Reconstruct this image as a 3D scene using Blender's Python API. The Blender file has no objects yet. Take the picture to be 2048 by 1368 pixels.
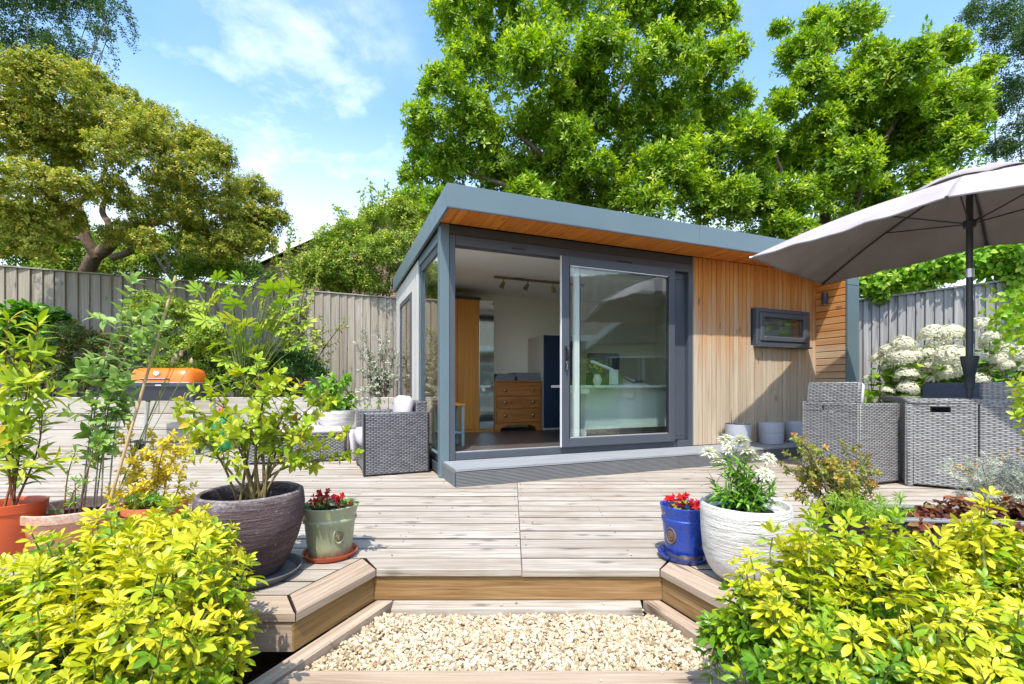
import bpy, math, random
import numpy as np
from mathutils import Vector, Matrix, Quaternion

random.seed(7)
rng = np.random.default_rng(7)
SC = bpy.context.scene
COL = SC.collection
R = math.radians

# ------------------------------------------------------------------ camera
FPX, HY, CH = 925.0, 773.0, 0.85          # focal length and horizon of a 2048 px wide picture, camera height above the deck
cam_d = bpy.data.cameras.new('camera')
cam = bpy.data.objects.new('camera', cam_d)
COL.objects.link(cam)
cam.location = (0, 0, CH)
cam.rotation_euler = (R(90), 0, 0)
cam_d.sensor_width = 36
cam_d.lens = 36 * FPX / 2048
cam_d.shift_y = (HY - 684) / 2048
cam_d.clip_start = 0.05
cam_d.clip_end = 3000
SC.camera = cam

# ------------------------------------------------------------------ sun, sky, exposure
SUN_DIR = Vector((0.063, 0.471, -0.880)).normalized()
sun_d = bpy.data.lights.new('sun', 'SUN')
sun_d.energy = 3.2
sun_d.angle = R(0.55)
sun_d.color = (1.0, 0.95, 0.87)
sun = bpy.data.objects.new('sun', sun_d)
COL.objects.link(sun)
sun.rotation_euler = SUN_DIR.to_track_quat('-Z', 'Y').to_euler()
sun.location = (0, -20, 40)

world = bpy.data.worlds.new('World')
SC.world = world
world.use_nodes = True
SKY_STRENGTH = 0.15


def build_world():
    nt = world.node_tree
    nt.nodes.clear()
    out = nt.nodes.new('ShaderNodeOutputWorld')
    bg = nt.nodes.new('ShaderNodeBackground')
    bg.inputs['Strength'].default_value = SKY_STRENGTH
    sky = nt.nodes.new('ShaderNodeTexSky')
    sky.sky_type = 'NISHITA'
    sky.sun_disc = False
    sky.sun_elevation = R(61.6)
    sky.sun_rotation = math.atan2(-SUN_DIR.x, -SUN_DIR.y)
    sky.altitude = 50
    sky.air_density = 1.0
    sky.dust_density = 1.1
    sky.ozone_density = 2.4
    tc = nt.nodes.new('ShaderNodeTexCoord')
    sep = nt.nodes.new('ShaderNodeSeparateXYZ')
    nt.links.new(tc.outputs['Generated'], sep.inputs[0])

    def math_(op, a, b=None, clamp=False):
        n = nt.nodes.new('ShaderNodeMath')
        n.operation = op
        n.use_clamp = clamp
        for i, v in enumerate((a, b)):
            if v is None:
                continue
            if isinstance(v, (int, float)):
                n.inputs[i].default_value = v
            else:
                nt.links.new(v, n.inputs[i])
        return n.outputs[0]
    zc = math_('MAXIMUM', sep.outputs[2], 0.06)
    zc = math_('ADD', zc, 0.12)
    cx = math_('DIVIDE', sep.outputs[0], zc)
    cy = math_('DIVIDE', sep.outputs[1], zc)
    cmb = nt.nodes.new('ShaderNodeCombineXYZ')
    nt.links.new(cx, cmb.inputs[0])
    nt.links.new(cy, cmb.inputs[1])
    cmb.inputs[2].default_value = 3.7
    noi = nt.nodes.new('ShaderNodeTexNoise')
    noi.inputs['Scale'].default_value = 1.15
    noi.inputs['Detail'].default_value = 9
    noi.inputs['Roughness'].default_value = 0.56
    noi.inputs['Distortion'].default_value = 0.35
    nt.links.new(cmb.outputs[0], noi.inputs['Vector'])
    # broken fair-weather cloud over the whole dome
    cl = nt.nodes.new('ShaderNodeValToRGB')
    cl.color_ramp.elements[0].position = 0.50
    cl.color_ramp.elements[1].position = 0.72
    nt.links.new(noi.outputs['Fac'], cl.inputs['Fac'])
    # a wisp bank to the north west
    dot = nt.nodes.new('ShaderNodeVectorMath')
    dot.operation = 'DOT_PRODUCT'
    nt.links.new(tc.outputs['Generated'], dot.inputs[0])
    d0 = Vector((-0.52, 1.0, 0.66)).normalized()
    dot.inputs[1].default_value = d0
    bank = nt.nodes.new('ShaderNodeMapRange')
    bank.inputs['From Min'].default_value = 0.955
    bank.inputs['From Max'].default_value = 0.995
    bank.interpolation_type = 'SMOOTHSTEP'
    nt.links.new(dot.outputs['Value'], bank.inputs['Value'])
    w = math_('MULTIPLY', bank.outputs[0], 0.5)
    w = math_('ADD', w, 0.34)
    noi2 = nt.nodes.new('ShaderNodeTexNoise')
    noi2.inputs['Scale'].default_value = 2.8
    noi2.inputs['Detail'].default_value = 8
    noi2.inputs['Roughness'].default_value = 0.6
    noi2.inputs['Distortion'].default_value = 0.15
    nt.links.new(cmb.outputs[0], noi2.inputs['Vector'])
    c2 = nt.nodes.new('ShaderNodeMapRange')
    c2.inputs['From Min'].default_value = 0.47
    c2.inputs['From Max'].default_value = 0.74
    nt.links.new(noi2.outputs['Fac'], c2.inputs['Value'])
    f2 = math_('MULTIPLY', bank.outputs[0], c2.outputs[0])
    f1 = math_('MULTIPLY', cl.outputs[0], 0.10)
    f = math_('MAXIMUM', math_('MULTIPLY', f2, 0.66), f1, True)
    # pale veil of thin air towards the horizon
    hz = nt.nodes.new('ShaderNodeMapRange')
    hz.inputs['From Min'].default_value = 0.55
    hz.inputs['From Max'].default_value = 0.10
    hz.inputs['To Max'].default_value = 0.80
    hz.interpolation_type = 'SMOOTHSTEP'
    nt.links.new(sep.outputs[2], hz.inputs['Value'])
    f = math_('MAXIMUM', f, hz.outputs[0], True)
    mix = nt.nodes.new('ShaderNodeMix')
    mix.data_type = 'RGBA'
    nt.links.new(f, mix.inputs[0])
    hsv = nt.nodes.new('ShaderNodeHueSaturation')
    hsv.inputs['Hue'].default_value = 0.495
    hsv.inputs['Saturation'].default_value = 1.1
    hsv.inputs['Value'].default_value = 1.5
    nt.links.new(sky.outputs[0], hsv.inputs['Color'])
    nt.links.new(hsv.outputs[0], mix.inputs[6])
    mix.inputs[7].default_value = (6.0, 6.3, 6.6, 1)
    nt.links.new(mix.outputs[2], bg.inputs['Color'])
    nt.links.new(bg.outputs[0], out.inputs['Surface'])


build_world()
SC.view_settings.view_transform = 'Standard'
SC.view_settings.look = 'None'
SC.view_settings.gamma = 1.0
SC.view_settings.exposure = 0.95
SC.view_settings.use_curve_mapping = False
SC.render.engine = 'CYCLES'
SC.cycles.max_bounces = 10
SC.cycles.diffuse_bounces = 6
SC.cycles.glossy_bounces = 4
SC.cycles.transmission_bounces = 4
SC.cycles.transparent_max_bounces = 16
SC.cycles.caustics_reflective = False
SC.cycles.caustics_refractive = False
SC.cycles.sample_clamp_indirect = 6
SC.cycles.use_denoising = True


def px(x, y, Y):
    """the point at depth Y that the photograph shows at pixel x, y"""
    return np.array([(x - 1024) / FPX * Y, Y, CH - (y - HY) / FPX * Y])


def to_px(p):
    return 1024 + p[0] / p[1] * FPX, HY - (p[2] - CH) / p[1] * FPX


# ------------------------------------------------------------------ tagging
def tag(o, label=None, cat=None, group=None, kind=None):
    if label:
        o['label'] = label
    if cat:
        o['category'] = cat
    if group:
        o['group'] = group
    if kind:
        o['kind'] = kind
    return o


def thing(name, label, cat, loc=(0, 0, 0), rz=0.0, group=None):
    o = bpy.data.objects.new(name, None)
    COL.objects.link(o)
    o.empty_display_size = 0.1
    o.location = [float(v) for v in loc]
    o.rotation_euler = (0, 0, rz)
    return tag(o, label, cat, group)


def link(name, me, parent=None, mat=None, loc=None):
    o = bpy.data.objects.new(name, me)
    COL.objects.link(o)
    if mat is not None and not me.materials:
        me.materials.append(mat)
    if parent is not None:
        o.parent = parent
    if loc is not None:
        o.location = [float(v) for v in loc]
    return o


# ------------------------------------------------------------------ mesh builder
class MB:
    def __init__(self):
        self.v = []
        self.f = []

    def add(self, verts, faces):
        b = len(self.v)
        self.v.extend([tuple(map(float, p)) for p in verts])
        self.f.extend([tuple(b + i for i in f) for f in faces])
        return self

    def box(self, lo, hi, ch=0.0, M=None):
        lo, hi = np.minimum(lo, hi).astype(float), np.maximum(lo, hi).astype(float)
        if ch <= 0:
            vs = [(x, y, z) for x in (lo[0], hi[0]) for y in (lo[1], hi[1]) for z in (lo[2], hi[2])]
            fs = [(0, 1, 3, 2), (4, 6, 7, 5), (0, 4, 5, 1), (2, 3, 7, 6), (0, 2, 6, 4), (1, 5, 7, 3)]
        else:
            ch = min(ch, 0.45 * float((hi - lo).min()))
            c = (lo + hi) / 2
            h = (hi - lo) / 2
            vs, idx = [], {}
            for sx in (-1, 1):
                for sy in (-1, 1):
                    for sz in (-1, 1):
                        for a in range(3):
                            d = h - ch
                            d[a] = h[a]
                            idx[(sx, sy, sz, a)] = len(vs)
                            vs.append(tuple(c + d * (sx, sy, sz)))
            I = idx
            fs = []

            def flip(q, want):
                p = [np.array(vs[i]) for i in q]
                n = np.cross(p[1] - p[0], p[2] - p[0])
                return tuple(q) if np.dot(n, want) > 0 else tuple(reversed(q))
            for s in (-1, 1):
                fs.append(flip([I[(s, -1, -1, 0)], I[(s, 1, -1, 0)], I[(s, 1, 1, 0)], I[(s, -1, 1, 0)]], (s, 0, 0)))
                fs.append(flip([I[(-1, s, -1, 1)], I[(1, s, -1, 1)], I[(1, s, 1, 1)], I[(-1, s, 1, 1)]], (0, s, 0)))
                fs.append(flip([I[(-1, -1, s, 2)], I[(1, -1, s, 2)], I[(1, 1, s, 2)], I[(-1, 1, s, 2)]], (0, 0, s)))
                for u in (-1, 1):
                    fs.append(flip([I[(s, u, -1, 0)], I[(s, u, 1, 0)], I[(s, u, 1, 1)], I[(s, u, -1, 1)]], (s, u, 0)))
                    fs.append(flip([I[(s, -1, u, 0)], I[(s, 1, u, 0)], I[(s, 1, u, 2)], I[(s, -1, u, 2)]], (s, 0, u)))
                    fs.append(flip([I[(-1, s, u, 1)], I[(1, s, u, 1)], I[(1, s, u, 2)], I[(-1, s, u, 2)]], (0, s, u)))
                    for w in (-1, 1):
                        fs.append(flip([I[(s, u, w, 0)], I[(s, u, w, 1)], I[(s, u, w, 2)]], (s, u, w)))
        if M is not None:
            vs = [tuple(M @ Vector(p)) for p in vs]
        return self.add(vs, fs)

    def obox(self, c, size, rot=(0, 0, 0), ch=0.0):
        """box of a size turned by rot and centred at c"""
        from mathutils import Euler
        M = Matrix.Translation(Vector([float(q) for q in c])) @ Euler(rot).to_matrix().to_4x4()
        h = np.array(size) / 2
        return self.box(-h, h, ch, M)

    def prism(self, poly, z0, z1):
        """extrude a plan outline; z0, z1 are numbers or one height for each corner"""
        n = len(poly)
        area = sum(poly[i][0] * poly[(i + 1) % n][1] - poly[(i + 1) % n][0] * poly[i][1] for i in range(n))
        z0 = [z0] * n if np.isscalar(z0) else list(z0)
        z1 = [z1] * n if np.isscalar(z1) else list(z1)
        if area < 0:
            poly, z0, z1 = poly[::-1], z0[::-1], z1[::-1]
        vs = [(p[0], p[1], z) for p, z in zip(poly, z0)] + [(p[0], p[1], z) for p, z in zip(poly, z1)]
        fs = [tuple(range(n - 1, -1, -1)), tuple(range(n, 2 * n))]
        fs += [(i, (i + 1) % n, n + (i + 1) % n, n + i) for i in range(n)]
        return self.add(vs, fs)

    def tube(self, pts, rad, sides=6, cap=True):
        pts = [np.array(p, float) for p in pts]
        n = len(pts)
        rad = [rad] * n if np.isscalar(rad) else list(rad)
        if len(rad) != n:
            rad = list(np.interp(np.linspace(0, 1, n), np.linspace(0, 1, len(rad)), rad))
        vs, fs = [], []
        ref = np.array([0.31, 0.17, 0.93])
        for i in range(n):
            t = pts[min(i + 1, n - 1)] - pts[max(i - 1, 0)]
            t = t / (np.linalg.norm(t) + 1e-9)
            if abs(np.dot(t, ref)) > 0.93:
                ref = np.array([0.9, 0.3, 0.1])
            a = np.cross(t, ref)
            a /= np.linalg.norm(a) + 1e-9
            b = np.cross(t, a)
            for k in range(sides):
                th = 2 * math.pi * k / sides
                vs.append(pts[i] + rad[i] * (a * math.cos(th) + b * math.sin(th)))
        for i in range(n - 1):
            for k in range(sides):
                k2 = (k + 1) % sides
                fs.append((i * sides + k, i * sides + k2, (i + 1) * sides + k2, (i + 1) * sides + k))
        if cap:
            fs.append(tuple(range(sides - 1, -1, -1)))
            fs.append(tuple((n - 1) * sides + k for k in range(sides)))
        return self.add(vs, fs)

    def lathe(self, prof, n=32, c=(0, 0, 0), sx=1.0, sy=1.0, wob=None):
        vs, fs = [], []
        m = len(prof)
        for i, (r, z) in enumerate(prof):
            for k in range(n):
                a = 2 * math.pi * k / n
                q = 1.0 if wob is None else 1 + wob(a, z)
                vs.append((c[0] + r * q * sx * math.cos(a), c[1] + r * q * sy * math.sin(a), c[2] + z))
        for i in range(m - 1):
            for k in range(n):
                k2 = (k + 1) % n
                fs.append((i * n + k, i * n + k2, (i + 1) * n + k2, (i + 1) * n + k))
        if prof[0][0] > 1e-6:
            fs.append(tuple(range(n - 1, -1, -1)))
        if prof[-1][0] > 1e-6:
            fs.append(tuple((m - 1) * n + k for k in range(n)))
        return self.add(vs, fs)

    def mesh(self, name, mat=None, smooth=None, uv=False):
        me = bpy.data.meshes.new(name)
        me.from_pydata(self.v, [], self.f)
        if smooth is not None:
            me.polygons.foreach_set('use_smooth', [True] * len(me.polygons))
            me.set_sharp_from_angle(angle=R(smooth))
        if uv:
            l = me.uv_layers.new(name='UVMap')
            for p in me.polygons:
                n = p.normal
                ax = max(range(3), key=lambda i: abs(n[i]))
                for li in p.loop_indices:
                    q = me.vertices[me.loops[li].vertex_index].co
                    l.data[li].uv = ((q.y, q.z), (q.x, q.z), (q.x, q.y))[ax]
        me.update()
        if mat is not None:
            me.materials.append(mat)
        return me

    def build(self, name, mat, parent=None, smooth=None, uv=False, loc=None):
        return link(name, self.mesh(name, mat, smooth, uv), parent, None, loc)


def box_part(name, mat, parent, lo, hi, ch=0.003, smooth=None, uv=False):
    """a chamfered box whose own origin lies at its centre"""
    lo, hi = np.minimum(lo, hi).astype(float), np.maximum(lo, hi).astype(float)
    c = (lo + hi) / 2
    return MB().box(lo - c, hi - c, ch).build(name, mat, parent, smooth, uv, loc=c)


def copy_tree(o, parent=None):
    c = o.copy()
    COL.objects.link(c)
    if parent is not None:
        c.parent = parent
    for ch in list(o.children):
        copy_tree(ch, c)
    return c


def curve_pts(ctrl, n=12):
    """smooth polyline through control points (Catmull-Rom)"""
    P = [np.array(p, float) for p in ctrl]
    if len(P) < 3:
        return [P[0] + (P[-1] - P[0]) * t for t in np.linspace(0, 1, n)]
    P = [2 * P[0] - P[1]] + P + [2 * P[-1] - P[-2]]
    out = []
    seg = len(P) - 3
    per = max(2, n // seg)
    for i in range(seg):
        p0, p1, p2, p3 = P[i:i + 4]
        for k in range(per):
            t = k / per
            out.append(0.5 * ((2 * p1) + (-p0 + p2) * t + (2 * p0 - 5 * p1 + 4 * p2 - p3) * t * t + (-p0 + 3 * p1 - 3 * p2 + p3) * t ** 3))
    out.append(P[-2])
    return out


# ------------------------------------------------------------------ leaves
def leaf_tpl(w=0.4, shape='ovate', fold=0.25, droop=0.25, n=2, wave=0.0):
    """a leaf of length 1 along +Y, its upper face towards +Z"""
    def hw(t):
        if shape == 'obovate':
            s = math.sin(math.pi * t ** 1.35) ** 0.85
        elif shape == 'lance':
            s = math.sin(math.pi * t ** 0.85) ** 1.15
        elif shape == 'round':
            s = math.sin(math.pi * min(1, 0.06 + 0.94 * t)) ** 0.6
        elif shape == 'strap':
            s = min(1, 6 * t) * min(1, 3.0 * (1 - t)) ** 0.8
        else:
            s = math.sin(math.pi * t ** 0.75) ** 0.9
        return max(0.0, s) * w / 2
    ts = np.linspace(0, 1, n + 1)
    vs = [(0, 0, 0)]
    fs = []
    for i in range(1, n):
        t = ts[i]
        h = hw(t)
        zz = -droop * t * t
        wv = wave * math.sin(7 * t)
        vs += [(-h, t, zz + fold * h + wv * h), (0, t, zz), (h, t, zz + fold * h - wv * h)]
    vs.append((0, 1.0 - 0.15 * droop, -droop))
    b = lambda i: 1 + 3 * (i - 1)
    fs += [(0, 2, 1), (0, 3, 2)]
    for i in range(1, n - 1):
        a, c = b(i), b(i + 1)
        fs += [(a, a + 1, c + 1, c), (a + 1, a + 2, c + 2, c + 1)]
    a, T = b(n - 1), len(vs) - 1
    fs += [(a, a + 1, T), (a + 1, a + 2, T)]
    return np.array(vs, float), fs


def unit(a):
    return a / (np.linalg.norm(a, axis=-1, keepdims=True) + 1e-9)


def rand_unit(n):
    return unit(rng.normal(size=(n, 3)))


class Leaves:
    def __init__(self, tpl):
        self.tpl = tpl
        self.P, self.D, self.N, self.S, self.T = [], [], [], [], []

    def add(self, P, D, N, S, T):
        P = np.atleast_2d(np.asarray(P, float))
        n = len(P)
        self.P.append(P)
        self.D.append(np.broadcast_to(np.asarray(D, float), (n, 3)))
        self.N.append(np.broadcast_to(np.asarray(N, float), (n, 3)))
        self.S.append(np.broadcast_to(np.asarray(S, float), (n,)))
        self.T.append(np.broadcast_to(np.asarray(T, float), (n,)))

    def arrays(self):
        return [np.concatenate(a) for a in (self.P, self.D, self.N, self.S, self.T)]

    def rosettes(self, C, A, k, size, lo=35, hi=80, tint=(0.2, 0.9), off=0.1, jit=0.25):
        """k leaves round every tip C with axis A"""
        n = len(C)
        A = unit(A)
        ref = np.where(np.abs(A[:, 2:3]) > 0.9, np.array([[1.0, 0, 0]]), np.array([[0, 0, 1.0]]))
        U = unit(np.cross(A, ref))
        V = np.cross(A, U)
        ph0 = rng.uniform(0, 6.28, n)
        tn = rng.uniform(tint[0], tint[1], n)
        for j in range(k):
            ph = ph0 + 2.4 * j + rng.normal(0, jit, n)
            th = np.radians(lo + (hi - lo) * (j + 0.5) / k + rng.normal(0, 8, n))
            p = U * np.cos(ph)[:, None] + V * np.sin(ph)[:, None]
            D = A * np.cos(th)[:, None] + p * np.sin(th)[:, None]
            N = A * np.sin(th)[:, None] - p * np.cos(th)[:, None]
            N = N + rng.normal(0, jit, (n, 3))
            s = size * rng.uniform(0.7, 1.15, n)
            self.add(C + D * (off * s)[:, None] - A * (0.5 * s * j / k)[:, None], D, N, s, np.clip(tn + rng.normal(0, 0.12, n), 0, 1))

    def frames(self):
        P, D, N, S, T = self.arrays()
        Yx = unit(D)
        X = unit(np.cross(Yx, N))
        Z = np.cross(X, Yx)
        return P, np.stack([X, Yx, Z], axis=2), S, T

    def count(self):
        return sum(len(p) for p in self.P)

    def build(self, mat, parent, name='foliage', singles=0, part='leaf', kind='stuff', keep=None):
        """parent is an unrotated Empty: the nearest `singles` leaves in view become objects, the rest one mesh"""
        P, F, S, T = self.frames()
        if keep is not None:
            m = keep(P)
            P, F, S, T = P[m], F[m], S[m], T[m]
        o = np.array(parent.location) if parent is not None else np.zeros(3)
        n = len(P)
        one = np.zeros(n, bool)
        if singles:
            c = P + F[:, :, 1] * S[:, None] * 0.5
            y = np.maximum(c[:, 1], 0.2)
            u = 1024 + c[:, 0] / y * FPX
            v = HY - (c[:, 2] - CH) / y * FPX
            inside = (u > -20) & (u < 2068) & (v > -20) & (v < 1388)
            score = np.where(inside, S / y, 0)
            one[np.argsort(-score)[:singles]] = True
            one &= inside
        tv, tf = self.tpl
        if one.any():
            cache = {}
            for i in np.nonzero(one)[0]:
                q = int(min(6, max(0, T[i] * 7)))
                if q not in cache:
                    me = bpy.data.meshes.new(part)
                    vv = tv.copy()
                    vv[:, 2] += 0.05 * np.sin(vv[:, 1] * 3 + q)
                    me.from_pydata(vv.tolist(), [], tf)
                    a = me.attributes.new('tint', 'FLOAT', 'POINT')
                    a.data.foreach_set('value', np.full(len(tv), (q + 0.5) / 7))
                    me.polygons.foreach_set('use_smooth', [True] * len(me.polygons))
                    me.materials.append(mat)
                    cache[q] = me
                ob = bpy.data.objects.new(part, cache[q])
                COL.objects.link(ob)
                ob.parent = parent
                m = F[i] * S[i]
                p = P[i] - o
                ob.matrix_local = Matrix(((m[0, 0], m[0, 1], m[0, 2], p[0]), (m[1, 0], m[1, 1], m[1, 2], p[1]), (m[2, 0], m[2, 1], m[2, 2], p[2]), (0, 0, 0, 1)))
        r = ~one
        if not r.any():
            return None
        ob = merged(name, tv, tf, P[r] - o, F[r] * S[r][:, None, None], T[r], mat, parent)
        if kind:
            ob['kind'] = kind
        return ob


def merged(name, tv, tf, P, F, T, mat, parent, smooth=True):
    n, k = len(P), len(tv)
    V = np.einsum('nij,kj->nki', F, tv) + P[:, None, :]
    lens = np.array([len(f) for f in tf])
    loops = np.concatenate([np.array(f) for f in tf])
    L = (loops[None, :] + (np.arange(n) * k)[:, None]).ravel()
    me = bpy.data.meshes.new(name)
    me.vertices.add(n * k)
    me.vertices.foreach_set('co', V.ravel().astype(np.float32))
    me.loops.add(len(L))
    me.loops.foreach_set('vertex_index', L.astype(np.int32))
    tot = np.tile(lens, n)
    me.polygons.add(len(tot))
    me.polygons.foreach_set('loop_start', np.concatenate([[0], np.cumsum(tot)[:-1]]).astype(np.int32))
    me.polygons.foreach_set('loop_total', tot.astype(np.int32))
    me.polygons.foreach_set('use_smooth', np.full(len(tot), smooth))
    a = me.attributes.new('tint', 'FLOAT', 'POINT')
    a.data.foreach_set('value', np.repeat(T, k).astype(np.float32))
    me.update(calc_edges=True)
    me.validate()
    me.materials.append(mat)
    return link(name, me, parent)


def sample_lobes(lobes, n, inner=0.55, zmin=-0.5):
    """points near the outside of a set of lobes (centre, radius), with their outward directions"""
    c = np.array([l[0] for l in lobes], float)
    r = np.array([np.broadcast_to(l[1], (3,)) for l in lobes], float)
    w = (r[:, 0] * r[:, 2])
    idx = rng.choice(len(lobes), n, p=w / w.sum())
    d = rand_unit(n)
    d[:, 2] = np.where(d[:, 2] < zmin, -d[:, 2] * 0.6, d[:, 2])
    d = unit(d)
    q = rng.uniform(inner ** 3, 1, n) ** (1 / 3.0)
    # lumpy outline: each direction of a lobe bulges differently
    q = np.where(rng.uniform(0, 1, n) < 0.05, q * 1.18, q)          # stray sprigs
    lump = 1 + 0.16 * np.sin(5 * d[:, 0] + idx * 1.7) + 0.14 * np.sin(6 * d[:, 2] + idx * 2.3) + rng.normal(0, 0.07, n)
    return c[idx] + d * r[idx] * (q * lump)[:, None], d


def fray(lobes, k=4, f=0.5, out=0.75):
    """break smooth lobes up: every lobe gets smaller ones round its outside"""
    res = []
    for c, r in lobes:
        r = np.array(np.broadcast_to(r, (3,)), float)
        res.append((c, tuple(r * 0.82)))
        for d in rand_unit(k):
            d[2] = abs(d[2]) * 1.1 - 0.35
            res.append((np.array(c) + d * r * out, tuple(r * f * rng.uniform(0.55, 1.15))))
    return res


def lobes_px(lst, Y, jit=0.6, flat=1.0):
    out = []
    for (x, y, r) in lst:
        yy = Y + random.uniform(-jit, jit)
        rm = r / FPX * yy
        out.append((px(x, y, yy), (rm, rm * flat, rm)))
    return out


# ------------------------------------------------------------------ materials
class G:
    """a material and short calls for its nodes"""

    def __init__(self, name, rough=0.6, spec=0.4, metal=0.0, color=(0.5, 0.5, 0.5)):
        self.m = bpy.data.materials.new(name)
        self.m.use_nodes = True
        self.t = self.m.node_tree
        self.b = self.t.nodes['Principled BSDF']
        self.out = self.t.nodes['Material Output']
        self.b.inputs['Roughness'].default_value = rough
        self.b.inputs['Specular IOR Level'].default_value = spec
        self.b.inputs['Metallic'].default_value = metal
        self.b.inputs['Base Color'].default_value = (*color, 1)

    def put(self, sock, v):
        if v is None:
            return
        if hasattr(v, 'is_linked') or isinstance(v, bpy.types.NodeSocket):
            self.t.links.new(v, sock)
        elif isinstance(v, (tuple, list)) and len(v) == 3 and sock.type == 'RGBA':
            sock.default_value = (*v, 1)
        else:
            sock.default_value = v

    def n(self, typ, ins=None, **props):
        nd = self.t.nodes.new('ShaderNode' + typ)
        for k, v in props.items():
            setattr(nd, k, v)
        for k, v in (ins or {}).items():
            self.put(nd.inputs[k], v)
        return nd

    def math(self, op, a, b=None, clamp=False):
        nd = self.n('Math', operation=op, use_clamp=clamp)
        self.put(nd.inputs[0], a)
        self.put(nd.inputs[1], b)
        return nd.outputs[0]

    def mix(self, fac, a, b, blend='MIX'):
        nd = self.n('Mix', data_type='RGBA', blend_type=blend)
        self.put(nd.inputs[0], fac)
        self.put(nd.inputs[6], a)
        self.put(nd.inputs[7], b)
        return nd.outputs[2]

    def ramp(self, fac, stops, interp='LINEAR'):
        nd = self.n('ValToRGB')
        cr = nd.color_ramp
        cr.interpolation = interp
        while len(cr.elements) < len(stops):
            cr.elements.new(0.5)
        for e, (p, c) in zip(cr.elements, stops):
            e.position = p
            e.color = (*c, 1) if isinstance(c, (tuple, list)) else (c, c, c, 1)
        self.put(nd.inputs[0], fac)
        return nd.outputs[0]

    def rng(self, v, a, b, c=0.0, d=1.0, smooth=False):
        nd = self.n('MapRange', {'Value': v, 'From Min': a, 'From Max': b, 'To Min': c, 'To Max': d})
        if smooth:
            nd.interpolation_type = 'SMOOTHSTEP'
        return nd.outputs[0]

    def coord(self, which='Object', scale=(1, 1, 1), rnd=0.0):
        v = self.n('TexCoord').outputs[which]
        if rnd:
            oi = self.n('ObjectInfo').outputs['Random']
            k = self.n('VectorMath', operation='SCALE')
            k.inputs[0].default_value = (13.1, 7.7, 5.3)
            self.put(k.inputs['Scale'], self.math('MULTIPLY', oi, rnd))
            a = self.n('VectorMath', operation='ADD')
            self.put(a.inputs[0], v)
            self.put(a.inputs[1], k.outputs[0])
            v = a.outputs[0]
        mp = self.n('Mapping')
        mp.inputs['Scale'].default_value = scale
        self.put(mp.inputs['Vector'], v)
        return mp.outputs[0]

    def noise(self, vec, scale, detail=4, rough=0.55, dist=0.0):
        return self.n('TexNoise', {'Vector': vec, 'Scale': scale, 'Detail': detail, 'Roughness': rough, 'Distortion': dist}).outputs['Fac']

    def rand(self):
        return self.n('ObjectInfo').outputs['Random']

    def color(self, c):
        self.put(self.b.inputs['Base Color'], c)
        return self

    def bump(self, h, strength=0.3, dist=0.01):
        nd = self.n('Bump', {'Height': h, 'Strength': strength, 'Distance': dist})
        self.put(self.b.inputs['Normal'], nd.outputs[0])
        return self

    def rough(self, v):
        self.put(self.b.inputs['Roughness'], v)
        return self


def plain(name, color, rough=0.5, spec=0.4, metal=0.0, vary=0.06, scale=6.0, bump=0.0):
    g = G(name, rough, spec, metal)
    v = g.coord('Object')
    n = g.noise(v, scale, 5)
    lo = tuple(c * (1 - vary) for c in color)
    hi = tuple(min(1, c * (1 + vary)) for c in color)
    g.color(g.ramp(n, [(0.3, lo), (0.7, hi)]))
    n2 = g.noise(v, scale * 7, 3)
    g.rough(g.rng(n2, 0.3, 0.7, max(0.02, rough - 0.06), min(1, rough + 0.08)))
    if bump:
        g.bump(g.noise(v, scale * 14, 4), bump, 0.004)
    return g.m


def wood(name, dark, mid, light, axis=0, grain=26.0, along=1.6, knots=0.5, rough=0.75, tint=0.25, stain=None, bump=0.35, spec=0.2):
    """timber whose grain runs along one axis of the board; every board has its own figure"""
    g = G(name, rough, spec)
    sc = [grain, grain, grain]
    sc[axis] = along
    v = g.coord('Object', tuple(sc), rnd=9.0)
    wv = g.noise(v, 1.0, 7, 0.62, 1.2)
    sc2 = [grain * 4, grain * 4, grain * 4]
    sc2[axis] = along * 1.5
    fine = g.noise(g.coord('Object', tuple(sc2), rnd=5.0), 1.0, 4, 0.6)
    c = g.ramp(wv, [(0.28, dark), (0.46, mid), (0.68, light)])
    c = g.mix(g.rng(fine, 0.42, 0.72, 0, 0.55), c, dark)
    # whole-board difference
    c = g.mix(g.math('MULTIPLY', g.rand(), tint), c, dark)
    if knots:
        xyz = g.n('SeparateXYZ', {0: g.coord('Object', (1, 1, 1), rnd=7.0)})
        o3 = [xyz.outputs[i] for i in range(3)]
        across = {0: o3[1], 1: o3[0], 2: g.math('ADD', o3[0], o3[1])}[axis]
        kv = g.n('CombineXYZ', {0: g.math('MULTIPLY', o3[axis], 2.6), 1: g.math('MULTIPLY', across, 6.5)})
        vo = g.n('TexVoronoi', {'Vector': kv.outputs[0], 'Scale': 1.0, 'Randomness': 1.0}, voronoi_dimensions='2D')
        dd = g.math('ADD', vo.outputs['Distance'], g.math('MULTIPLY', g.math('SUBTRACT', wv, 0.5), 0.5))
        k = g.rng(dd, 0.02, 0.17, 1, 0, True)
        sel = g.math('GREATER_THAN', g.n('SeparateColor', {'Color': vo.outputs['Color']}).outputs[0], 1 - knots * 0.6)
        k = g.math('MULTIPLY', g.math('MULTIPLY', k, sel), g.rng(fine, 0.35, 0.6, 0.35, 0.9))
        c = g.mix(k, c, tuple(q * 0.45 for q in dark))
    if stain:
        st = g.noise(g.coord('Object', (1.1, 1.1, 1.1), rnd=3.0), 1.6, 5, 0.6, 0.4)
        c = g.mix(g.rng(st, 0.46, 0.74, 0, 0.7), c, stain)
    g.color(c)
    h = g.math('ADD', g.math('MULTIPLY', wv, 0.6), g.math('MULTIPLY', fine, 0.5))
    g.bump(h, bump, 0.004)
    return g.m


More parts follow.
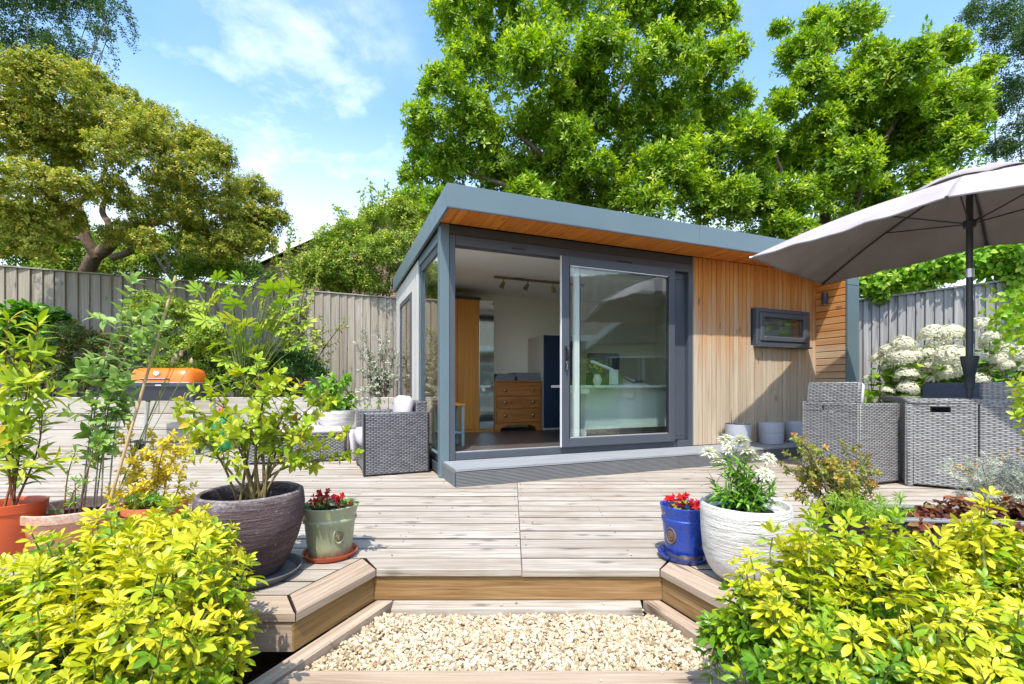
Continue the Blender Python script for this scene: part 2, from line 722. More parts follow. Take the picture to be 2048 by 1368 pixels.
def leaf_mat(name, stops, rough=0.42, spec=0.35, trans=0.35, gain=1.4):
    """leaf colour picked by the leaf's own tint, with light coming through it"""
    g = G(name, rough, spec)
    stops = [(p, tuple(min(0.85, q * gain) for q in c)) for p, c in stops]
    a = g.n('Attribute', attribute_name='tint').outputs['Fac']
    c = g.ramp(a, stops)
    v = g.coord('Object')
    nz = g.noise(v, 22.0, 3)
    c = g.mix(g.rng(nz, 0.35, 0.7, 0.0, 0.22), c, tuple(q * 0.62 for q in stops[0][1]))
    g.color(c)
    tr = g.n('BsdfTranslucent')
    hs = g.n('HueSaturation', {'Saturation': 1.12, 'Value': 1.25, 'Color': c})
    g.put(tr.inputs['Color'], hs.outputs[0])
    mx = g.n('MixShader', {0: trans})
    g.t.links.new(g.b.outputs[0], mx.inputs[1])
    g.t.links.new(tr.outputs[0], mx.inputs[2])
    g.t.links.new(mx.outputs[0], g.out.inputs['Surface'])
    return g.m


def weave(name, strand, light, gap, su=0.030, sv=0.0135, rough=0.38, spec=0.5):
    """woven flat resin cane; uv in metres on every panel"""
    g = G(name, rough, spec)
    uv = g.n('TexCoord').outputs['UV']
    s = g.n('SeparateXYZ', {0: uv})
    v = g.math('DIVIDE', s.outputs[1], sv)
    row = g.math('FLOOR', v)
    fv = g.math('SUBTRACT', v, row)
    u = g.math('DIVIDE', s.outputs[0], su)
    u2 = g.math('ADD', u, row)
    w = g.math('ADD', g.math('MULTIPLY', g.math('SINE', g.math('MULTIPLY', u2, math.pi)), 0.5), 0.5)       # over / under
    prof = g.math('SINE', g.math('MULTIPLY', fv, math.pi))                                                    # round strand
    h = g.math('MULTIPLY', g.math('POWER', prof, 0.6), g.math('ADD', g.math('MULTIPLY', w, 0.85), 0.15))
    n = g.noise(uv, 90.0, 2)
    rowr = g.n('TexWhiteNoise', {'Vector': g.n('CombineXYZ', {0: row, 1: g.math('FLOOR', g.math('MULTIPLY', u2, 0.5))}).outputs[0]}).outputs['Value']
    c = g.mix(g.math('MULTIPLY', g.math('ADD', rowr, n), 0.5), strand, light)
    c = g.mix(g.rng(h, 0.02, 0.30, 1, 0, True), c, gap)
    g.color(c)
    g.bump(h, 0.9, 0.006)
    return g.m


def glass_mat(name, tint=(0.93, 0.97, 0.95), f0=0.05):
    """thin clear pane: passes light, mirrors more at a glancing angle"""
    g = G(name)
    fac = g.n('LayerWeight', {'Blend': 0.5}).outputs['Facing']
    f = g.math('ADD', g.math('MULTIPLY', g.math('POWER', fac, 5.0), 1 - f0), f0, True)
    tr = g.n('BsdfTransparent', {'Color': tint})
    gl = g.n('BsdfGlossy', {'Color': (1, 1, 1), 'Roughness': 0.0})
    mx = g.n('MixShader', {0: f})
    g.t.links.new(tr.outputs[0], mx.inputs[1])
    g.t.links.new(gl.outputs[0], mx.inputs[2])
    g.t.links.new(mx.outputs[0], g.out.inputs['Surface'])
    return g.m


M = {}
# timber
M['deck'] = wood('deck_timber', (0.20, 0.16, 0.12), (0.425, 0.377, 0.312), (0.575, 0.535, 0.47), 0, 34, 1.9, 1.0, 0.8, 0.38, (0.27, 0.215, 0.16), 0.6)
M['deck_trim'] = wood('deck_trim_timber', (0.24, 0.17, 0.115), (0.42, 0.325, 0.235), (0.55, 0.46, 0.36), 0, 30, 1.3, 0.8, 0.8, 0.3, (0.36, 0.26, 0.16), 0.4)
M['riser'] = wood('riser_timber', (0.12, 0.06, 0.022), (0.30, 0.175, 0.070), (0.43, 0.29, 0.14), 0, 30, 1.5, 1.0, 0.7, 0.2, (0.24, 0.17, 0.055), 0.4)
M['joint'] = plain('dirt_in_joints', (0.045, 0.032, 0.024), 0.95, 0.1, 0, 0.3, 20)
M['sleeper'] = wood('sleeper_timber', (0.30, 0.265, 0.22), (0.47, 0.43, 0.375), (0.58, 0.54, 0.48), 0, 14, 0.8, 0.5, 0.85, 0.3, (0.40, 0.36, 0.30), 0.3)
M['fence'] = wood('fence_timber', (0.19, 0.16, 0.125), (0.38, 0.335, 0.275), (0.50, 0.455, 0.38), 2, 22, 0.9, 0.5, 0.85, 0.45, (0.33, 0.27, 0.19), 0.35)
M['fence_grey'] = wood('weathered_fence_timber', (0.20, 0.19, 0.185), (0.36, 0.35, 0.345), (0.48, 0.47, 0.46), 2, 24, 0.9, 0.9, 0.85, 0.4, None, 0.35)
M['pine'] = wood('chest_timber', (0.28, 0.09, 0.02), (0.45, 0.165, 0.038), (0.54, 0.225, 0.06), 0, 16, 1.5, 0.3, 0.4, 0.2, None, 0.1, 0.4)
M['wardrobe'] = wood('wardrobe_timber', (0.44, 0.16, 0.022), (0.58, 0.235, 0.036), (0.63, 0.28, 0.05), 2, 20, 0.6, 0.0, 0.4, 0.1, None, 0.05, 0.4)
M['cane'] = wood('cane_timber', (0.35, 0.24, 0.12), (0.52, 0.38, 0.20), (0.60, 0.46, 0.26), 2, 30, 2, 0.0, 0.6, 0.1, None, 0.1)
M['soffit'] = wood('soffit_cedar', (0.46, 0.125, 0.018), (0.72, 0.25, 0.035), (0.80, 0.36, 0.075), 1, 22, 0.9, 0.35, 0.55, 0.5, None, 0.15, 0.3)


def cedar(name, axis, bleach_lo, bleach_hi, orange=((0.44, 0.135, 0.022), (0.68, 0.28, 0.05), (0.76, 0.40, 0.11))):
    """cedar cladding that weathering has bleached where the eaves do not keep the rain off"""
    g = G(name, 0.7, 0.25)
    sc = [26, 26, 26]
    sc[axis] = 0.9
    wv = g.noise(g.coord('Object', tuple(sc), rnd=9.0), 1.0, 7, 0.62, 1.0)
    sc2 = [90, 90, 90]
    sc2[axis] = 1.5
    fine = g.noise(g.coord('Object', tuple(sc2), rnd=4.0), 1.0, 4, 0.6)
    fresh = g.ramp(wv, [(0.28, orange[0]), (0.48, orange[1]), (0.70, orange[2])])
    old = g.ramp(wv, [(0.26, (0.32, 0.225, 0.135)), (0.44, (0.51, 0.41, 0.285)), (0.68, (0.62, 0.53, 0.40))])
    gz = g.n('SeparateXYZ', {0: g.n('NewGeometry').outputs['Position']}).outputs[2]
    edge = g.noise(g.coord('Object', (1.5, 1.5, 1.0), rnd=6.0), 3.0, 4, 0.6)
    zz = g.math('ADD', gz, g.math('MULTIPLY', g.math('SUBTRACT', edge, 0.5), 0.7))
    zz = g.math('ADD', zz, g.math('MULTIPLY', g.math('SUBTRACT', g.rand(), 0.5), 0.35))
    f = g.rng(zz, bleach_lo, bleach_hi, 0, 1, True)
    c = g.mix(f, old, fresh)
    c = g.mix(g.rng(fine, 0.42, 0.75, 0, 0.4), c, g.mix(f, (0.30, 0.21, 0.13), orange[0]))
    c = g.mix(g.math('MULTIPLY', g.rand(), 0.42), c, g.mix(f, (0.36, 0.27, 0.18), orange[0]))
    vo = g.n('TexVoronoi', {'Vector': g.coord('Object', (6, 6, 2.4) if axis == 2 else (2.4, 2.4, 6), rnd=7.0), 'Scale': 1.0})
    k = g.rng(vo.outputs['Distance'], 0.06, 0.16, 0.7, 0, True)
    sel = g.math('GREATER_THAN', g.n('SeparateColor', {'Color': vo.outputs['Color']}).outputs[0], 0.6)
    c = g.mix(g.math('MULTIPLY', k, sel), c, (0.16, 0.08, 0.035))
    g.color(c)
    g.bump(g.math('ADD', g.math('MULTIPLY', wv, 0.6), g.math('MULTIPLY', fine, 0.5)), 0.3, 0.004)
    return g.m


M['cedar'] = cedar('cedar_cladding', 2, 0.95, 2.3)
M['cedar_wing'] = cedar('cedar_cladding_wing', 1, 0.6, 2.3)
M['cedar_side'] = wood('bleached_cladding', (0.40, 0.37, 0.33), (0.58, 0.55, 0.51), (0.68, 0.66, 0.62), 2, 24, 0.9, 0.2, 0.75, 0.25, None, 0.25)

# building
M['fascia'] = plain('slate_blue_metal', (0.115, 0.165, 0.182), 0.38, 0.5, 0.0, 0.07, 1.5)
M['frame'] = plain('anthracite_frame', (0.070, 0.079, 0.095), 0.4, 0.5, 0.0, 0.05, 3)
M['frame_dark'] = plain('dark_header', (0.06, 0.062, 0.066), 0.5, 0.4)
M['seal'] = plain('black_rubber', (0.015, 0.015, 0.017), 0.6, 0.3)
M['white_frame'] = plain('white_pvc', (0.80, 0.80, 0.79), 0.35, 0.5, 0.0, 0.02)
M['alu'] = plain('pale_aluminium', (0.66, 0.66, 0.66), 0.35, 0.5, 0.7, 0.03)
M['glass'] = glass_mat('window_glass', f0=0.07)
M['step_top'] = wood('grey_composite', (0.19, 0.20, 0.21), (0.27, 0.28, 0.29), (0.33, 0.34, 0.35), 0, 40, 2, 0, 0.7, 0.15, None, 0.2)
M['step_riser'] = plain('grey_composite_riser', (0.20, 0.205, 0.205), 0.7, 0.3, 0, 0.08, 5)
M['wall_in'] = plain('cream_wall', (0.90, 0.86, 0.78), 0.8, 0.2, 0, 0.02, 2)
M['ceiling'] = plain('white_ceiling', (0.88, 0.87, 0.84), 0.8, 0.2, 0, 0.02, 2)
M['floor_in'] = wood('dark_laminate', (0.05, 0.042, 0.038), (0.09, 0.075, 0.068), (0.13, 0.11, 0.10), 0, 12, 0.8, 0.0, 0.35, 0.3, None, 0.05, 0.5)
M['roof'] = plain('roof_membrane', (0.08, 0.085, 0.09), 0.8, 0.2)
M['navy'] = plain('navy_paint', (0.018, 0.034, 0.075), 0.45, 0.4)
M['white_paint'] = plain('white_paint', (0.78, 0.78, 0.77), 0.4, 0.5, 0, 0.02)
M['cream_paint'] = plain('cream_paint', (0.66, 0.62, 0.54), 0.5, 0.4, 0, 0.02)
M['teal_paint'] = plain('teal_paint', (0.18, 0.32, 0.34), 0.5, 0.4)
M['grey_board'] = plain('grey_cardboard', (0.20, 0.20, 0.22), 0.8, 0.2)
M['mirror'] = plain('mirror_glass', (0.86, 0.88, 0.87), 0.02, 0.5, 1.0, 0.0)
M['brass'] = plain('aged_brass', (0.30, 0.22, 0.13), 0.35, 0.5, 0.9)
M['black'] = plain('black_plastic', (0.02, 0.02, 0.022), 0.4, 0.5)
M['dark_grey'] = plain('dark_grey_plastic', (0.045, 0.047, 0.052), 0.45, 0.5)
M['slate'] = plain('slate_fabric', (0.085, 0.095, 0.125), 0.85, 0.1, 0, 0.08, 30, 0.2)
M['chrome'] = plain('bright_steel', (0.75, 0.75, 0.76), 0.2, 0.5, 1.0, 0.02)
M['red_plastic'] = plain('red_plastic', (0.60, 0.03, 0.02), 0.4, 0.5)
M['pink'] = plain('pink_print', (0.75, 0.12, 0.22), 0.6, 0.3)
M['green_metal'] = plain('green_paint', (0.005, 0.24, 0.10), 0.4, 0.5)
M['orange_enamel'] = plain('orange_enamel', (0.80, 0.17, 0.015), 0.25, 0.6, 0, 0.03, 0.8)
M['anthracite'] = plain('anthracite_enamel', (0.045, 0.05, 0.065), 0.4, 0.5)
# garden furniture
M['rattan_dark'] = weave('dark_rattan', (0.06, 0.06, 0.063), (0.20, 0.20, 0.21), (0.008, 0.008, 0.008), 0.026, 0.0165, 0.33, 0.6)
M['rattan_grey'] = weave('grey_rattan', (0.14, 0.135, 0.13), (0.33, 0.32, 0.31), (0.022, 0.028, 0.026), 0.032, 0.0145, 0.45, 0.45)
M['cushion'] = plain('pale_cushion_fabric', (0.52, 0.475, 0.51), 0.9, 0.1, 0, 0.04, 8, 0.12)
M['cushion_grey'] = plain('light_grey_cushion_fabric', (0.55, 0.555, 0.58), 0.9, 0.1, 0, 0.05, 20, 0.15)
M['smoked'] = plain('smoked_glass_top', (0.05, 0.05, 0.055), 0.12, 0.6)


def canvas_mat():
    g = G('taupe_canvas', 0.85, 0.15)
    v = g.coord('Object')
    n = g.noise(v, 3.0, 5)
    fine = g.noise(v, 260.0, 2)
    c = g.ramp(n, [(0.3, (0.37, 0.325, 0.325)), (0.7, (0.46, 0.42, 0.425))])
    c = g.mix(g.rng(fine, 0.4, 0.7, 0, 0.2), c, (0.22, 0.19, 0.185))
    g.color(c)
    g.bump(g.math('ADD', g.math('MULTIPLY', fine, 0.25), g.noise(g.coord('Object', (2, 9, 4)), 1.2, 3)), 0.25, 0.02)
    tr = g.n('BsdfTranslucent')
    g.put(tr.inputs['Color'], c)
    mx = g.n('MixShader', {0: 0.10})
    g.t.links.new(g.b.outputs[0], mx.inputs[1])
    g.t.links.new(tr.outputs[0], mx.inputs[2])
    g.t.links.new(mx.outputs[0], g.out.inputs['Surface'])
    return g.m


M['canvas'] = canvas_mat()


def glaze(name, color, worn, rough=0.2, spec=0.6, low=None):
    g = G(name, rough, spec)
    v = g.coord('Object')
    n = g.noise(v, 9.0, 6, 0.6)
    c = g.mix(g.rng(n, 0.35, 0.75, 0, 0.35), color, tuple(q * 0.6 for q in color))
    sp = g.noise(v, 60.0, 3, 0.7)
    c = g.mix(g.rng(sp, 0.66, 0.74, 0, 0.8), c, worn)
    if low:
        z = g.n('SeparateXYZ', {0: v}).outputs[2]
        zz = g.math('ADD', z, g.math('MULTIPLY', g.math('SUBTRACT', g.noise(v, 25.0, 4), 0.5), 0.05))
        c = g.mix(g.rng(zz, 0.018, 0.030, 1, 0, True), c, low)
    zd = g.n('SeparateXYZ', {0: v}).outputs[2]
    sd = g.noise(v, 38.0, 6, 0.7)
    c = g.mix(g.math('MULTIPLY', g.rng(zd, 0.0, 0.11, 1, 0), g.rng(sd, 0.48, 0.66, 0, 0.8)), c, (0.13, 0.095, 0.06))
    c = g.mix(g.math('MULTIPLY', g.rng(zd, 0.20, 0.255, 0, 1), g.rng(sd, 0.54, 0.70, 0, 0.6)), c, worn)
    g.color(c)
    g.rough(g.rng(sd, 0.4, 0.7, rough, min(1, rough + 0.4)))
    g.bump(g.noise(v, 14.0, 4), 0.08, 0.01)
    return g.m


def rough_pot(name, dark, mid, light, cap, zcap, band=70.0, bump=0.8):
    """hand-thrown pot with rings scratched round it and lime bloom towards the rim"""
    g = G(name, 0.7, 0.3)
    v = g.coord('Object', (5, 5, band))
    n = g.noise(v, 1.0, 6, 0.65, 0.6)
    c = g.ramp(n, [(0.30, dark), (0.5, mid), (0.72, light)])
    ob = g.coord('Object')
    z = g.n('SeparateXYZ', {0: ob}).outputs[2]
    sp = g.noise(ob, 70.0, 4, 0.7)
    zz = g.math('ADD', z, g.math('MULTIPLY', g.math('SUBTRACT', g.noise(ob, 12.0, 5), 0.5), 0.16))
    f = g.math('MULTIPLY', g.rng(zz, zcap - 0.07, zcap + 0.05, 0, 1, True), g.rng(sp, 0.35, 0.62, 0.1, 1))
    f = g.math('MAXIMUM', f, g.rng(sp, 0.60, 0.70, 0, 0.6))
    c = g.mix(f, c, cap)
    g.color(c)
    g.bump(g.math('ADD', n, g.math('MULTIPLY', sp, 0.5)), bump, 0.016)
    return g.m


M['purple_pot'] = rough_pot('plum_glazed_clay', (0.040, 0.026, 0.027), (0.105, 0.068, 0.070), (0.17, 0.122, 0.122), (0.46, 0.43, 0.41), 0.385)
M['white_pot'] = rough_pot('white_rough_ceramic', (0.42, 0.38, 0.30), (0.68, 0.655, 0.60), (0.78, 0.765, 0.72), (0.74, 0.72, 0.66), 0.6, 60.0, 0.9)
M['green_pot'] = glaze('sage_glaze', (0.33, 0.36, 0.215), (0.42, 0.40, 0.28), 0.25)
M['blue_pot'] = glaze('cobalt_glaze', (0.012, 0.055, 0.34), (0.10, 0.14, 0.34), 0.12, 0.7, (0.36, 0.25, 0.14))
M['blue_saucer'] = glaze('cobalt_saucer_glaze', (0.012, 0.055, 0.34), (0.10, 0.14, 0.34), 0.12, 0.7)
M['emblem'] = plain('bare_clay', (0.16, 0.11, 0.075), 0.7, 0.3, 0, 0.3, 40, 0.5)
M['emblem_green'] = plain('bare_clay_green', (0.20, 0.18, 0.10), 0.7, 0.3, 0, 0.3, 40, 0.5)
M['terracotta'] = plain('terracotta', (0.50, 0.155, 0.06), 0.75, 0.25, 0, 0.18, 9, 0.15)
M['terracotta_old'] = rough_pot('limed_terracotta', (0.36, 0.14, 0.065), (0.50, 0.215, 0.11), (0.56, 0.30, 0.18), (0.60, 0.50, 0.42), 0.17, 14.0, 0.3)
M['plastic_terracotta'] = plain('terracotta_plastic', (0.53, 0.085, 0.025), 0.35, 0.5, 0, 0.05)
M['black_pot'] = glaze('dark_brown_glaze', (0.025, 0.018, 0.014), (0.08, 0.06, 0.045), 0.18)
M['grey_saucer'] = plain('grey_plastic_saucer', (0.10, 0.10, 0.105), 0.5, 0.4)
M['planter_grey'] = plain('light_grey_planter', (0.42, 0.43, 0.47), 0.6, 0.3, 0, 0.04)
M['planter_stone'] = plain('dark_planter', (0.055, 0.046, 0.040), 0.8, 0.3, 0, 0.15, 12, 0.2)
M['soil'] = plain('potting_soil', (0.035, 0.025, 0.018), 0.95, 0.1, 0, 0.5, 40, 0.8)
M['bark'] = plain('brown_bark', (0.16, 0.115, 0.08), 0.9, 0.1, 0, 0.4, 14, 0.7)
M['bark_grey'] = plain('grey_bark', (0.30, 0.27, 0.235), 0.9, 0.1, 0, 0.35, 14, 0.6)
M['bark_red'] = plain('red_stem', (0.26, 0.10, 0.05), 0.7, 0.2, 0, 0.25, 20)
M['stem'] = plain('green_stem', (0.17, 0.22, 0.05), 0.6, 0.3, 0, 0.25, 20)
M['stem_brown'] = plain('brown_stem', (0.20, 0.15, 0.06), 0.8, 0.2, 0, 0.3, 20)

# leaves (dark, middle, light)
M['l_choisya'] = leaf_mat('golden_choisya_leaf', [(0.0, (0.085, 0.22, 0.012)), (0.35, (0.24, 0.38, 0.016)), (0.62, (0.50, 0.50, 0.018)), (1.0, (0.68, 0.60, 0.05))], 0.36, 0.4, 0.32, 1.12)
M['l_magnolia'] = leaf_mat('magnolia_leaf', [(0.0, (0.055, 0.125, 0.010)), (0.45, (0.145, 0.24, 0.017)), (0.85, (0.29, 0.385, 0.035)), (1.0, (0.40, 0.45, 0.08))], 0.4, 0.4, 0.42, 1.55)
M['l_acer'] = leaf_mat('golden_tree_leaf', [(0.0, (0.10, 0.16, 0.020)), (0.45, (0.29, 0.30, 0.042)), (0.9, (0.50, 0.43, 0.10)), (1.0, (0.46, 0.22, 0.06))], 0.55, 0.25, 0.34)
M['l_birch'] = leaf_mat('birch_leaf', [(0.0, (0.026, 0.062, 0.018)), (0.6, (0.055, 0.108, 0.03)), (1.0, (0.13, 0.18, 0.06))], 0.5, 0.3, 0.3)
M['l_bush'] = leaf_mat('bush_leaf', [(0.0, (0.05, 0.11, 0.012)), (0.5, (0.135, 0.205, 0.022)), (1.0, (0.32, 0.34, 0.06))], 0.5, 0.3, 0.36, 1.75)
M['l_dark'] = leaf_mat('dark_shrub_leaf', [(0.0, (0.018, 0.05, 0.010)), (0.6, (0.045, 0.10, 0.016)), (1.0, (0.10, 0.17, 0.03))], 0.4, 0.35, 0.28, 1.9)
M['l_rust'] = leaf_mat('rusty_shrub_leaf', [(0.0, (0.03, 0.06, 0.015)), (0.5, (0.07, 0.10, 0.02)), (0.8, (0.19, 0.10, 0.035)), (1.0, (0.32, 0.14, 0.06))], 0.55, 0.25, 0.3, 1.9)
M['l_fatsia'] = leaf_mat('fatsia_leaf', [(0.0, (0.10, 0.21, 0.015)), (0.5, (0.24, 0.36, 0.03)), (1.0, (0.46, 0.47, 0.07))], 0.35, 0.4, 0.3)
M['l_lime'] = leaf_mat('lime_leaf', [(0.0, (0.10, 0.20, 0.014)), (0.5, (0.26, 0.35, 0.02)), (0.85, (0.44, 0.42, 0.035)), (1.0, (0.46, 0.20, 0.03))], 0.4, 0.35, 0.35)
M['l_buddleja'] = leaf_mat('pale_green_leaf', [(0.0, (0.10, 0.20, 0.03)), (0.5, (0.19, 0.30, 0.06)), (1.0, (0.32, 0.42, 0.14))], 0.5, 0.3, 0.35)
M['l_gold'] = leaf_mat('gold_small_leaf', [(0.0, (0.16, 0.22, 0.015)), (0.5, (0.44, 0.38, 0.03)), (1.0, (0.62, 0.48, 0.06))], 0.45, 0.3, 0.3)
M['l_azalea'] = leaf_mat('azalea_leaf', [(0.0, (0.10, 0.16, 0.02)), (0.5, (0.24, 0.26, 0.035)), (0.8, (0.36, 0.22, 0.045)), (1.0, (0.34, 0.09, 0.03))], 0.5, 0.3, 0.3)
M['l_green'] = leaf_mat('fresh_green_leaf', [(0.0, (0.035, 0.11, 0.010)), (0.5, (0.085, 0.22, 0.016)), (1.0, (0.20, 0.36, 0.04))], 0.4, 0.4, 0.3)
M['l_vine'] = leaf_mat('vine_leaf', [(0.0, (0.07, 0.18, 0.012)), (0.5, (0.16, 0.32, 0.02)), (1.0, (0.34, 0.44, 0.05))], 0.4, 0.35, 0.4)
M['l_silver'] = leaf_mat('silver_leaf', [(0.0, (0.22, 0.26, 0.17)), (0.6, (0.42, 0.45, 0.33)), (1.0, (0.60, 0.61, 0.50))], 0.7, 0.2, 0.15, 1.1)
M['l_heuchera'] = leaf_mat('red_brown_leaf', [(0.0, (0.05, 0.018, 0.014)), (0.5, (0.15, 0.040, 0.024)), (0.8, (0.24, 0.085, 0.035)), (1.0, (0.20, 0.19, 0.06))], 0.55, 0.25, 0.25, 1.2)
M['p_white'] = leaf_mat('cream_petal', [(0.0, (0.58, 0.60, 0.30)), (0.5, (0.74, 0.73, 0.54)), (1.0, (0.82, 0.81, 0.73))], 0.6, 0.2, 0.25, 1.0)
M['p_red'] = leaf_mat('red_petal', [(0.0, (0.40, 0.008, 0.012)), (0.6, (0.66, 0.015, 0.02)), (0.85, (0.70, 0.06, 0.02)), (1.0, (0.72, 0.03, 0.20))], 0.5, 0.3, 0.3, 1.0)
M['p_orange'] = leaf_mat('ochre_flower', [(0.0, (0.35, 0.18, 0.03)), (1.0, (0.60, 0.38, 0.08))], 0.6, 0.2, 0.2, 1.0)
M['p_yellow'] = leaf_mat('yellow_petal', [(0.0, (0.60, 0.40, 0.02)), (1.0, (0.75, 0.55, 0.04))], 0.6, 0.2, 0.3, 1.0)


def pebble_mat():
    g = G('limestone_pebble', 0.75, 0.25)
    a = g.n('Attribute', attribute_name='tint').outputs['Fac']
    c = g.ramp(a, [(0.0, (0.20, 0.14, 0.08)), (0.15, (0.36, 0.27, 0.16)), (0.45, (0.53, 0.43, 0.28)), (0.8, (0.62, 0.525, 0.37)), (0.96, (0.68, 0.62, 0.50)), (1.0, (0.42, 0.20, 0.09))])
    n = g.noise(g.coord('Object'), 160.0, 4)
    c = g.mix(g.rng(n, 0.4, 0.75, 0, 0.3), c, (0.45, 0.33, 0.19))
    g.color(c)
    g.bump(n, 0.25, 0.003)
    return g.m


M['pebble'] = pebble_mat()


def ground_mat():
    g = G('soil_and_grass', 0.95, 0.1)
    v = g.coord('Object')
    n = g.noise(v, 8.0, 8, 0.7)
    far = g.noise(v, 0.6, 5)
    soil = g.ramp(n, [(0.3, (0.018, 0.012, 0.008)), (0.7, (0.075, 0.052, 0.034))])
    grass = g.ramp(n, [(0.3, (0.03, 0.06, 0.012)), (0.7, (0.09, 0.15, 0.03))])
    r = g.n('VectorMath', {0: v}, operation='LENGTH').outputs['Value']
    c = g.mix(g.rng(g.math('ADD', r, g.math('MULTIPLY', far, 4)), 12, 15, 0, 1), soil, grass)
    g.color(c)
    g.bump(n, 0.8, 0.03)
    return g.m


M['ground'] = ground_mat()


def brick_mat():
    g = G('red_brick', 0.85, 0.2)
    uv = g.n('TexCoord').outputs['UV']
    b = g.n('TexBrick', {'Vector': uv, 'Color1': (0.26, 0.115, 0.075), 'Color2': (0.17, 0.075, 0.055), 'Mortar': (0.36, 0.33, 0.29), 'Scale': 1.0, 'Mortar Size': 0.010, 'Brick Width': 0.225, 'Row Height': 0.075})
    c = g.mix(g.rng(g.noise(uv, 9.0, 4), 0.4, 0.7, 0, 0.4), b.outputs['Color'], (0.13, 0.065, 0.05))
    g.color(c)
    g.bump(b.outputs['Fac'], -0.4, 0.01)
    return g.m


M['brick'] = brick_mat()
M['tile'] = plain('concrete_roof_tile', (0.15, 0.125, 0.11), 0.85, 0.2, 0, 0.3, 10, 0.3)
M['render'] = plain('cream_render', (0.36, 0.33, 0.28), 0.85, 0.2, 0, 0.05)
M['pane_dark'] = plain('dark_house_glass', (0.02, 0.024, 0.028), 0.05, 0.7)
M['card'] = plain('plant_label_card', (0.50, 0.04, 0.05), 0.5, 0.4, 0, 0.3, 30)
M['card_green'] = plain('plant_label_top', (0.10, 0.20, 0.05), 0.5, 0.4, 0, 0.3, 30)


# ================================================================== THE SETTING
def prism_part(name, mat, parent, poly, z0, z1, rz=0.0, ch=0.004, clean=None):
    """a board with a plan outline; its own x axis runs along the grain"""
    P = np.array(poly, float)
    c = P.mean(axis=0)
    zc = (z0 + z1) / 2
    ca, sa = math.cos(-rz), math.sin(-rz)
    q = [((p[0] - c[0]) * ca - (p[1] - c[1]) * sa, (p[0] - c[0]) * sa + (p[1] - c[1]) * ca) for p in P]
    # eased top edge: upper outline a little smaller
    mb = MB()
    k = len(q)
    ar = sum(q[i][0] * q[(i + 1) % k][1] - q[(i + 1) % k][0] * q[i][1] for i in range(k))
    if ar < 0:
        q = q[::-1]
    ins = []
    for i in range(k):
        a, b, d = np.array(q[i - 1]), np.array(q[i]), np.array(q[(i + 1) % k])
        e1, e2 = (b - a) / (np.linalg.norm(b - a) + 1e-9), (d - b) / (np.linalg.norm(d - b) + 1e-9)
        n1, n2 = np.array((-e1[1], e1[0])), np.array((-e2[1], e2[0]))
        m = (n1 + n2) / max(0.35, 1 + float(n1 @ n2))
        ins.append(b + m * ch)
    vs = [(p[0], p[1], z0 - zc) for p in q] + [(p[0], p[1], z1 - zc - ch) for p in q] + [(p[0], p[1], z1 - zc) for p in ins]
    fs = [tuple(range(k - 1, -1, -1)), tuple(range(2 * k, 3 * k))]
    for i in range(k):
        j = (i + 1) % k
        fs += [(i, j, k + j, k + i), (k + i, k + j, 2 * k + j, 2 * k + i)]
    mb.add(vs, fs)
    o = mb.build(name, mat, parent, None, loc=(c[0], c[1], zc))
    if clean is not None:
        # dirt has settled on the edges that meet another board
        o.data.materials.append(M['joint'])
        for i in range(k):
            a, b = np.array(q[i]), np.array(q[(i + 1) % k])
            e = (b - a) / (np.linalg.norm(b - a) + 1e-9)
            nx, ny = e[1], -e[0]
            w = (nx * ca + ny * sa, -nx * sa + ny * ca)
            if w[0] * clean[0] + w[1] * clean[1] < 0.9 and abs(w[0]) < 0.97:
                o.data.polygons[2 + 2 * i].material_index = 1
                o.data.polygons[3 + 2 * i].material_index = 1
    o.rotation_euler = (0, 0, rz)
    return o


# ground: one sheet to the horizon
g_ = MB()
nr = [0, 3, 6, 9, 12, 16, 25, 60, 200, 900]
vs = [(0, 0, -0.35)]
fs = []
for i, r in enumerate(nr[1:]):
    for k in range(32):
        a = 2 * math.pi * k / 32
        vs.append((r * math.cos(a), 4 + r * math.sin(a), -0.35))
for k in range(32):
    fs.append((0, 1 + k, 1 + (k + 1) % 32))
for i in range(len(nr) - 2):
    for k in range(32):
        a, b = 1 + i * 32, 1 + (i + 1) * 32
        fs.append((a + k, b + k, b + (k + 1) % 32, a + (k + 1) % 32))
g_.add(vs, fs)
ground = g_.build('ground', M['ground'])
tag(ground, 'dark garden soil under and around the raised timber deck', kind='structure')

# ------------------------------------------------------------------ deck
deck = thing('deck', 'weathered grey brown timber deck with a splayed step at its front', None)
deck['kind'] = 'structure'
DY, PITCH, TH = 2.15, 0.143, 0.032
XL, XR, SL, TW = -0.634, 0.690, 0.424, 0.163


def xin(Y, side):
    return XL - TW - SL * (DY - Y) if side < 0 else XR + TW + SL * (DY - Y)


def board(x0, x1, y0, y1, x0b=None, x1b=None, clean=(0, 0)):
    x0b = x0 if x0b is None else x0b
    x1b = x1 if x1b is None else x1b
    dz = random.uniform(-0.0018, 0.0012)
    prism_part('board', M['deck'], deck, [(x0, y0), (x1, y0), (x1b, y1), (x0b, y1)], -TH + dz, dz, 0.0, 0.003, clean)


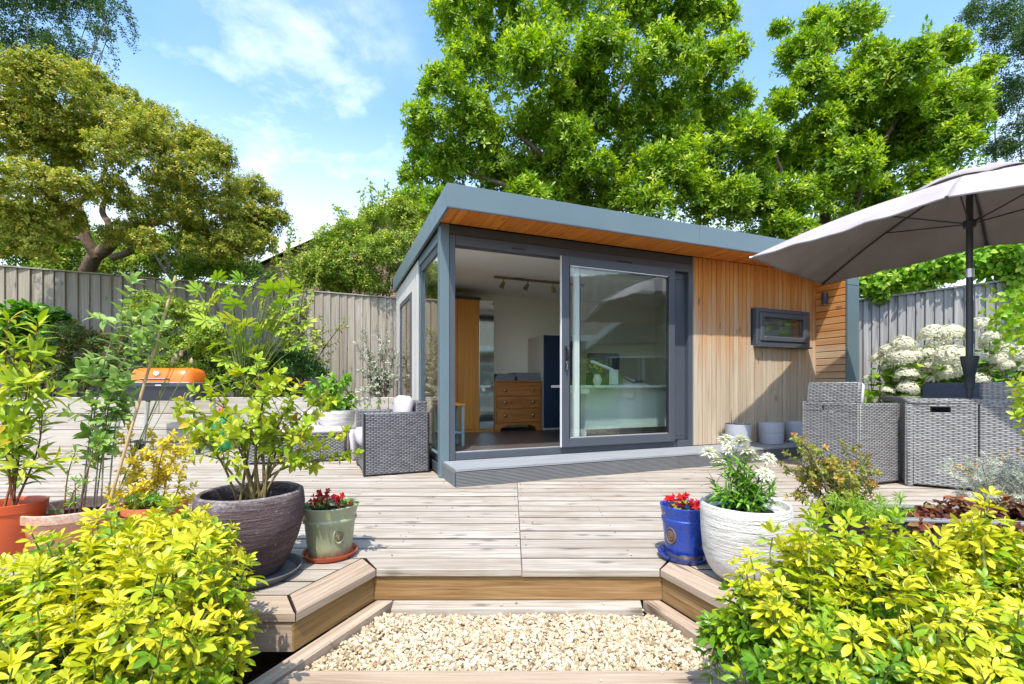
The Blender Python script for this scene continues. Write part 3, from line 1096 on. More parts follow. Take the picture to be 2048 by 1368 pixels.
GAP = 0.006
row = 0
y = DY
while y < 6.5:
    y0, y1 = y + (random.uniform(0.001, 0.005) if row else 0), y + PITCH - random.uniform(0.001, 0.004)
    xr = 5.35 if y < 5.2 else 4.3
    j = 0.046
    jl = -3.1 - 1.2 * ((row * 3) % 4) / 3
    if row == 0:
        board(-5.0, xin(y0, -1) - GAP, y0, y1, -5.0, xin(y1, -1) - GAP)
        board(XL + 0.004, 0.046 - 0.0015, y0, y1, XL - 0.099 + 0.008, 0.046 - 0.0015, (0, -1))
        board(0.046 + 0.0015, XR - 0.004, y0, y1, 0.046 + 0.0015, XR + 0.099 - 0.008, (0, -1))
        board(xin(y0, 1) + GAP, 5.35, y0, y1, xin(y1, 1) + GAP, 5.35)
    else:
        cuts = [-8.6, jl, j, xr]
        if xr > 4.5:
            cuts.insert(3, 3.4 - 0.7 * (row % 3))
        for a, b in zip(cuts[:-1], cuts[1:]):
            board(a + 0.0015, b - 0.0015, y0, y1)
    y += PITCH
    row += 1
# wings either side of the step
WY = 1.735
ang = math.atan2(0.415, 0.176)
for side in (-1, 1):
    X0 = XL if side < 0 else XR
    s = side
    B = (X0 + s * 0.176, WY)
    Cn = (xin(1.885, side), 1.885)
    D = (xin(DY + PITCH - GAP, side), DY + PITCH - GAP)
    A = (X0, DY)
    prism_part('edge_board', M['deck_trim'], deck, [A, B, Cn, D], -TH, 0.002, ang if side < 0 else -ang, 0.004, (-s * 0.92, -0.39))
    far = s * 4.2
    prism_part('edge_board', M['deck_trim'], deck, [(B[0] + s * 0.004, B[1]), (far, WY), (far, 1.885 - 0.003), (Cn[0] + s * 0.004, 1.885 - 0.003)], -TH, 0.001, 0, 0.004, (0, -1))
    for a, b in ((1.888, 2.016), (2.021, 2.147)):
        x_a, x_b = xin(a, side) + s * GAP, xin(b, side) + s * GAP
        if side < 0:
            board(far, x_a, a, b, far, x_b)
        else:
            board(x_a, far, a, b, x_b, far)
    # riser under the splayed edge and along the wing front
    n_ = np.array((s * 0.92, 0.39))
    a_, b_ = np.array(A) + n_ * 0.012, np.array(B) + n_ * 0.012
    prism_part('riser_board', M['riser'], deck, [a_, b_, b_ + n_ * 0.028, a_ + n_ * 0.028], -0.147, -TH - 0.004, ang if side < 0 else -ang)
    prism_part('riser_board', M['deck_trim'], deck, [(b_[0] + s * 0.004, b_[1] + 0.004), (far, WY + 0.012), (far, WY + 0.04), (b_[0] + s * 0.02, WY + 0.04)], -0.150, -TH - 0.003, 0)
prism_part('riser_board', M['riser'], deck, [(XL - 0.016, DY + 0.013), (XR + 0.016, DY + 0.013), (XR + 0.016, DY + 0.04), (XL - 0.016, DY + 0.04)], -0.147, -TH - 0.004, 0)
# screw heads over the bearers
mb = MB()
for r_ in range(1, 22):
    for xs_ in (-2.4, -1.8, -1.2, -0.6, 0.02, 0.072, 0.6, 1.2, 1.8, 2.4):
        for dy_ in (0.035, 0.108):
            if rng.uniform() < 0.5:
                x_, y_ = xs_ + rng.normal(0, .004), DY + r_ * PITCH + dy_ + rng.normal(0, .004)
                mb.lathe([(0.0036, 0.0), (0.0036, 0.0022), (0.0, 0.0024)], 6, (x_, y_, 0.0))
sc_ = mb.build('screw_heads', M['joint'], deck)
sc_['kind'] = 'stuff'
# closing boards and bearers under the deck, so that no daylight shows through
MB().box((-8.6, 2.25, -0.34), (5.35, 2.29, -TH - 0.006)).build('bearer', M['deck_trim'], deck)
for yy in np.arange(2.8, 6.5, 0.6):
    MB().box((-8.6, yy, -0.12), (4.3, yy + 0.045, -TH - 0.004)).build('bearer', M['deck_trim'], deck)

# ------------------------------------------------------------------ lower step: gravel in a timber frame
step = thing('gravel_step_frame', 'timber edging boards framing the pale gravel below the deck step', 'edging')
ZS = -0.147
prism_part('frame_board', M['deck'], step, [(XL + 0.08, DY + 0.01), (XR - 0.09, DY + 0.01), (XR - 0.103, 2.078), (XL + 0.091, 2.078)], ZS - 0.05, ZS, 0)
for side in (-1, 1):
    s = side
    X0 = XL if side < 0 else XR
    o_ = lambda Y: X0 + s * SL * (DY - Y)
    i_ = lambda Y: X0 - s * 0.078 + s * SL * (DY - Y) * 1.02
    prism_part('frame_board', M['deck_trim'], step, [(o_(DY) , DY + 0.008), (o_(1.2) - s * 0.002, 1.2), (i_(1.2), 1.2), (i_(DY), DY + 0.008)], ZS - 0.05, ZS + 0.001, ang if side < 0 else -ang)
prism_part('frame_board', M['deck_trim'], step, [(-0.762, 1.622), (0.838, 1.622), (0.90, 1.475), (-0.824, 1.475)], ZS - 0.05, ZS + 0.003, 0)
prism_part('frame_board', M['deck_trim'], step, [(-0.826, 1.470), (0.902, 1.470), (0.965, 1.325), (-0.889, 1.325)], ZS - 0.05, ZS + 0.002, 0)
gb = MB().prism([(-0.60, 2.09), (0.63, 2.09), (0.87, 1.6), (-0.80, 1.6)], -0.34, -0.20)
o = gb.build('gravel_base', M['pebble'])
tag(o, 'bed of fine stone under the pale gravel', kind='structure')


def pebbles():
    import bmesh
    bm = bmesh.new()
    bmesh.ops.create_icosphere(bm, subdivisions=1, radius=0.5)
    bmesh.ops.subdivide_edges(bm, edges=bm.edges, cuts=1, use_grid_fill=True, smooth=0.6)
    tv = np.array([v.co[:] for v in bm.verts])
    tf = [tuple(v.index for v in f.verts) for f in bm.faces]
    bm.free()
    tv = tv + 0.055 * np.sin(tv[:, [1, 2, 0]] * 7 + 1.3)
    Ps, Fs, Ts = [], [], []
    for layer, (n, z0) in enumerate(((3200, -0.196), (7600, -0.187), (6400, -0.179))):
        Y = rng.uniform(1.605, 2.085, n)
        t = (DY - Y)
        xa, xb = XL + 0.085 - SL * t * 1.02, XR - 0.085 + SL * t * 1.02
        X = xa + (xb - xa) * rng.uniform(0, 1, n)
        # the bed lies a little lower in the middle and heaps towards the boards
        z = z0 + rng.normal(0, 0.003, n) + 0.004 * np.sin(X * 9) * np.sin(Y * 13)
        Ps.append(np.stack([X, Y, z], 1))
    for (x, y) in ((0.02, 2.12), (0.42, 2.11), (-0.05, 2.10), (0.58, 2.05), (0.66, 1.92), (0.83, 1.70), (-0.70, 1.80), (0.3, 1.56), (0.52, 1.60), (0.70, 1.57)):
        Ps.append(np.array([[x, y, ZS + 0.006]]))
    P = np.concatenate(Ps)
    n = len(P)
    a = rng.uniform(0, 6.28, n)
    tl = rng.normal(0, 0.42, (n, 2))
    d = np.stack([np.cos(a), np.sin(a), tl[:, 0]], 1)
    N = np.stack([tl[:, 1], tl[:, 0] * 0.5, np.ones(n)], 1)
    Yx = unit(d)
    X = unit(np.cross(Yx, N))
    Z = np.cross(X, Yx)
    s = np.clip(rng.lognormal(0, 0.38, n), 0.4, 2.3)
    F = np.stack([X * (0.0088 * s)[:, None], Yx * (0.0122 * s * rng.uniform(0.8, 1.25, n))[:, None], Z * (0.0082 * s)[:, None]], 2)
    ob = merged('gravel', tv, tf, P, F, rng.uniform(0, 1, n), M['pebble'], None)
    tag(ob, 'pale cream and buff gravel in the timber framed step', kind='stuff')


pebbles()

# ------------------------------------------------------------------ raised bed
UF = np.array((0.9266, 0.3758))
US = np.array((-0.3758, 0.9266))
FS = np.array((-8.08, 7.30))                 # the fence passes here, running parallel to the garden room
wall = thing('retaining_wall', 'low grey timber sleeper wall holding up the planted bed on the left', 'wall', (-5, 6.55, 0))
for r_ in range(3):
    z0 = 0.002 + r_ * 0.2335
    xs = [-8.8, -6.9 + 0.9 * (r_ == 1), -4.2 - 0.8 * (r_ == 2), -2.35 + 0.3 * r_, -1.66]
    for a, b in zip(xs[:-1], xs[1:]):
        c = np.array(((a + b) / 2 + 5, 0.05, z0 + 0.114))
        h = np.array(((b - a) / 2 - 0.002, 0.05, 0.1135))
        MB().box(-h, h, 0.007).build('sleeper', M['sleeper'], wall, loc=c)
t_ = lambda t, off=0.0: FS + UF * t + US * off
bed = MB().prism([(-8.8, 6.66), (-1.70, 6.66), tuple(t_(6.55, -0.06)), tuple(t_(-0.9, -0.06))], -0.34, 0.60)
tag(bed.build('raised_bed', M['soil']), 'dark soil filling the raised bed behind the sleeper wall', kind='structure')


def fence(name, label, start, direction, length, pitch, ztop, mat, zbot, thick=1, cap=True):
    d = np.array(direction) / np.linalg.norm(direction)
    rz = math.atan2(d[1], d[0])
    f = thing(name, label, 'fence', (start[0], start[1], 0), rz)
    n = int(length / pitch)
    H = ztop(0) - zbot
    me = []
    for k in range(5):
        mb = MB()
        w = pitch * (1.10 + 0.012 * k)
        u = thick
        # feather edged: thin on one side, thick on the other
        mb.prism([(-u * w / 2, 0.012), (u * (w / 2 - 0.004), -0.020), (u * w / 2, -0.016), (u * w / 2, 0.008), (-u * w / 2, 0.016)], -H / 2, H / 2)
        me.append(mb.mesh('board', mat))
    for i in range(n):
        o = link('board', me[(i * 3) % 5], f, None, ((i + 0.5) * pitch, random.uniform(-0.004, 0.004), zbot + (ztop((i + 0.5) * pitch) - zbot) - H / 2 + random.uniform(-0.006, 0.004)))
        o.rotation_euler = (0, random.uniform(-0.006, 0.006), 0)
    if cap:
        k = 0
        L = 1.83
        while k * L < length:
            a, b = k * L, min(length, (k + 1) * L) - 0.003
            za, zb = ztop(a), ztop(b)
            mb = MB().prism([(a, -0.035), (b, -0.035), (b, 0.035), (a, 0.035)], [za, zb, zb, za], [za + 0.022, zb + 0.022, zb + 0.022, za + 0.022])
            mb.build('capping_rail', mat, f)
            k += 1
    for zr in (0.35, 1.2):
        mb = MB().prism([(0, 0.016), (length, 0.016), (length, 0.06), (0, 0.06)], zbot + zr, zbot + zr + 0.08)
        mb.build('arris_rail', mat, f)
    return f


fence('boundary_fence', 'tall dappled timber board fence behind the raised bed on the left', t_(-1.6), UF, 11.2, 0.15,
      lambda t: 2.744 - 0.0115 * (t - 1.6), M['fence'], -0.3)
FR0, FRD = np.array((4.45, 7.62)), np.array((0.745, -0.667))
fence('side_fence', 'silver grey timber fence behind the white hydrangeas', FR0, FRD, 4.4, 0.098,
      lambda t: 2.09 + 0.042 * t, M['fence_grey'], -0.3, -1)


# ================================================================== GARDEN ROOM
RZ = math.atan2(0.3758, 0.9266)
P0 = np.array((-0.667, 4.286))


def W(t, s, z=0.0):
    """the garden room's own plan (along the front, inwards, up) to the world"""
    p = P0 + UF * t + US * s
    return (p[0], p[1], z)


room = thing('garden_room', 'garden room clad in cedar with slate blue eaves and sliding glass door', 'garden room', W(0, 0), RZ)


def rp(name, mat, lo, hi, ch=0.003, parent=None, smooth=None):
    return box_part(name, M[mat], parent or room, lo, hi, ch, smooth)


def rsub(name, mat, par, lo, hi, ch=0.002):
    """a sub-part given in the room's plan, hung under a part whose origin is its centre"""
    o = box_part(name, M[mat], par, lo, hi, ch)
    o.location = np.array(o.location) - np.array(par.location)
    return o


SOF = 2.372
FB, FT = 2.359, 2.564            # fascia bottom and top at the front
WZ0, WZ1 = 0.155, 2.365
TD0, TD1 = 0.09, 2.945           # door opening
TC1 = 5.127                      # inner corner with the wing
DEEP = 2.85
slope = -0.0272
zt = lambda s: FT + slope * (s + 0.42)
zb = lambda s: FB + slope * (s + 0.42) * 0.95
# fascia, roof
for a_, b_ in ((-0.038, 2.698), (2.701, 5.345)):
    MB().box((a_, -0.42, FB), (b_, -0.395, FT), 0.003).build('fascia', M['fascia'], room)
mb = MB().prism([(-0.0375, -0.394), (-0.012, -0.394), (-0.012, 2.87), (-0.0375, 2.87)], [zb(-0.394), zb(-0.394), zb(2.87), zb(2.87)], [zt(-0.394), zt(-0.394), zt(2.87), zt(2.87)])
mb.build('fascia', M['fascia'], room)
mb = MB().prism([(5.320, -0.394), (5.3445, -0.394), (5.3445, 2.87), (5.320, 2.87)], [zb(-0.394), zb(-0.394), zb(2.87), zb(2.87)], [zt(-0.394), zt(-0.394), zt(2.87), zt(2.87)])
mb.build('fascia', M['fascia'], room)
mb = MB().prism([(-0.010, -0.393), (5.318, -0.393), (5.318, 2.868), (-0.010, 2.868)], [2.40, 2.40, 2.36, 2.36], [zt(-0.393) - 0.012] * 2 + [zt(2.868) - 0.012] * 2)
mb.build('roof', M['roof'], room)
mb = MB().box((-0.0365, 2.871, zb(2.87)), (5.3435, 2.89, zt(2.87)), 0.003)
mb.build('fascia', M['fascia'], room)
# drip lip at the fascia's lower edge
MB().box((-0.041, -0.424, FB - 0.004), (5.348, -0.4205, FB + 0.006)).build('drip_edge', M['frame'], room)
# soffit boards, each its own
n = 54
pw = (5.10 + 0.01) / n
for i in range(n):
    a = -0.008 + i * pw
    box_part('soffit_board', M['soffit'], room, (a + 0.0015, -0.392, SOF), (a + pw - 0.0015, -0.001, SOF + 0.018), 0.004)
# corner post and base
rp('corner_post', 'fascia', (0.0, -0.006, 0.0), (0.088, 0.10, SOF - 0.003), 0.004)
rp('plinth', 'frame', (0.012, 0.101, 0.02), (0.05, DEEP, 0.115))
# header over the door and outer frame
rp('door_header', 'frame_dark', (0.089, 0.012, 2.277), (TD1 + 0.055, 0.09, SOF - 0.004))
fr = rp('door_frame', 'frame', (0.090, 0.002, WZ0), (0.147, 0.105, 2.274), 0.004)
rsub('frame_rail', 'frame', fr, (0.149, 0.002, 2.182), (TD1 - 0.002, 0.105, 2.274))
rsub('frame_rail', 'frame', fr, (0.149, 0.002, WZ0), (TD1 - 0.002, 0.105, 0.222))
rsub('frame_stile', 'frame', fr, (TD1, 0.002, WZ0), (TD1 + 0.052, 0.105, 2.274))
rsub('threshold', 'alu', fr, (0.149, 0.030, 0.2225), (1.30, 0.07, 0.230))
for (a, b) in ((0.72, 0.86), (1.95, 2.15)):
    rsub('vent', 'black', fr, (a, -0.0015, 2.205), (b, 0.001, 2.222), 0.0005)
rp('corner_trim', 'fascia', (TD1 + 0.0535, -0.004, WZ0), (TD1 + 0.0665, 0.09, SOF - 0.004))
# the fixed light behind the slider
fx = rp('fixed_light', 'frame', (2.60, 0.062, 0.2235), (TD1 - 0.002, 0.100, 0.275))
rsub('stile', 'frame', fx, (2.800, 0.060, 0.277), (TD1 - 0.003, 0.102, 2.10))
rsub('rail', 'frame', fx, (1.52, 0.062, 2.102), (TD1 - 0.003, 0.100, 2.180))
rsub('rail', 'frame', fx, (1.52, 0.0622, 0.2235), (2.599, 0.100, 0.275))
rsub('stile', 'white_frame', fx, (1.455, 0.058, 0.235), (1.517, 0.098, 2.178))
rsub('gasket', 'seal', fx, (1.518, 0.060, 0.277), (1.530, 0.096, 2.100), 0.001)
rsub('pane', 'glass', fx, (1.531, 0.078, 0.276), (2.799, 0.084, 2.101), 0)
# sliding leaf
sl = rp('sliding_door', 'frame', (1.252, -0.046, 0.226), (1.340, -0.001, 2.190), 0.005)
rsub('stile', 'frame', sl, (2.618, -0.046, 0.226), (2.706, -0.001, 2.190), 0.005)
rsub('rail', 'frame', sl, (1.3405, -0.046, 0.226), (2.6175, -0.001, 0.318), 0.005)
rsub('rail', 'frame', sl, (1.3405, -0.046, 2.098), (2.6175, -0.001, 2.190), 0.005)
for lo, hi in (((1.341, -0.0435, 0.319), (1.349, -0.004, 2.097)), ((2.608, -0.0435, 0.319), (2.617, -0.004, 2.097)), ((1.350, -0.0435, 0.319), (2.607, -0.004, 0.327)), ((1.350, -0.0435, 2.088), (2.607, -0.004, 2.097))):
    rsub('bead', 'seal' if hi[2] - lo[2] > 1 else 'alu', sl, lo, hi, 0.001)
rsub('pane', 'glass', sl, (1.3495, -0.030, 0.3275), (2.6075, -0.012, 2.0875), 0)
rsub('edge_strip', 'white_frame', sl, (1.2475, -0.040, 0.228), (1.2515, -0.008, 2.188), 0.001)
hb = MB().box((1.281, -0.054, 1.015), (1.311, -0.0465, 1.265), 0.005)
c0 = np.array(sl.location)
hb.v = [tuple(np.array(p) - c0) for p in hb.v]
hb.build('handle_plate', M['black'], sl)
hp = [np.array(p) - c0 for p in ((1.296, -0.054, 1.24), (1.296, -0.092, 1.235), (1.300, -0.100, 1.19), (1.304, -0.092, 1.145), (1.304, -0.054, 1.14))]
MB().tube(curve_pts(hp, 14), 0.010, 8).build('handle', M['black'], sl, 50)
rp('door_stop', 'black', (2.73, -0.03, 0.226), (2.765, 0.0, 0.258), 0.006)
keys = thing('key_bunch', 'small bunch of keys hanging from the lock of the glass door', 'keys', W(1.296, -0.062, 1.06), RZ)
MB().tube([(0, 0.008, 0.03), (0, -0.012, 0.03)], 0.008, 8).build('key', M['chrome'], keys, 40)
MB().obox((0.0, -0.016, 0.035), (0.022, 0.003, 0.026), (0, 0.2, 0), 0.001).build('key', M['chrome'], keys)
MB().obox((0.003, -0.014, -0.012), (0.013, 0.003, 0.06), (0, 0.12, 0), 0.001).build('key', M['chrome'], keys)
MB().obox((-0.004, -0.011, -0.045), (0.006, 0.004, 0.11), (0, -0.06, 0), 0.001).build('lanyard', M['black'], keys)

# front cladding: vertical cedar boards round the small window
WIN = (3.968, 4.932, 1.365, 1.830)
n = 30
pw = (TC1 - (TD1 + 0.068)) / n
for i in range(n):
    a = TD1 + 0.068 + i * pw
    lo, hi = a + 0.0035, a + pw - 0.0035
    d = random.uniform(-0.003, 0.002)
    segs = [(WZ0 + 0.004, SOF - 0.003)]
    if hi > WIN[0] and lo < WIN[1]:
        segs = [(WZ0 + 0.004, WIN[2] - 0.002), (WIN[3] + 0.002, SOF - 0.003)]
    for z0, z1 in segs:
        box_part('cladding_board', M['cedar'], room, (lo, -0.004 + d, z0), (hi, 0.018, z1), 0.004)
rp('backing', 'frame_dark', (TD1 + 0.068, 0.022, WZ0), (TC1 + 0.10, 0.06, SOF - 0.01))
# small window
wn = rp('window', 'frame', (WIN[0], -0.055, WIN[2]), (WIN[0] + 0.055, 0.02, WIN[3]), 0.006)
rsub('frame_stile', 'frame', wn, (WIN[1] - 0.055, -0.055, WIN[2]), (WIN[1], 0.02, WIN[3]), 0.006)
rsub('frame_rail', 'frame', wn, (WIN[0] + 0.0555, -0.055, WIN[3] - 0.05), (WIN[1] - 0.0555, 0.02, WIN[3]), 0.006)
rsub('frame_rail', 'frame', wn, (WIN[0] + 0.0555, -0.055, WIN[2]), (WIN[1] - 0.0555, 0.02, WIN[2] + 0.05), 0.006)
a, b, c, d = WIN[0] + 0.057, WIN[1] - 0.057, WIN[2] + 0.052, WIN[3] - 0.052
rsub('sash', 'frame', wn, (a, -0.068, c), (a + 0.07, 0.0, d), 0.010)
rsub('sash', 'frame', wn, (b - 0.07, -0.068, c), (b, 0.0, d), 0.010)
rsub('sash', 'frame', wn, (a + 0.0705, -0.068, d - 0.065), (b - 0.0705, 0.0, d), 0.010)
rsub('sash', 'frame', wn, (a + 0.0705, -0.068, c), (b - 0.0705, 0.0, c + 0.065), 0.010)
rsub('pane', 'glass', wn, (a + 0.0705, -0.040, c + 0.0655), (b - 0.0705, -0.022, d - 0.0655), 0)
rsub('sill', 'frame', wn, (WIN[0] - 0.004, -0.085, WIN[2] - 0.022), (WIN[1] + 0.004, -0.005, WIN[2] - 0.001), 0.004)

# the wing on the right: cedar planks inside, slate metal on its end
n = 25
ph = (SOF - 0.004 - WZ0) / n
for i in range(n):
    z0 = WZ0 + i * ph
    box_part('wing_board', M['cedar_wing'], room, (TC1 - 0.022, -0.392, z0 + 0.003), (TC1 - 0.001 + random.uniform(-.001, .002), -0.006, z0 + ph - 0.005), 0.004)
rp('wing_wall', 'frame_dark', (TC1 + 0.003, -0.393, 0.0), (5.318, DEEP, 2.34))
rp('wing_end', 'fascia', (TC1 - 0.026, -0.424, 0.0), (5.322, -0.394, 2.130), 0.003)
rp('wing_end', 'fascia', (TC1 - 0.026, -0.4245, 2.133), (5.322, -0.394, FB - 0.006), 0.003)

# side wall: long glazed light, trim, pale boards with a narrow window
sg = rp('side_window', 'frame', (0.03, 0.101, 0.118), (0.075, 1.07, 0.205))
rsub('head', 'fascia', sg, (0.012, 0.101, 2.235), (0.075, 1.118, 2.33))
rsub('frame_rail', 'frame', sg, (0.03, 0.101, 2.155), (0.075, 1.07, 2.233))
rsub('frame_stile', 'frame', sg, (0.03, 1.00, 0.207), (0.075, 1.07, 2.153))
rsub('frame_stile', 'frame', sg, (0.03, 0.102, 0.207), (0.075, 0.135, 2.153))
rsub('sill', 'fascia', sg, (-0.004, 0.101, 0.206), (0.0295, 0.999, 0.222))
rsub('pane', 'glass', sg, (0.045, 0.1355, 0.2075), (0.055, 0.9995, 2.1525), 0)
rp('side_trim', 'fascia', (0.012, 1.072, 0.118), (0.070, 1.118, 2.233))
SW = (1.59, 2.49, 0.25, 2.02)
n = 17
pw = (DEEP - 1.12) / n
for i in range(n):
    a = 1.12 + i * pw
    lo, hi = a + 0.002, a + pw - 0.002
    segs = [(0.118, zb(a) - 0.012)]
    if hi > SW[0] and lo < SW[1]:
        segs = [(0.118, SW[2] - 0.002), (SW[3] + 0.002, zb(a) - 0.012)]
    for z0, z1 in segs:
        box_part('side_board', M['cedar_side'], room, (0.006, lo, z0), (0.026, hi, z1), 0.003)
sw = rp('narrow_window', 'frame', (0.0, SW[0], SW[2]), (0.05, SW[0] + 0.06, SW[3]))
rsub('frame_stile', 'frame', sw, (0.0, SW[1] - 0.06, SW[2]), (0.05, SW[1], SW[3]))
rsub('frame_rail', 'frame', sw, (0.0, SW[0] + 0.0605, SW[3] - 0.06), (0.05, SW[1] - 0.0605, SW[3]))
rsub('frame_rail', 'frame', sw, (0.0, SW[0] + 0.0605, SW[2]), (0.05, SW[1] - 0.0605, SW[2] + 0.06))
rsub('pane', 'glass', sw, (0.012, SW[0] + 0.0605, SW[2] + 0.0605), (0.018, SW[1] - 0.0605, SW[3] - 0.0605), 0)
# inner shell
rp('back_wall', 'wall_in', (0.03, 2.60, 0.0), (5.12, DEEP, 2.345), 0)
rp('partition', 'wall_in', (4.60, 0.061, 0.2), (4.70, 2.598, 2.30), 0)
rp('inner_wall', 'wall_in', (0.028, 1.125, 0.2), (0.06, 1.588, 2.285), 0)
rp('inner_wall', 'wall_in', (0.028, 2.492, 0.2), (0.06, 2.598, 2.285), 0)
rp('inner_wall', 'wall_in', (0.028, 1.5885, 2.022), (0.06, 2.4915, 2.285), 0)
rp('inner_wall', 'wall_in', (3.02, 0.061, 0.2), (4.598, 0.10, 2.285), 0)
rp('ceiling', 'ceiling', (0.076, 0.092, 2.290), (4.69, 2.599, 2.335), 0)
rp('bulkhead', 'ceiling', (0.15, 0.106, 2.19), (3.0, 0.125, 2.289), 0)
fl = 14
pw = (2.598 - 0.107) / fl
for i in range(fl):
    a = 0.107 + i * pw
    for x0, x1 in ((0.08, 1.4 + 0.3 * (i % 3)), (1.4 + 0.3 * (i % 3), 3.1 + 0.25 * (i % 4)), (3.1 + 0.25 * (i % 4), 4.598)):
        box_part('floor_board', M['floor_in'], room, (x0 + .0008, a + 0.0008, 0.17), (x1 - .0008, a + pw - 0.0008, 0.2), 0.0015)
# step along the front: grooved composite
for k, (a, b) in enumerate(((-0.447, -0.302), (-0.298, -0.153), (-0.149, -0.008))):
    for (x0, x1) in ((0.03, 2.22 + 0.2 * k), (2.223 + 0.2 * k, TC1 - 0.03)):
        box_part('step_board', M['step_top'], room, (x0, a, 0.131), (x1, b, 0.155), 0.003)
ng = 10
prof = []
for i in range(ng):
    z = 0.004 + i * (0.124 / ng)
    prof += [(-0.432, z), (-0.4435, z + 0.001), (-0.4435, z + 0.0072), (-0.432, z + 0.0082)]
for (x0, x1) in ((0.034, 2.40), (2.403, TC1 - 0.034)):
    mb = MB()
    vs = [(x0, p[0], p[1]) for p in prof] + [(x1, p[0], p[1]) for p in prof]
    m = len(prof)
    mb.add(vs, [(i, m + i, m + i + 1, i + 1) for i in range(m - 1)])
    mb.box((x0, -0.431, 0.002), (x1, -0.40, 0.129))
    mb.build('step_riser', M['step_riser'], room)
mb = MB()
m = len(prof)
sp = [(p[0] + 0.436 + 0.034, p[1]) for p in prof]
mb.add([(p[0] - 0.0005, -0.434, p[1]) for p in sp] + [(p[0] - 0.0005, -0.01, p[1]) for p in sp], [(i, i + 1, m + i + 1, m + i) for i in range(m - 1)])
mb.box((0.0345, -0.434, 0.002), (0.08, -0.012, 0.129))
mb.build('step_riser', M['step_riser'], room)

# wall light
wl = thing('wall_light', 'small dark cylinder wall light on the cedar wing', 'wall light', W(TC1 - 0.062, -0.155, 2.0), RZ)
MB().lathe([(0.0, -0.075), (0.030, -0.075), (0.034, -0.07), (0.034, 0.07), (0.030, 0.075), (0, 0.075)], 20).build('lamp_body', M['dark_grey'], wl, 40)
MB().box((0.02, -0.03, -0.03), (0.041, 0.03, 0.03), 0.004).build('bracket', M['dark_grey'], wl)
MB().lathe([(0.0, -0.079), (0.024, -0.079), (0.024, -0.0755), (0, -0.0755)], 16).build('lens', M['alu'], wl, 40)

# ================================================================== INSIDE
wd = thing('wardrobe', 'tall oak wardrobe with a mirrored door inside the garden room', 'wardrobe', W(0.09, 2.05, 0.2), RZ)
MB().box((0, 0.02, 0), (1.18, 0.545, 1.88)).build('carcass', M['wardrobe'], wd)
MB().box((0.0, 0.0, 0.0), (1.18, 0.019, 0.035), 0.002).build('plinth', M['wardrobe'], wd)
for a, b in ((0.0, 0.318), (0.322, 0.640), (0.644, 0.958)):
    MB().box((a, 0.0, 0.04), (b, 0.019, 1.878), 0.002).build('door', M['wardrobe'], wd)
mir = MB().box((0.962, 0.0, 0.04), (1.18, 0.012, 1.878), 0.001).build('mirror_door', M['mirror'], wd)
MB().box((0.03, 0.05, 1.882), (1.0, 0.40, 1.93), 0.004).build('top_board', M['frame_dark'], wd)

ch = thing('chest_of_drawers', 'small pine chest of three drawers with round knobs', 'chest', W(1.275, 2.02, 0.2), RZ)
CW, CD, CHh = 0.74, 0.46, 0.735
MB().box((0.02, 0.012, 0.11), (CW - 0.02, CD, CHh - 0.025), 0.003).build('carcass', M['pine'], ch)
MB().box((0, -0.008, CHh - 0.024), (CW, CD, CHh), 0.005).build('top', M['pine'], ch)
MB().prism([(0.0, 0.0), (0.02, 0.0), (0.02, CD), (0.0, CD)], 0.0, CHh - 0.026).build('side_panel', M['pine'], ch)
mb = MB().prism([(CW - 0.02, 0.0), (CW, 0.0), (CW, CD), (CW - 0.02, CD)], 0.0, CHh - 0.026)
mb.build('side_panel', M['pine'], ch)
z = 0.125
for h in (0.205, 0.18, 0.165):
    dr = MB().box((0.026, -0.006, z), (CW - 0.026, 0.011, z + h - 0.008), 0.004).build('drawer', M['pine'], ch)
    for kx in (0.15, CW - 0.15):
        kb = MB().lathe([(0.010, 0), (0.010, 0.012), (0.022, 0.02), (0.024, 0.028), (0.016, 0.036), (0, 0.038)], 14)
        kb.v = [(p[0] + kx, -0.007 - p[2], p[1] + z + h / 2) for p in kb.v]
        kb.build('knob', M['brass'], dr, 40)
    z += h
mb = MB()
vs = [(0.021, 0.0, 0.12), (0.021, 0.0, 0.0), (0.085, 0.0, 0.0), (0.10, 0.0, 0.05), (0.14, 0.0, 0.062), (0.18, 0, 0.085), (CW - 0.18, 0, 0.085), (CW - 0.14, 0.0, 0.062), (CW - 0.10, 0.0, 0.05), (CW - 0.085, 0.0, 0.0), (CW - 0.021, 0.0, 0.0), (CW - 0.021, 0.0, 0.12)]
k = len(vs)
mb.add(vs + [(p[0], 0.018, p[2]) for p in vs], [tuple(range(k)), tuple(range(2 * k - 1, k - 1, -1))] + [(i, k + i, k + (i + 1) % k, (i + 1) % k) for i in range(k)])
mb.build('apron', M['pine'], ch)
for (nm, lab, x, s, z, sz) in (('storage_box', 'lower grey flat box at the left end of the pine chest', 1.45, 2.24, 0.936, (0.30, 0.36, 0.055)),
                               ('storage_box', 'upper grey flat box overhanging the left box on the pine chest', 1.49, 2.26, 0.992, (0.30, 0.30, 0.045)),
                               ('storage_box', 'lower grey flat box at the right end of the pine chest', 1.83, 2.24, 0.936, (0.36, 0.36, 0.06)),
                               ('storage_box', 'upper grey flat box stacked at the right of the pine chest', 1.82, 2.25, 0.997, (0.38, 0.34, 0.06))):
    b = thing(nm, lab, 'box', W(x, s, z), RZ + random.uniform(-.04, .04), 'grey boxes on the pine chest')
    MB().box((-sz[0] / 2, -sz[1] / 2, 0), (sz[0] / 2, sz[1] / 2, sz[2] * 0.66), 0.002).build('tray', M['grey_board'], b)
    MB().box((-sz[0] / 2 - .003, -sz[1] / 2 - .003, sz[2] * 0.665), (sz[0] / 2 + .003, sz[1] / 2 + .003, sz[2]), 0.002).build('lid', M['grey_board'], b)
cb = thing('cabinet', 'tall navy blue door cabinet beside the pine chest', 'cabinet', W(2.045, 2.0, 0.2), RZ)
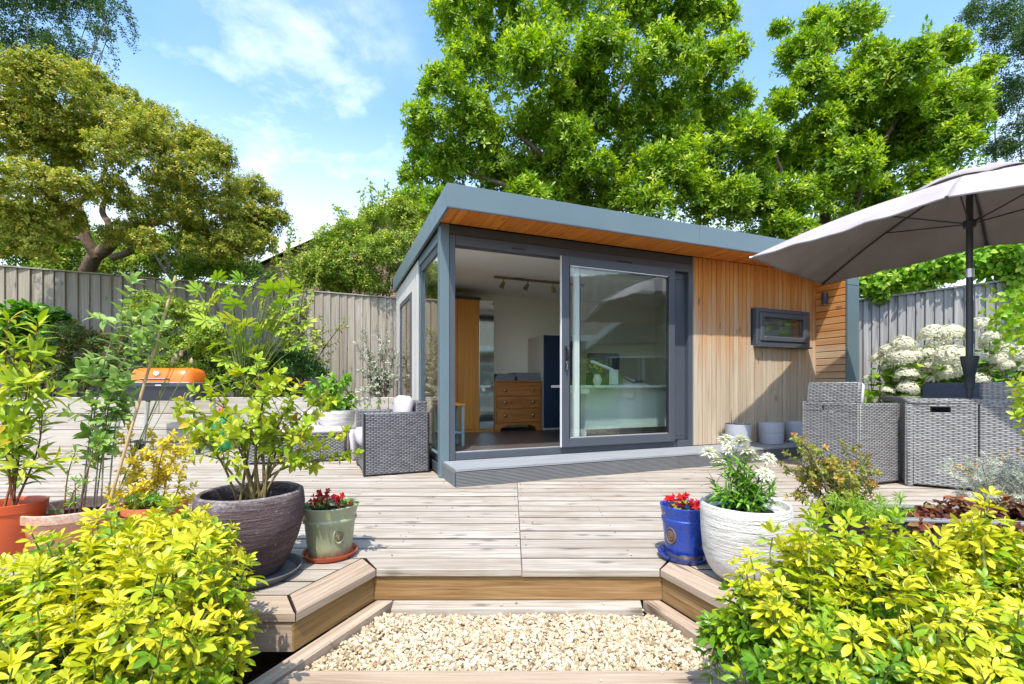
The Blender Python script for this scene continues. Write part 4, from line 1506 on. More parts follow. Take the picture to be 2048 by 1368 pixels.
MB().box((0, 0.02, 0), (0.6, 0.58, 1.42), 0.003).build('carcass', M['cream_paint'], cb)
MB().box((0.0, 0.0, 0.03), (0.298, 0.019, 1.42), 0.003).build('door', M['navy'], cb)
MB().box((0.302, 0.0, 0.03), (0.6, 0.019, 1.42), 0.003).build('door', M['navy'], cb)

st = thing('side_table', 'small teal legged side table with a wooden top inside the doorway', 'table', W(0.13, 0.62, 0.2), RZ)
MB().box((0, 0, 0.44), (0.30, 0.30, 0.465), 0.004).build('top', M['wardrobe'], st)
for x in (0.012, 0.258):
    for y in (0.012, 0.258):
        MB().box((x, y, 0), (x + 0.03, y + 0.03, 0.439), 0.002).build('leg', M['teal_paint'], st)
MB().box((0.012, 0.012, 0.14), (0.288, 0.288, 0.157), 0.002).build('shelf', M['teal_paint'], st)
bx = thing('carton', 'small pink carton on the lower shelf of the teal table', 'carton', W(0.27, 0.72, 0.358), RZ + 0.2)
MB().box((-0.05, -0.04, 0), (0.05, 0.04, 0.16), 0.003).build('box_body', M['pink'], bx)
MB().box((-0.051, -0.041, 0.16), (0.051, 0.041, 0.20), 0.003).build('box_lid', M['navy'], bx)

tr = thing('track_light', 'brass ceiling track with adjustable spotlights', 'light', W(1.05, 1.43, 2.288), RZ)
MB().box((0, -0.012, -0.030), (1.35, 0.012, -0.004), 0.003).build('track', M['brass'], tr)
MB().box((0.3, -0.02, -0.006), (0.42, 0.02, 0.001), 0.002).build('mount', M['brass'], tr)
for x, tilt in ((0.13, 0.35), (0.48, 0.5), (0.85, -0.4), (1.20, -0.2)):
    sp_ = MB().tube([(x, 0, -0.030), (x, 0, -0.066)], 0.007, 8)
    h = sp_.build('stalk', M['brass'], tr, 40)
    q = Matrix.Translation((x, 0, -0.075)) @ Matrix.Rotation(tilt, 4, 'Y') @ Matrix.Rotation(0.25, 4, 'X')
    hd = MB().lathe([(0.006, 0.01), (0.020, 0.005), (0.028, -0.05), (0.033, -0.078), (0.029, -0.078), (0.024, -0.05), (0, -0.03)], 16)
    hd.v = [tuple(q @ Vector(p)) for p in hd.v]
    hd.build('spotlight', M['brass'], tr, 40)

dk = thing('desk', 'white desk with a full front panel just inside the glass', 'desk', W(1.62, 0.33, 0.2), RZ)
MB().box((0, 0, 0.635), (2.1, 0.60, 0.665), 0.003).build('desktop', M['white_paint'], dk)
MB().box((0.22, 0.14, 0.145), (2.06, 0.158, 0.634), 0.002).build('front_panel', M['white_paint'], dk)
MB().box((0.22, 0.16, 0.0), (0.245, 0.57, 0.634), 0.002).build('side_panel', M['white_paint'], dk)
MB().box((2.06, 0.16, 0.0), (2.085, 0.57, 0.634), 0.002).build('side_panel', M['white_paint'], dk)
MB().box((0.03, 0.02, 0.565), (0.20, 0.20, 0.634), 0.003).build('cable_box', M['white_paint'], dk)
ZD = 0.866
lp = thing('desk_lamp', 'white folding desk lamp standing on the white desk', 'lamp', W(2.28, 0.55, ZD), RZ)
MB().box((-0.045, -0.03, 0), (0.055, 0.03, 0.19), 0.004).build('column', M['white_paint'], lp)
MB().obox((-0.16, 0, 0.235), (0.32, 0.05, 0.028), (0, 0.32, 0), 0.006).build('lamp_arm', M['white_paint'], lp)
vz = thing('vase', 'round cream vase on the white desk', 'vase', W(2.02, 0.50, ZD), RZ)
MB().lathe([(0.0, 0), (0.03, 0.0), (0.05, 0.035), (0.055, 0.07), (0.04, 0.105), (0.034, 0.118), (0.04, 0.13), (0.034, 0.128), (0.03, 0.11), (0, 0.1)], 20).build('vase_body', M['cream_paint'], vz, 50)
fl_ = thing('cut_flowers', 'yellow cut flowers standing in the round cream vase', 'flowers', W(2.02, 0.50, ZD + 0.10))
L = Leaves(leaf_tpl(0.55, 'obovate', 0.2, 0.2, 3))
mb = MB()
o_ = np.array(fl_.location)
for k in range(9):
    a = rng.uniform(0, 6.28)
    tip = o_ + np.array((0.09 * math.cos(a) - 0.05, 0.06 * math.sin(a), rng.uniform(0.05, 0.13)))
    mb.tube([np.zeros(3), (tip - o_) * 0.6 + (0, 0, 0.02), tip - o_], 0.002, 4)
    L.rosettes(tip[None], np.array([[math.cos(a) * 0.4, math.sin(a) * 0.4 - 0.3, 1]]), 7, 0.026, 30, 85)
mb.build('stalks', M['stem'], fl_)
L.build(M['p_yellow'], fl_, 'blooms', kind=None)
ph_ = thing('telephone', 'grey desk telephone with a display on the white desk', 'telephone', W(2.56, 0.52, ZD), RZ)
MB().prism([(-0.1, -0.11), (0.13, -0.11), (0.13, 0.09), (-0.1, 0.09)], 0.0, [0.025, 0.025, 0.085, 0.085]).build('base', M['alu'], ph_)
MB().obox((-0.065, -0.01, 0.078), (0.05, 0.20, 0.035), (0.29, 0, 0), 0.012).build('handset', M['alu'], ph_)
MB().obox((0.055, -0.05, 0.050), (0.11, 0.06, 0.012), (0.29, 0, 0), 0.002).build('display', M['dark_grey'], ph_)
cd = thing('cable', 'thin black cable looping over the front edge of the desk', 'cable', W(2.0, 0.34, ZD), RZ)
MB().tube(curve_pts([(0.3, 0.12, 0.004), (0.12, 0.02, 0.004), (0.06, -0.006, -0.02), (-0.02, -0.008, -0.055), (-0.11, -0.008, -0.035), (-0.16, -0.004, 0.003), (-0.12, 0.08, 0.004)], 24), 0.003, 5).build('lead', M['black'], cd, 60)

oc = thing('office_chair', 'black office chair behind the white desk', 'office chair', W(2.55, 1.35, 0.2), RZ + 2.9)
MB().box((-0.24, -0.24, 0.42), (0.24, 0.24, 0.50), 0.03).build('seat', M['black'], oc, 40)
MB().obox((0, 0.25, 0.82), (0.46, 0.06, 0.56), (-0.12, 0, 0), 0.028).build('backrest', M['black'], oc, 40)
MB().tube([(0, 0, 0.08), (0, 0, 0.42)], 0.03, 10).build('column', M['dark_grey'], oc, 40)
for k in range(5):
    a = k * 2 * math.pi / 5
    MB().tube([(0, 0, 0.09), (0.28 * math.cos(a), 0.28 * math.sin(a), 0.065)], [0.025, 0.016], 6).build('leg', M['dark_grey'], oc, 40)
    cs = MB().lathe([(0, -0.02), (0.028, -0.018), (0.028, 0.018), (0, 0.02)], 12)
    cs.v = [(0.28 * math.cos(a) + p[0], 0.28 * math.sin(a) + p[2], 0.030 + p[1]) for p in cs.v]
    cs.build('caster', M['black'], oc, 40)

# planters on the step
for i, (t, s, lab) in enumerate(((3.507, -0.19, 'light grey planter with dry compost, nearest the glass door'), (4.05, -0.19, 'light grey planter under the small window, middle of the three'), (4.52, -0.19, 'light grey planter half hidden behind the rattan chair'))):
    p = thing('planter', lab, 'planter', W(t, s, 0.155), RZ, 'grey planters on the garden room step')
    h = 0.255
    MB().lathe([(0, 0), (0.120, 0), (0.128, 0.008), (0.137, 0.125), (0.1345, 0.129), (0.1345, 0.133), (0.138, 0.137), (0.145, h), (0.137, h), (0.128, 0.14), (0.0, 0.12)], 36).build('planter_shell', M['planter_grey'], p, 35)
    MB().lathe([(0, h - 0.03), (0.10, h - 0.026), (0.1345, h - 0.032)], 24, wob=lambda a, z: 0.0).build('compost', M['soil'], p, 60)
    if i == 0:
        L = Leaves(leaf_tpl(0.45, 'ovate', 0.3, 0.5, 3))
        c = np.array(p.location) + (0, 0, h - 0.02)
        C = c + np.stack([rng.uniform(-.1, .1, 26), rng.uniform(-.1, .1, 26), rng.uniform(0, .02, 26)], 1)
        L.rosettes(C, np.tile([0, 0, 1.0], (26, 1)) + rng.normal(0, .5, (26, 3)), 4, 0.035, 40, 100)
        o = L.build(M['l_rust'], thing('dry_plant', 'dry brown plant remains in the grey planter nearest the door', 'plant', c), 'dry_leaves', kind=None)
        MB().tube([(-0.09, -0.02, 0), (-0.092, -0.02, 0.12), (-0.085, -0.01, 0.20)], [0.006, 0.004, 0.002], 5).build('stem', M['stem_brown'], o.parent)


# ================================================================== GARDEN FURNITURE
# ---- dark rattan armchair beside the garden room
ac = thing('rattan_armchair', 'dark woven rattan armchair with pale cushions beside the garden room', 'armchair', (-1.39, 4.32, 0), R(23.5))
Wd, Dp = 0.63, 0.78


def wov(name, lo, hi, par, m='rattan_dark', ch=0.012, smooth=40):
    return MB().box(lo, hi, ch).build(name, M[m], par, smooth, True)


wov('arm_panel', (0, 0, 0.012), (Wd, 0.115, 0.60), ac)
wov('arm_panel', (0, Dp - 0.115, 0.012), (Wd, Dp, 0.60), ac)
wov('back_panel', (Wd - 0.11, 0.117, 0.012), (Wd, Dp - 0.117, 0.70), ac)
wov('seat_base', (0.012, 0.118, 0.03), (Wd - 0.112, Dp - 0.118, 0.27), ac)
MB().box((-0.035, 0.12, 0.272), (Wd - 0.115, Dp - 0.12, 0.42), 0.035).build('seat_cushion', M['cushion'], ac, 60)
MB().obox((Wd - 0.20, Dp / 2, 0.585), (0.13, Dp - 0.26, 0.34), (0, 0.12, 0), 0.045).build('back_cushion', M['cushion'], ac, 60)
for x in (0.05, Wd - 0.05):
    for y in (0.05, Dp - 0.05):
        MB().box((x - .02, y - .02, 0), (x + .02, y + .02, 0.012)).build('foot', M['black'], ac)
for (x, yy) in ((0.012, 0.0), (Wd - 0.012, 0.0)):
    MB().tube([(x, yy + 0.004, 0.015), (x, yy + 0.004, 0.59)], 0.011, 8).build('corner_binding', M['rattan_dark'], ac, 60)

ot = thing('rattan_footstool', 'long low dark rattan footstool with a pale seat pad', 'footstool', (-2.87, 5.0, 0), R(16))
wov('base', (0, 0, 0.012), (1.0, 0.55, 0.285), ot)
wov('rim', (-0.006, -0.006, 0.2855), (1.006, 0.556, 0.305), ot, ch=0.006)
MB().box((0.01, 0.01, 0.3055), (0.99, 0.54, 0.375), 0.026).build('seat_pad', M['cushion'], ot, 60)
for x in (0.05, 0.95):
    for y in (0.05, 0.5):
        MB().box((x - .02, y - .02, 0), (x + .02, y + .02, 0.012)).build('foot', M['black'], ot)
cu = thing('loose_cushion', 'pale cushion standing on edge between footstool and armchair', 'cushion', (-1.82, 5.28, 0.0), R(16))
MB().obox((0, 0.22, 0.17), (0.055, 0.44, 0.33), (0, -0.10, 0), 0.024).build('cushion_pad', M['cushion'], cu, 60)
cu2 = thing('leaning_cushion', 'white cushion leaning upright behind the rattan footstool', 'cushion', (-2.52, 5.78, 0.0), R(10))
MB().obox((0, 0, 0.28), (0.24, 0.06, 0.56), (-0.10, 0.05, 0), 0.026).build('cushion_pad', M['cushion'], cu2, 60)

# ---- pale planter behind the footstool
wp = thing('pale_planter', 'pale stone planter on a white tray behind the rattan footstool', 'planter', (-2.16, 5.72, 0))
MB().lathe([(0.0, 0.30), (0.24, 0.30), (0.25, 0.305), (0.25, 0.325), (0.235, 0.322), (0, 0.318)], 32).build('tray', M['white_paint'], wp, 40)
MB().lathe([(0.0, 0.32), (0.15, 0.322), (0.20, 0.40), (0.215, 0.56), (0.20, 0.56), (0.185, 0.45), (0, 0.42)], 32).build('pot', M['white_pot'], wp, 50)
MB().lathe([(0, 0.52), (0.19, 0.525)], 24).build('soil', M['soil'], wp)
for a in range(3):
    MB().tube([(0.15 * math.cos(a * 2.09), 0.15 * math.sin(a * 2.09), 0), (0.15 * math.cos(a * 2.09), 0.15 * math.sin(a * 2.09), 0.30)], 0.014, 8).build('leg', M['white_paint'], wp)

# ---- barbecue
bq = thing('barbecue', 'gas barbecue with an orange lid and splayed silver legs', 'barbecue', (-4.46, 6.02, 0), R(2))
zl, zr_ = 0.905, 1.085
lid = MB()
w0, d0, w1, d1 = 0.405, 0.24, 0.355, 0.15
sec = [(0.0, w0, d0), (0.05, w0 - 0.006, d0 - 0.005), (0.12, w0 - 0.022, d0 - 0.03), (0.16, w0 - 0.04, d0 - 0.06), (0.178, w0 - 0.075, d0 - 0.10), (0.182, w0 - 0.16, d0 - 0.17)]
N_ = 40
vs = []
for (z, a, b) in sec:
    for k in range(N_):
        th = 2 * math.pi * k / N_
        c_, s_ = math.cos(th), math.sin(th)
        e = 0.42
        vs.append((a * abs(c_) ** e * (1 if c_ >= 0 else -1), b * abs(s_) ** e * (1 if s_ >= 0 else -1), zl + z))
fs = [(i * N_ + k, i * N_ + (k + 1) % N_, (i + 1) * N_ + (k + 1) % N_, (i + 1) * N_ + k) for i in range(len(sec) - 1) for k in range(N_)]
fs.append(tuple((len(sec) - 1) * N_ + k for k in range(N_)))
lid.add(vs, fs)
ld = lid.build('lid', M['orange_enamel'], bq, 50)
g_ = MB().lathe([(0.0, 0.012), (0.024, 0.012), (0.036, 0.010), (0.042, 0.0), (0.0, 0.0)], 24)
g_.v = [(p[0] + 0.0, -0.238 - p[2] + 0.012, p[1] + zl + 0.105) for p in g_.v]
th_ = g_.build('thermometer', M['chrome'], ld, 40)
g_ = MB().lathe([(0.0, 0.0145), (0.024, 0.0145), (0.024, 0.012), (0, 0.012)], 24)
g_.v = [(p[0] + 0.0, -0.238 - p[2] + 0.0115, p[1] + zl + 0.105) for p in g_.v]
g_.build('dial', M['white_paint'], ld, 40)
MB().tube([(-0.16, -0.238, zl + 0.035), (-0.16, -0.275, zl + 0.035), (0.16, -0.275, zl + 0.035), (0.16, -0.238, zl + 0.035)], 0.010, 8).build('handle', M['dark_grey'], ld, 50)
MB().tube([(-0.155, -0.277, zl + 0.041), (0.155, -0.277, zl + 0.041)], 0.006, 6).build('handle_trim', M['chrome'], ld, 50)
MB().box((-0.41, -0.246, zl - 0.012), (0.41, 0.246, zl - 0.001), 0.004).build('lid_rim', M['alu'], bq)
MB().box((-0.47, -0.25, zl - 0.065), (0.47, 0.25, zl - 0.013), 0.012).build('control_panel', M['anthracite'], bq)
MB().box((0.0, -0.2535, zl - 0.048), (0.075, -0.2505, zl - 0.030), 0.001).build('badge', M['alu'], bq)
mb = MB()
mb.add([(-0.41, -0.235, zl - 0.066), (0.41, -0.235, zl - 0.066), (0.41, 0.235, zl - 0.066), (-0.41, 0.235, zl - 0.066), (-0.35, -0.18, zl - 0.235), (0.35, -0.18, zl - 0.235), (0.35, 0.18, zl - 0.235), (-0.35, 0.18, zl - 0.235)],
       [(0, 1, 5, 4), (1, 2, 6, 5), (2, 3, 7, 6), (3, 0, 4, 7), (4, 5, 6, 7)])
mb.build('firebox', M['anthracite'], bq)
for sx in (-1, 1):
    for sy in (-1, 1):
        top = np.array((sx * 0.385, sy * 0.19, zl - 0.05))
        foot = np.array((sx * 0.54, sy * 0.27, 0.0))
        mid = top + (foot - top) * 0.24
        low = top + (foot - top) * 0.90
        lg = MB().tube([mid, low], 0.027, 12).build('leg', M['alu'], bq, 50)
        MB().tube([top, mid], 0.029, 12).build('leg_socket', M['anthracite'], lg, 50)
        MB().tube([low, foot], 0.029, 12).build('foot', M['black'], lg, 50)
MB().tube([(-0.50, 0.0, 0.13), (0.50, 0.0, 0.13)], 0.012, 8).build('cross_bar', M['black'], bq, 50)
for sx in (-1, 1):
    MB().tube([(sx * 0.515, -0.245, 0.13), (sx * 0.515, 0.245, 0.13)], 0.012, 8).build('cross_bar', M['black'], bq, 50)
for sx in (-1, 1):
    wh = MB().lathe([(0.0, -0.02), (0.05, -0.02), (0.06, -0.012), (0.06, 0.012), (0.05, 0.02), (0, 0.02)], 20)
    wh.v = [(sx * 0.58 + p[2], 0.25 + p[0], 0.061 + p[1]) for p in wh.v]
    wh.build('wheel', M['black'], bq, 40)

gbt = thing('gas_bottle', 'green patio gas bottle with a red cap beside the barbecue', 'gas bottle', (-3.92, 6.24, 0))
MB().lathe([(0.0, 0.0), (0.13, 0.0), (0.145, 0.02), (0.15, 0.05), (0.15, 0.34), (0.135, 0.40), (0.09, 0.44), (0.04, 0.455), (0, 0.457)], 32).build('cylinder', M['green_metal'], gbt, 40)
MB().lathe([(0.09, 0.43), (0.10, 0.44), (0.10, 0.50), (0.092, 0.50), (0.09, 0.44)], 24).build('collar', M['green_metal'], gbt, 40)
MB().lathe([(0.0, 0.455), (0.03, 0.455), (0.035, 0.48), (0.035, 0.545), (0.025, 0.56), (0, 0.562)], 16).build('cap', M['red_plastic'], gbt, 40)

# ---- grey rattan cube dining set and parasol on the right
TC = np.array((3.37, 3.95))
E2, E1 = np.array((0.866, -0.5)), np.array((0.5, 0.866))
TW_ = 1.15
tb = thing('rattan_table', 'square grey rattan dining table with a dark glass top', 'table', (TC[0], TC[1], 0), R(-30))
MB().box((0.03, 0.03, 0.742), (TW_ - 0.03, TW_ - 0.03, 0.752), 0.002).build('glass_top', M['smoked'], tb)
for lo, hi in (((0, 0, 0.70), (TW_, 0.05, 0.75)), ((0, TW_ - 0.05, 0.70), (TW_, TW_, 0.75)), ((0, 0.051, 0.70), (0.05, TW_ - 0.051, 0.75)), ((TW_ - 0.05, 0.051, 0.70), (TW_, TW_ - 0.051, 0.75))):
    wov('rim', lo, hi, tb, 'rattan_grey', 0.012)
for x in (0, TW_ - 0.05):
    for y in (0, TW_ - 0.05):
        wov('leg', (x, y, 0.0), (x + 0.05, y + 0.05, 0.699), tb, 'rattan_grey', 0.01)


def cube_chair(label, loc, rz, w=0.48, d=0.54, fold=0.0, pad=True):
    c = thing('rattan_chair', label, 'chair', (loc[0], loc[1], 0), rz, 'rattan chairs round the dining table')
    H = 0.712
    # back panel with a hand slot
    sx0, sx1, sz0, sz1 = w / 2 - 0.065, w / 2 + 0.065, H - 0.078, H - 0.033
    mb = MB()
    mb.box((0.012, 0, 0.02), (w - 0.012, 0.035, sz0 - 0.0005), 0.006)
    mb.box((0.012, 0, sz1 + 0.0005), (w - 0.012, 0.035, H), 0.006)
    mb.box((0.012, 0, sz0), (sx0, 0.035, sz1), 0.0)
    mb.box((sx1, 0, sz0), (w - 0.012, 0.035, sz1), 0.0)
    mb.build('back_panel', M['rattan_grey'], c, 40, True)
    for x in (0.0, w - 0.035):
        wov('side_panel', (x, 0.036, 0.02), (x + 0.035, d, H - 0.006), c, 'rattan_grey', 0.008)
    for x in (0.008, w - 0.008):
        MB().tube([(x, 0.008, 0.012), (x, 0.008, H + 0.002)], 0.012, 8).build('corner_binding', M['rattan_grey'], c, 60, True)
    wov('seat_panel', (0.036, 0.036, 0.33), (w - 0.036, d, 0.37), c, 'rattan_grey', 0.008)
    MB().box((0.04, 0.05, 0.371), (w - 0.04, d - 0.01, 0.43), 0.022).build('seat_cushion', M['cushion_grey'], c, 60)
    # upper backrest leaning outwards a touch
    bk = MB().obox((w / 2, 0.060, H + 0.085), (w - 0.03, 0.045, 0.185), (-0.10, 0, 0), 0.012).build('backrest', M['rattan_grey'], c, 40, True)
    if pad:
        MB().obox((w / 2, 0.112, H + 0.075), (w - 0.05, 0.05, 0.19), (-0.10, 0, 0), 0.02).build('back_cushion', M['cushion_grey'], c, 60)
    for x in (0.02, w - 0.02):
        for y in (0.03, d - 0.03):
            MB().box((x - 0.012, y - 0.012, 0), (x + 0.012, y + 0.012, 0.019)).build('foot', M['black'], c)
    return c


cube_chair('grey rattan chair pulled out at the left corner of the table, backrest up', (2.733, 4.354), R(-69.9), 0.50, 0.55)
c2 = cube_chair('grey rattan chair tucked fully under the near side of the table', (3.372, 3.965), R(-32), 0.450, 0.52)
for ch_ in list(c2.children):
    if ch_.name.split('.')[0] in ('backrest', 'back_cushion'):       # folded down under the table top
        bpy.data.objects.remove(ch_)
MB().box((0.04, 0.06, 0.44), (0.41, 0.30, 0.485), 0.012).build('backrest', M['rattan_grey'], c2, 40, True)
cube_chair('grey rattan chair on the near right of the table with its backrest raised', (3.762, 3.715), R(-32), 0.52, 0.54)
fc = thing('rattan_chair', 'rattan chair on the far side of the table with a slate back cushion', 'chair', (4.95, 4.72, 0), R(150), 'rattan chairs round the dining table')
w = 0.62
wov('back_panel', (0, 0, 0.02), (w, 0.04, 0.70), fc, 'rattan_grey')
for x in (0, w - 0.035):
    wov('side_panel', (x, 0.041, 0.02), (x + 0.035, 0.5, 0.70), fc, 'rattan_grey')
wov('seat_panel', (0.036, 0.042, 0.33), (w - 0.036, 0.5, 0.37), fc, 'rattan_grey')
MB().obox((w / 2, 0.085, 0.72), (w - 0.04, 0.07, 0.34), (-0.06, 0, 0), 0.02).build('back_cushion', M['slate'], fc, 60)

# ---- parasol
PC = np.array((3.990, 4.033))
ps = thing('parasol', 'large rectangular taupe parasol standing through the rattan table', 'parasol', (PC[0], PC[1], 0), R(-52))
AX, BX = 1.43, 0.953
ZA, ZM, ZTOP = 2.129, 2.266, 2.685
apex = np.array((0, 0, ZTOP))
cor = [np.array((sx * AX, sy * BX, ZA)) for sx, sy in ((-1, -1), (1, -1), (1, 1), (-1, 1))]
mids = {0: np.array((0, -BX, ZM)), 2: np.array((0, BX, ZM))}
tips = [cor[0], mids[0], cor[1], cor[2], mids[2], cor[3]]
cv = MB()
vent_r = 0.20
lower = []
NU, NV = 16, 28
top_ring = {}
for q in range(6):
    A, B = tips[q], tips[(q + 1) % 6]
    vs, fs = [], []
    for i in range(NU + 1):
        r = vent_r * 0.8 + (1 - vent_r * 0.8) * i / NU
        a, b = apex + (A - apex) * r, apex + (B - apex) * r
        # ribs bow upwards a little, the cloth between them sags and its hem curves in
        bow = 0.055 * math.sin(math.pi * r)
        a = a + np.array((0, 0, bow))
        b = b + np.array((0, 0, bow))
        for j in range(NV + 1):
            t = j / NV
            p = a + (b - a) * t
            sag = math.sin(math.pi * t)
            p = p + np.array((0, 0, -0.012 * sag * r))
            p[:2] *= 1 - 0.010 * sag * r * r
            p[2] += (0.008 * math.sin(17 * t + 2 * q + 3 * r) + 0.005 * math.sin(31 * t - q)) * math.sin(math.pi * t) * r
            vs.append(p)
    for i in range(NU):
        for j in range(NV):
            k = i * (NV + 1) + j
            fs.append((k, k + NV + 1, k + NV + 2, k + 1))
    k0 = len(vs)
    # hem turned down
    for j in range(NV + 1):
        p = vs[NU * (NV + 1) + j].copy()
        p[2] -= 0.012
        vs.append(p)
    for j in range(NV):
        a = NU * (NV + 1) + j
        fs.append((a, k0 + j, k0 + j + 1, a + 1))
    pm = MB().add(vs, fs)
    o = pm.build('canopy_panel', M['canvas'], ps, 50)
    md = o.modifiers.new('thickness', 'SOLIDIFY')
    md.thickness = 0.003
    md.offset = 1
# vent cap with a scalloped edge lifting off the canopy
vs, fs = [(0, 0, ZTOP + 0.035)], []
NS = 72
for k in range(NS):
    a = 2 * math.pi * k / NS
    sc = 0.026 * abs(math.sin(3 * a + 0.5)) ** 0.7
    for f_, dz in ((0.55, 0.052), (1.0, 0.0)):
        vs.append((0.42 * f_ * math.cos(a), 0.28 * f_ * math.sin(a), ZTOP + dz * 0.5 - 0.095 * f_ * f_ + sc * f_ + 0.012))
for k in range(NS):
    a, b = 1 + 2 * k, 1 + 2 * ((k + 1) % NS)
    fs += [(0, a, b), (a, a + 1, b + 1, b)]
o = MB().add(vs, fs).build('vent_cap', M['canvas'], ps, 60)
md = o.modifiers.new('thickness', 'SOLIDIFY')
md.thickness = 0.003
MB().lathe([(0.0, 0.0), (0.016, 0.0), (0.020, 0.02), (0.012, 0.05), (0, 0.056)], 12, (0, 0, ZTOP + 0.036)).build('finial', M['dark_grey'], ps, 50)
MB().tube([(0, 0, 0.02), (0, 0, 1.60)], 0.0255, 16).build('pole', M['dark_grey'], ps, 50)
MB().tube([(0, 0, 1.601), (0, 0, ZTOP - 0.01)], 0.0235, 16).build('pole', M['dark_grey'], ps, 50)
MB().lathe([(0.0256, 0.83), (0.036, 0.83), (0.036, 0.95), (0.040, 0.955), (0.062, 1.10), (0.064, 1.115), (0.030, 1.118), (0.0256, 1.118)], 24).build('pole_collar', M['dark_grey'], ps, 40)
MB().lathe([(0.0245, 0), (0.030, 0.0), (0.030, 0.075), (0.0245, 0.075)], 20, (0, 0, 1.80)).build('joint_sleeve', M['alu'], ps, 40)
MB().box((0.0255, -0.009, 1.12), (0.0275, 0.009, 1.22)).build('maker_tag', M['white_paint'], ps)
MB().lathe([(0.0245, -0.04), (0.040, -0.04), (0.046, -0.01), (0.046, 0.02), (0.0245, 0.025)], 20, (0, 0, 2.275)).build('runner', M['dark_grey'], ps, 40)
MB().lathe([(0.0, 0), (0.24, 0.0), (0.25, 0.01), (0.25, 0.05), (0.06, 0.075), (0.04, 0.30), (0.0265, 0.30)], 32).build('base', M['dark_grey'], ps, 40)
for q, T in enumerate(tips):
    pts = []
    for r in np.linspace(0.02, 0.985, 9):
        p = apex + (T - apex) * r
        p[2] += 0.055 * math.sin(math.pi * r) - 0.012
        pts.append(p)
    rb = MB().tube(pts, 0.0075, 6).build('rib', M['dark_grey'], ps, 60)
    r = 0.47 if q not in (1, 4) else 0.60
    j = apex + (T - apex) * r
    j[2] += 0.055 * math.sin(math.pi * r) - 0.022
    d = T[:2] / np.linalg.norm(T[:2])
    MB().tube([(d[0] * 0.042, d[1] * 0.042, 2.275), j], 0.006, 6).build('strut', M['dark_grey'], rb, 60)
    e = T + np.array((d[0] * 0.01, d[1] * 0.01, -0.006))
    MB().tube([T - np.array((d[0] * .03, d[1] * .03, -0.002)), e], 0.011, 8).build('rib_tip', M['alu'] if q == 0 else M['dark_grey'], rb, 60)


# ================================================================== POTS AND PLANTS
TPL_TREE = leaf_tpl(0.42, 'obovate', 0.3, 0.22, 2)
TPL_SMALL = leaf_tpl(0.62, 'ovate', 0.35, 0.2, 2)
TPL_CHOISYA = leaf_tpl(0.37, 'obovate', 0.30, 0.25, 5)
TPL_OVATE = leaf_tpl(0.50, 'ovate', 0.25, 0.35, 5, 0.12)
TPL_LANCE = leaf_tpl(0.26, 'lance', 0.3, 0.35, 5, 0.1)
TPL_STRAP = leaf_tpl(0.16, 'strap', 0.25, 0.35, 4)
TPL_BROAD = leaf_tpl(0.74, 'ovate', 0.22, 0.35, 5, 0.18)
TPL_NEEDLE = leaf_tpl(0.10, 'strap', 0.2, 0.15, 2)
TPL_PETAL = leaf_tpl(0.75, 'round', 0.25, 0.25, 3)


def pot(name, label, loc, prof, mat, soil_z, soil_r, cat='plant pot', n=48, sx=1.0, sy=1.0, part='pot_body', wob=None):
    t = thing(name, label, cat, loc)
    MB().lathe(prof, n, (0, 0, 0), sx, sy, wob).build(part, M[mat], t, 40)
    MB().lathe([(0, soil_z + 0.012), (soil_r * 0.6, soil_z + 0.008), (soil_r, soil_z)], 28, (0, 0, 0), sx, sy).build('soil', M['soil'], t, 60)
    return t


def saucer(label, loc, r, h, mat, group=None):
    t = thing('saucer', label, 'saucer', loc, 0, group)
    MB().lathe([(0, 0.0), (r * 0.86, 0.0), (r * 0.9, 0.003), (r, h * 0.9), (r * 1.01, h), (r * 0.975, h), (r * 0.87, 0.008), (0, 0.006)], 48).build('saucer_dish', M[mat], t, 40)
    return t


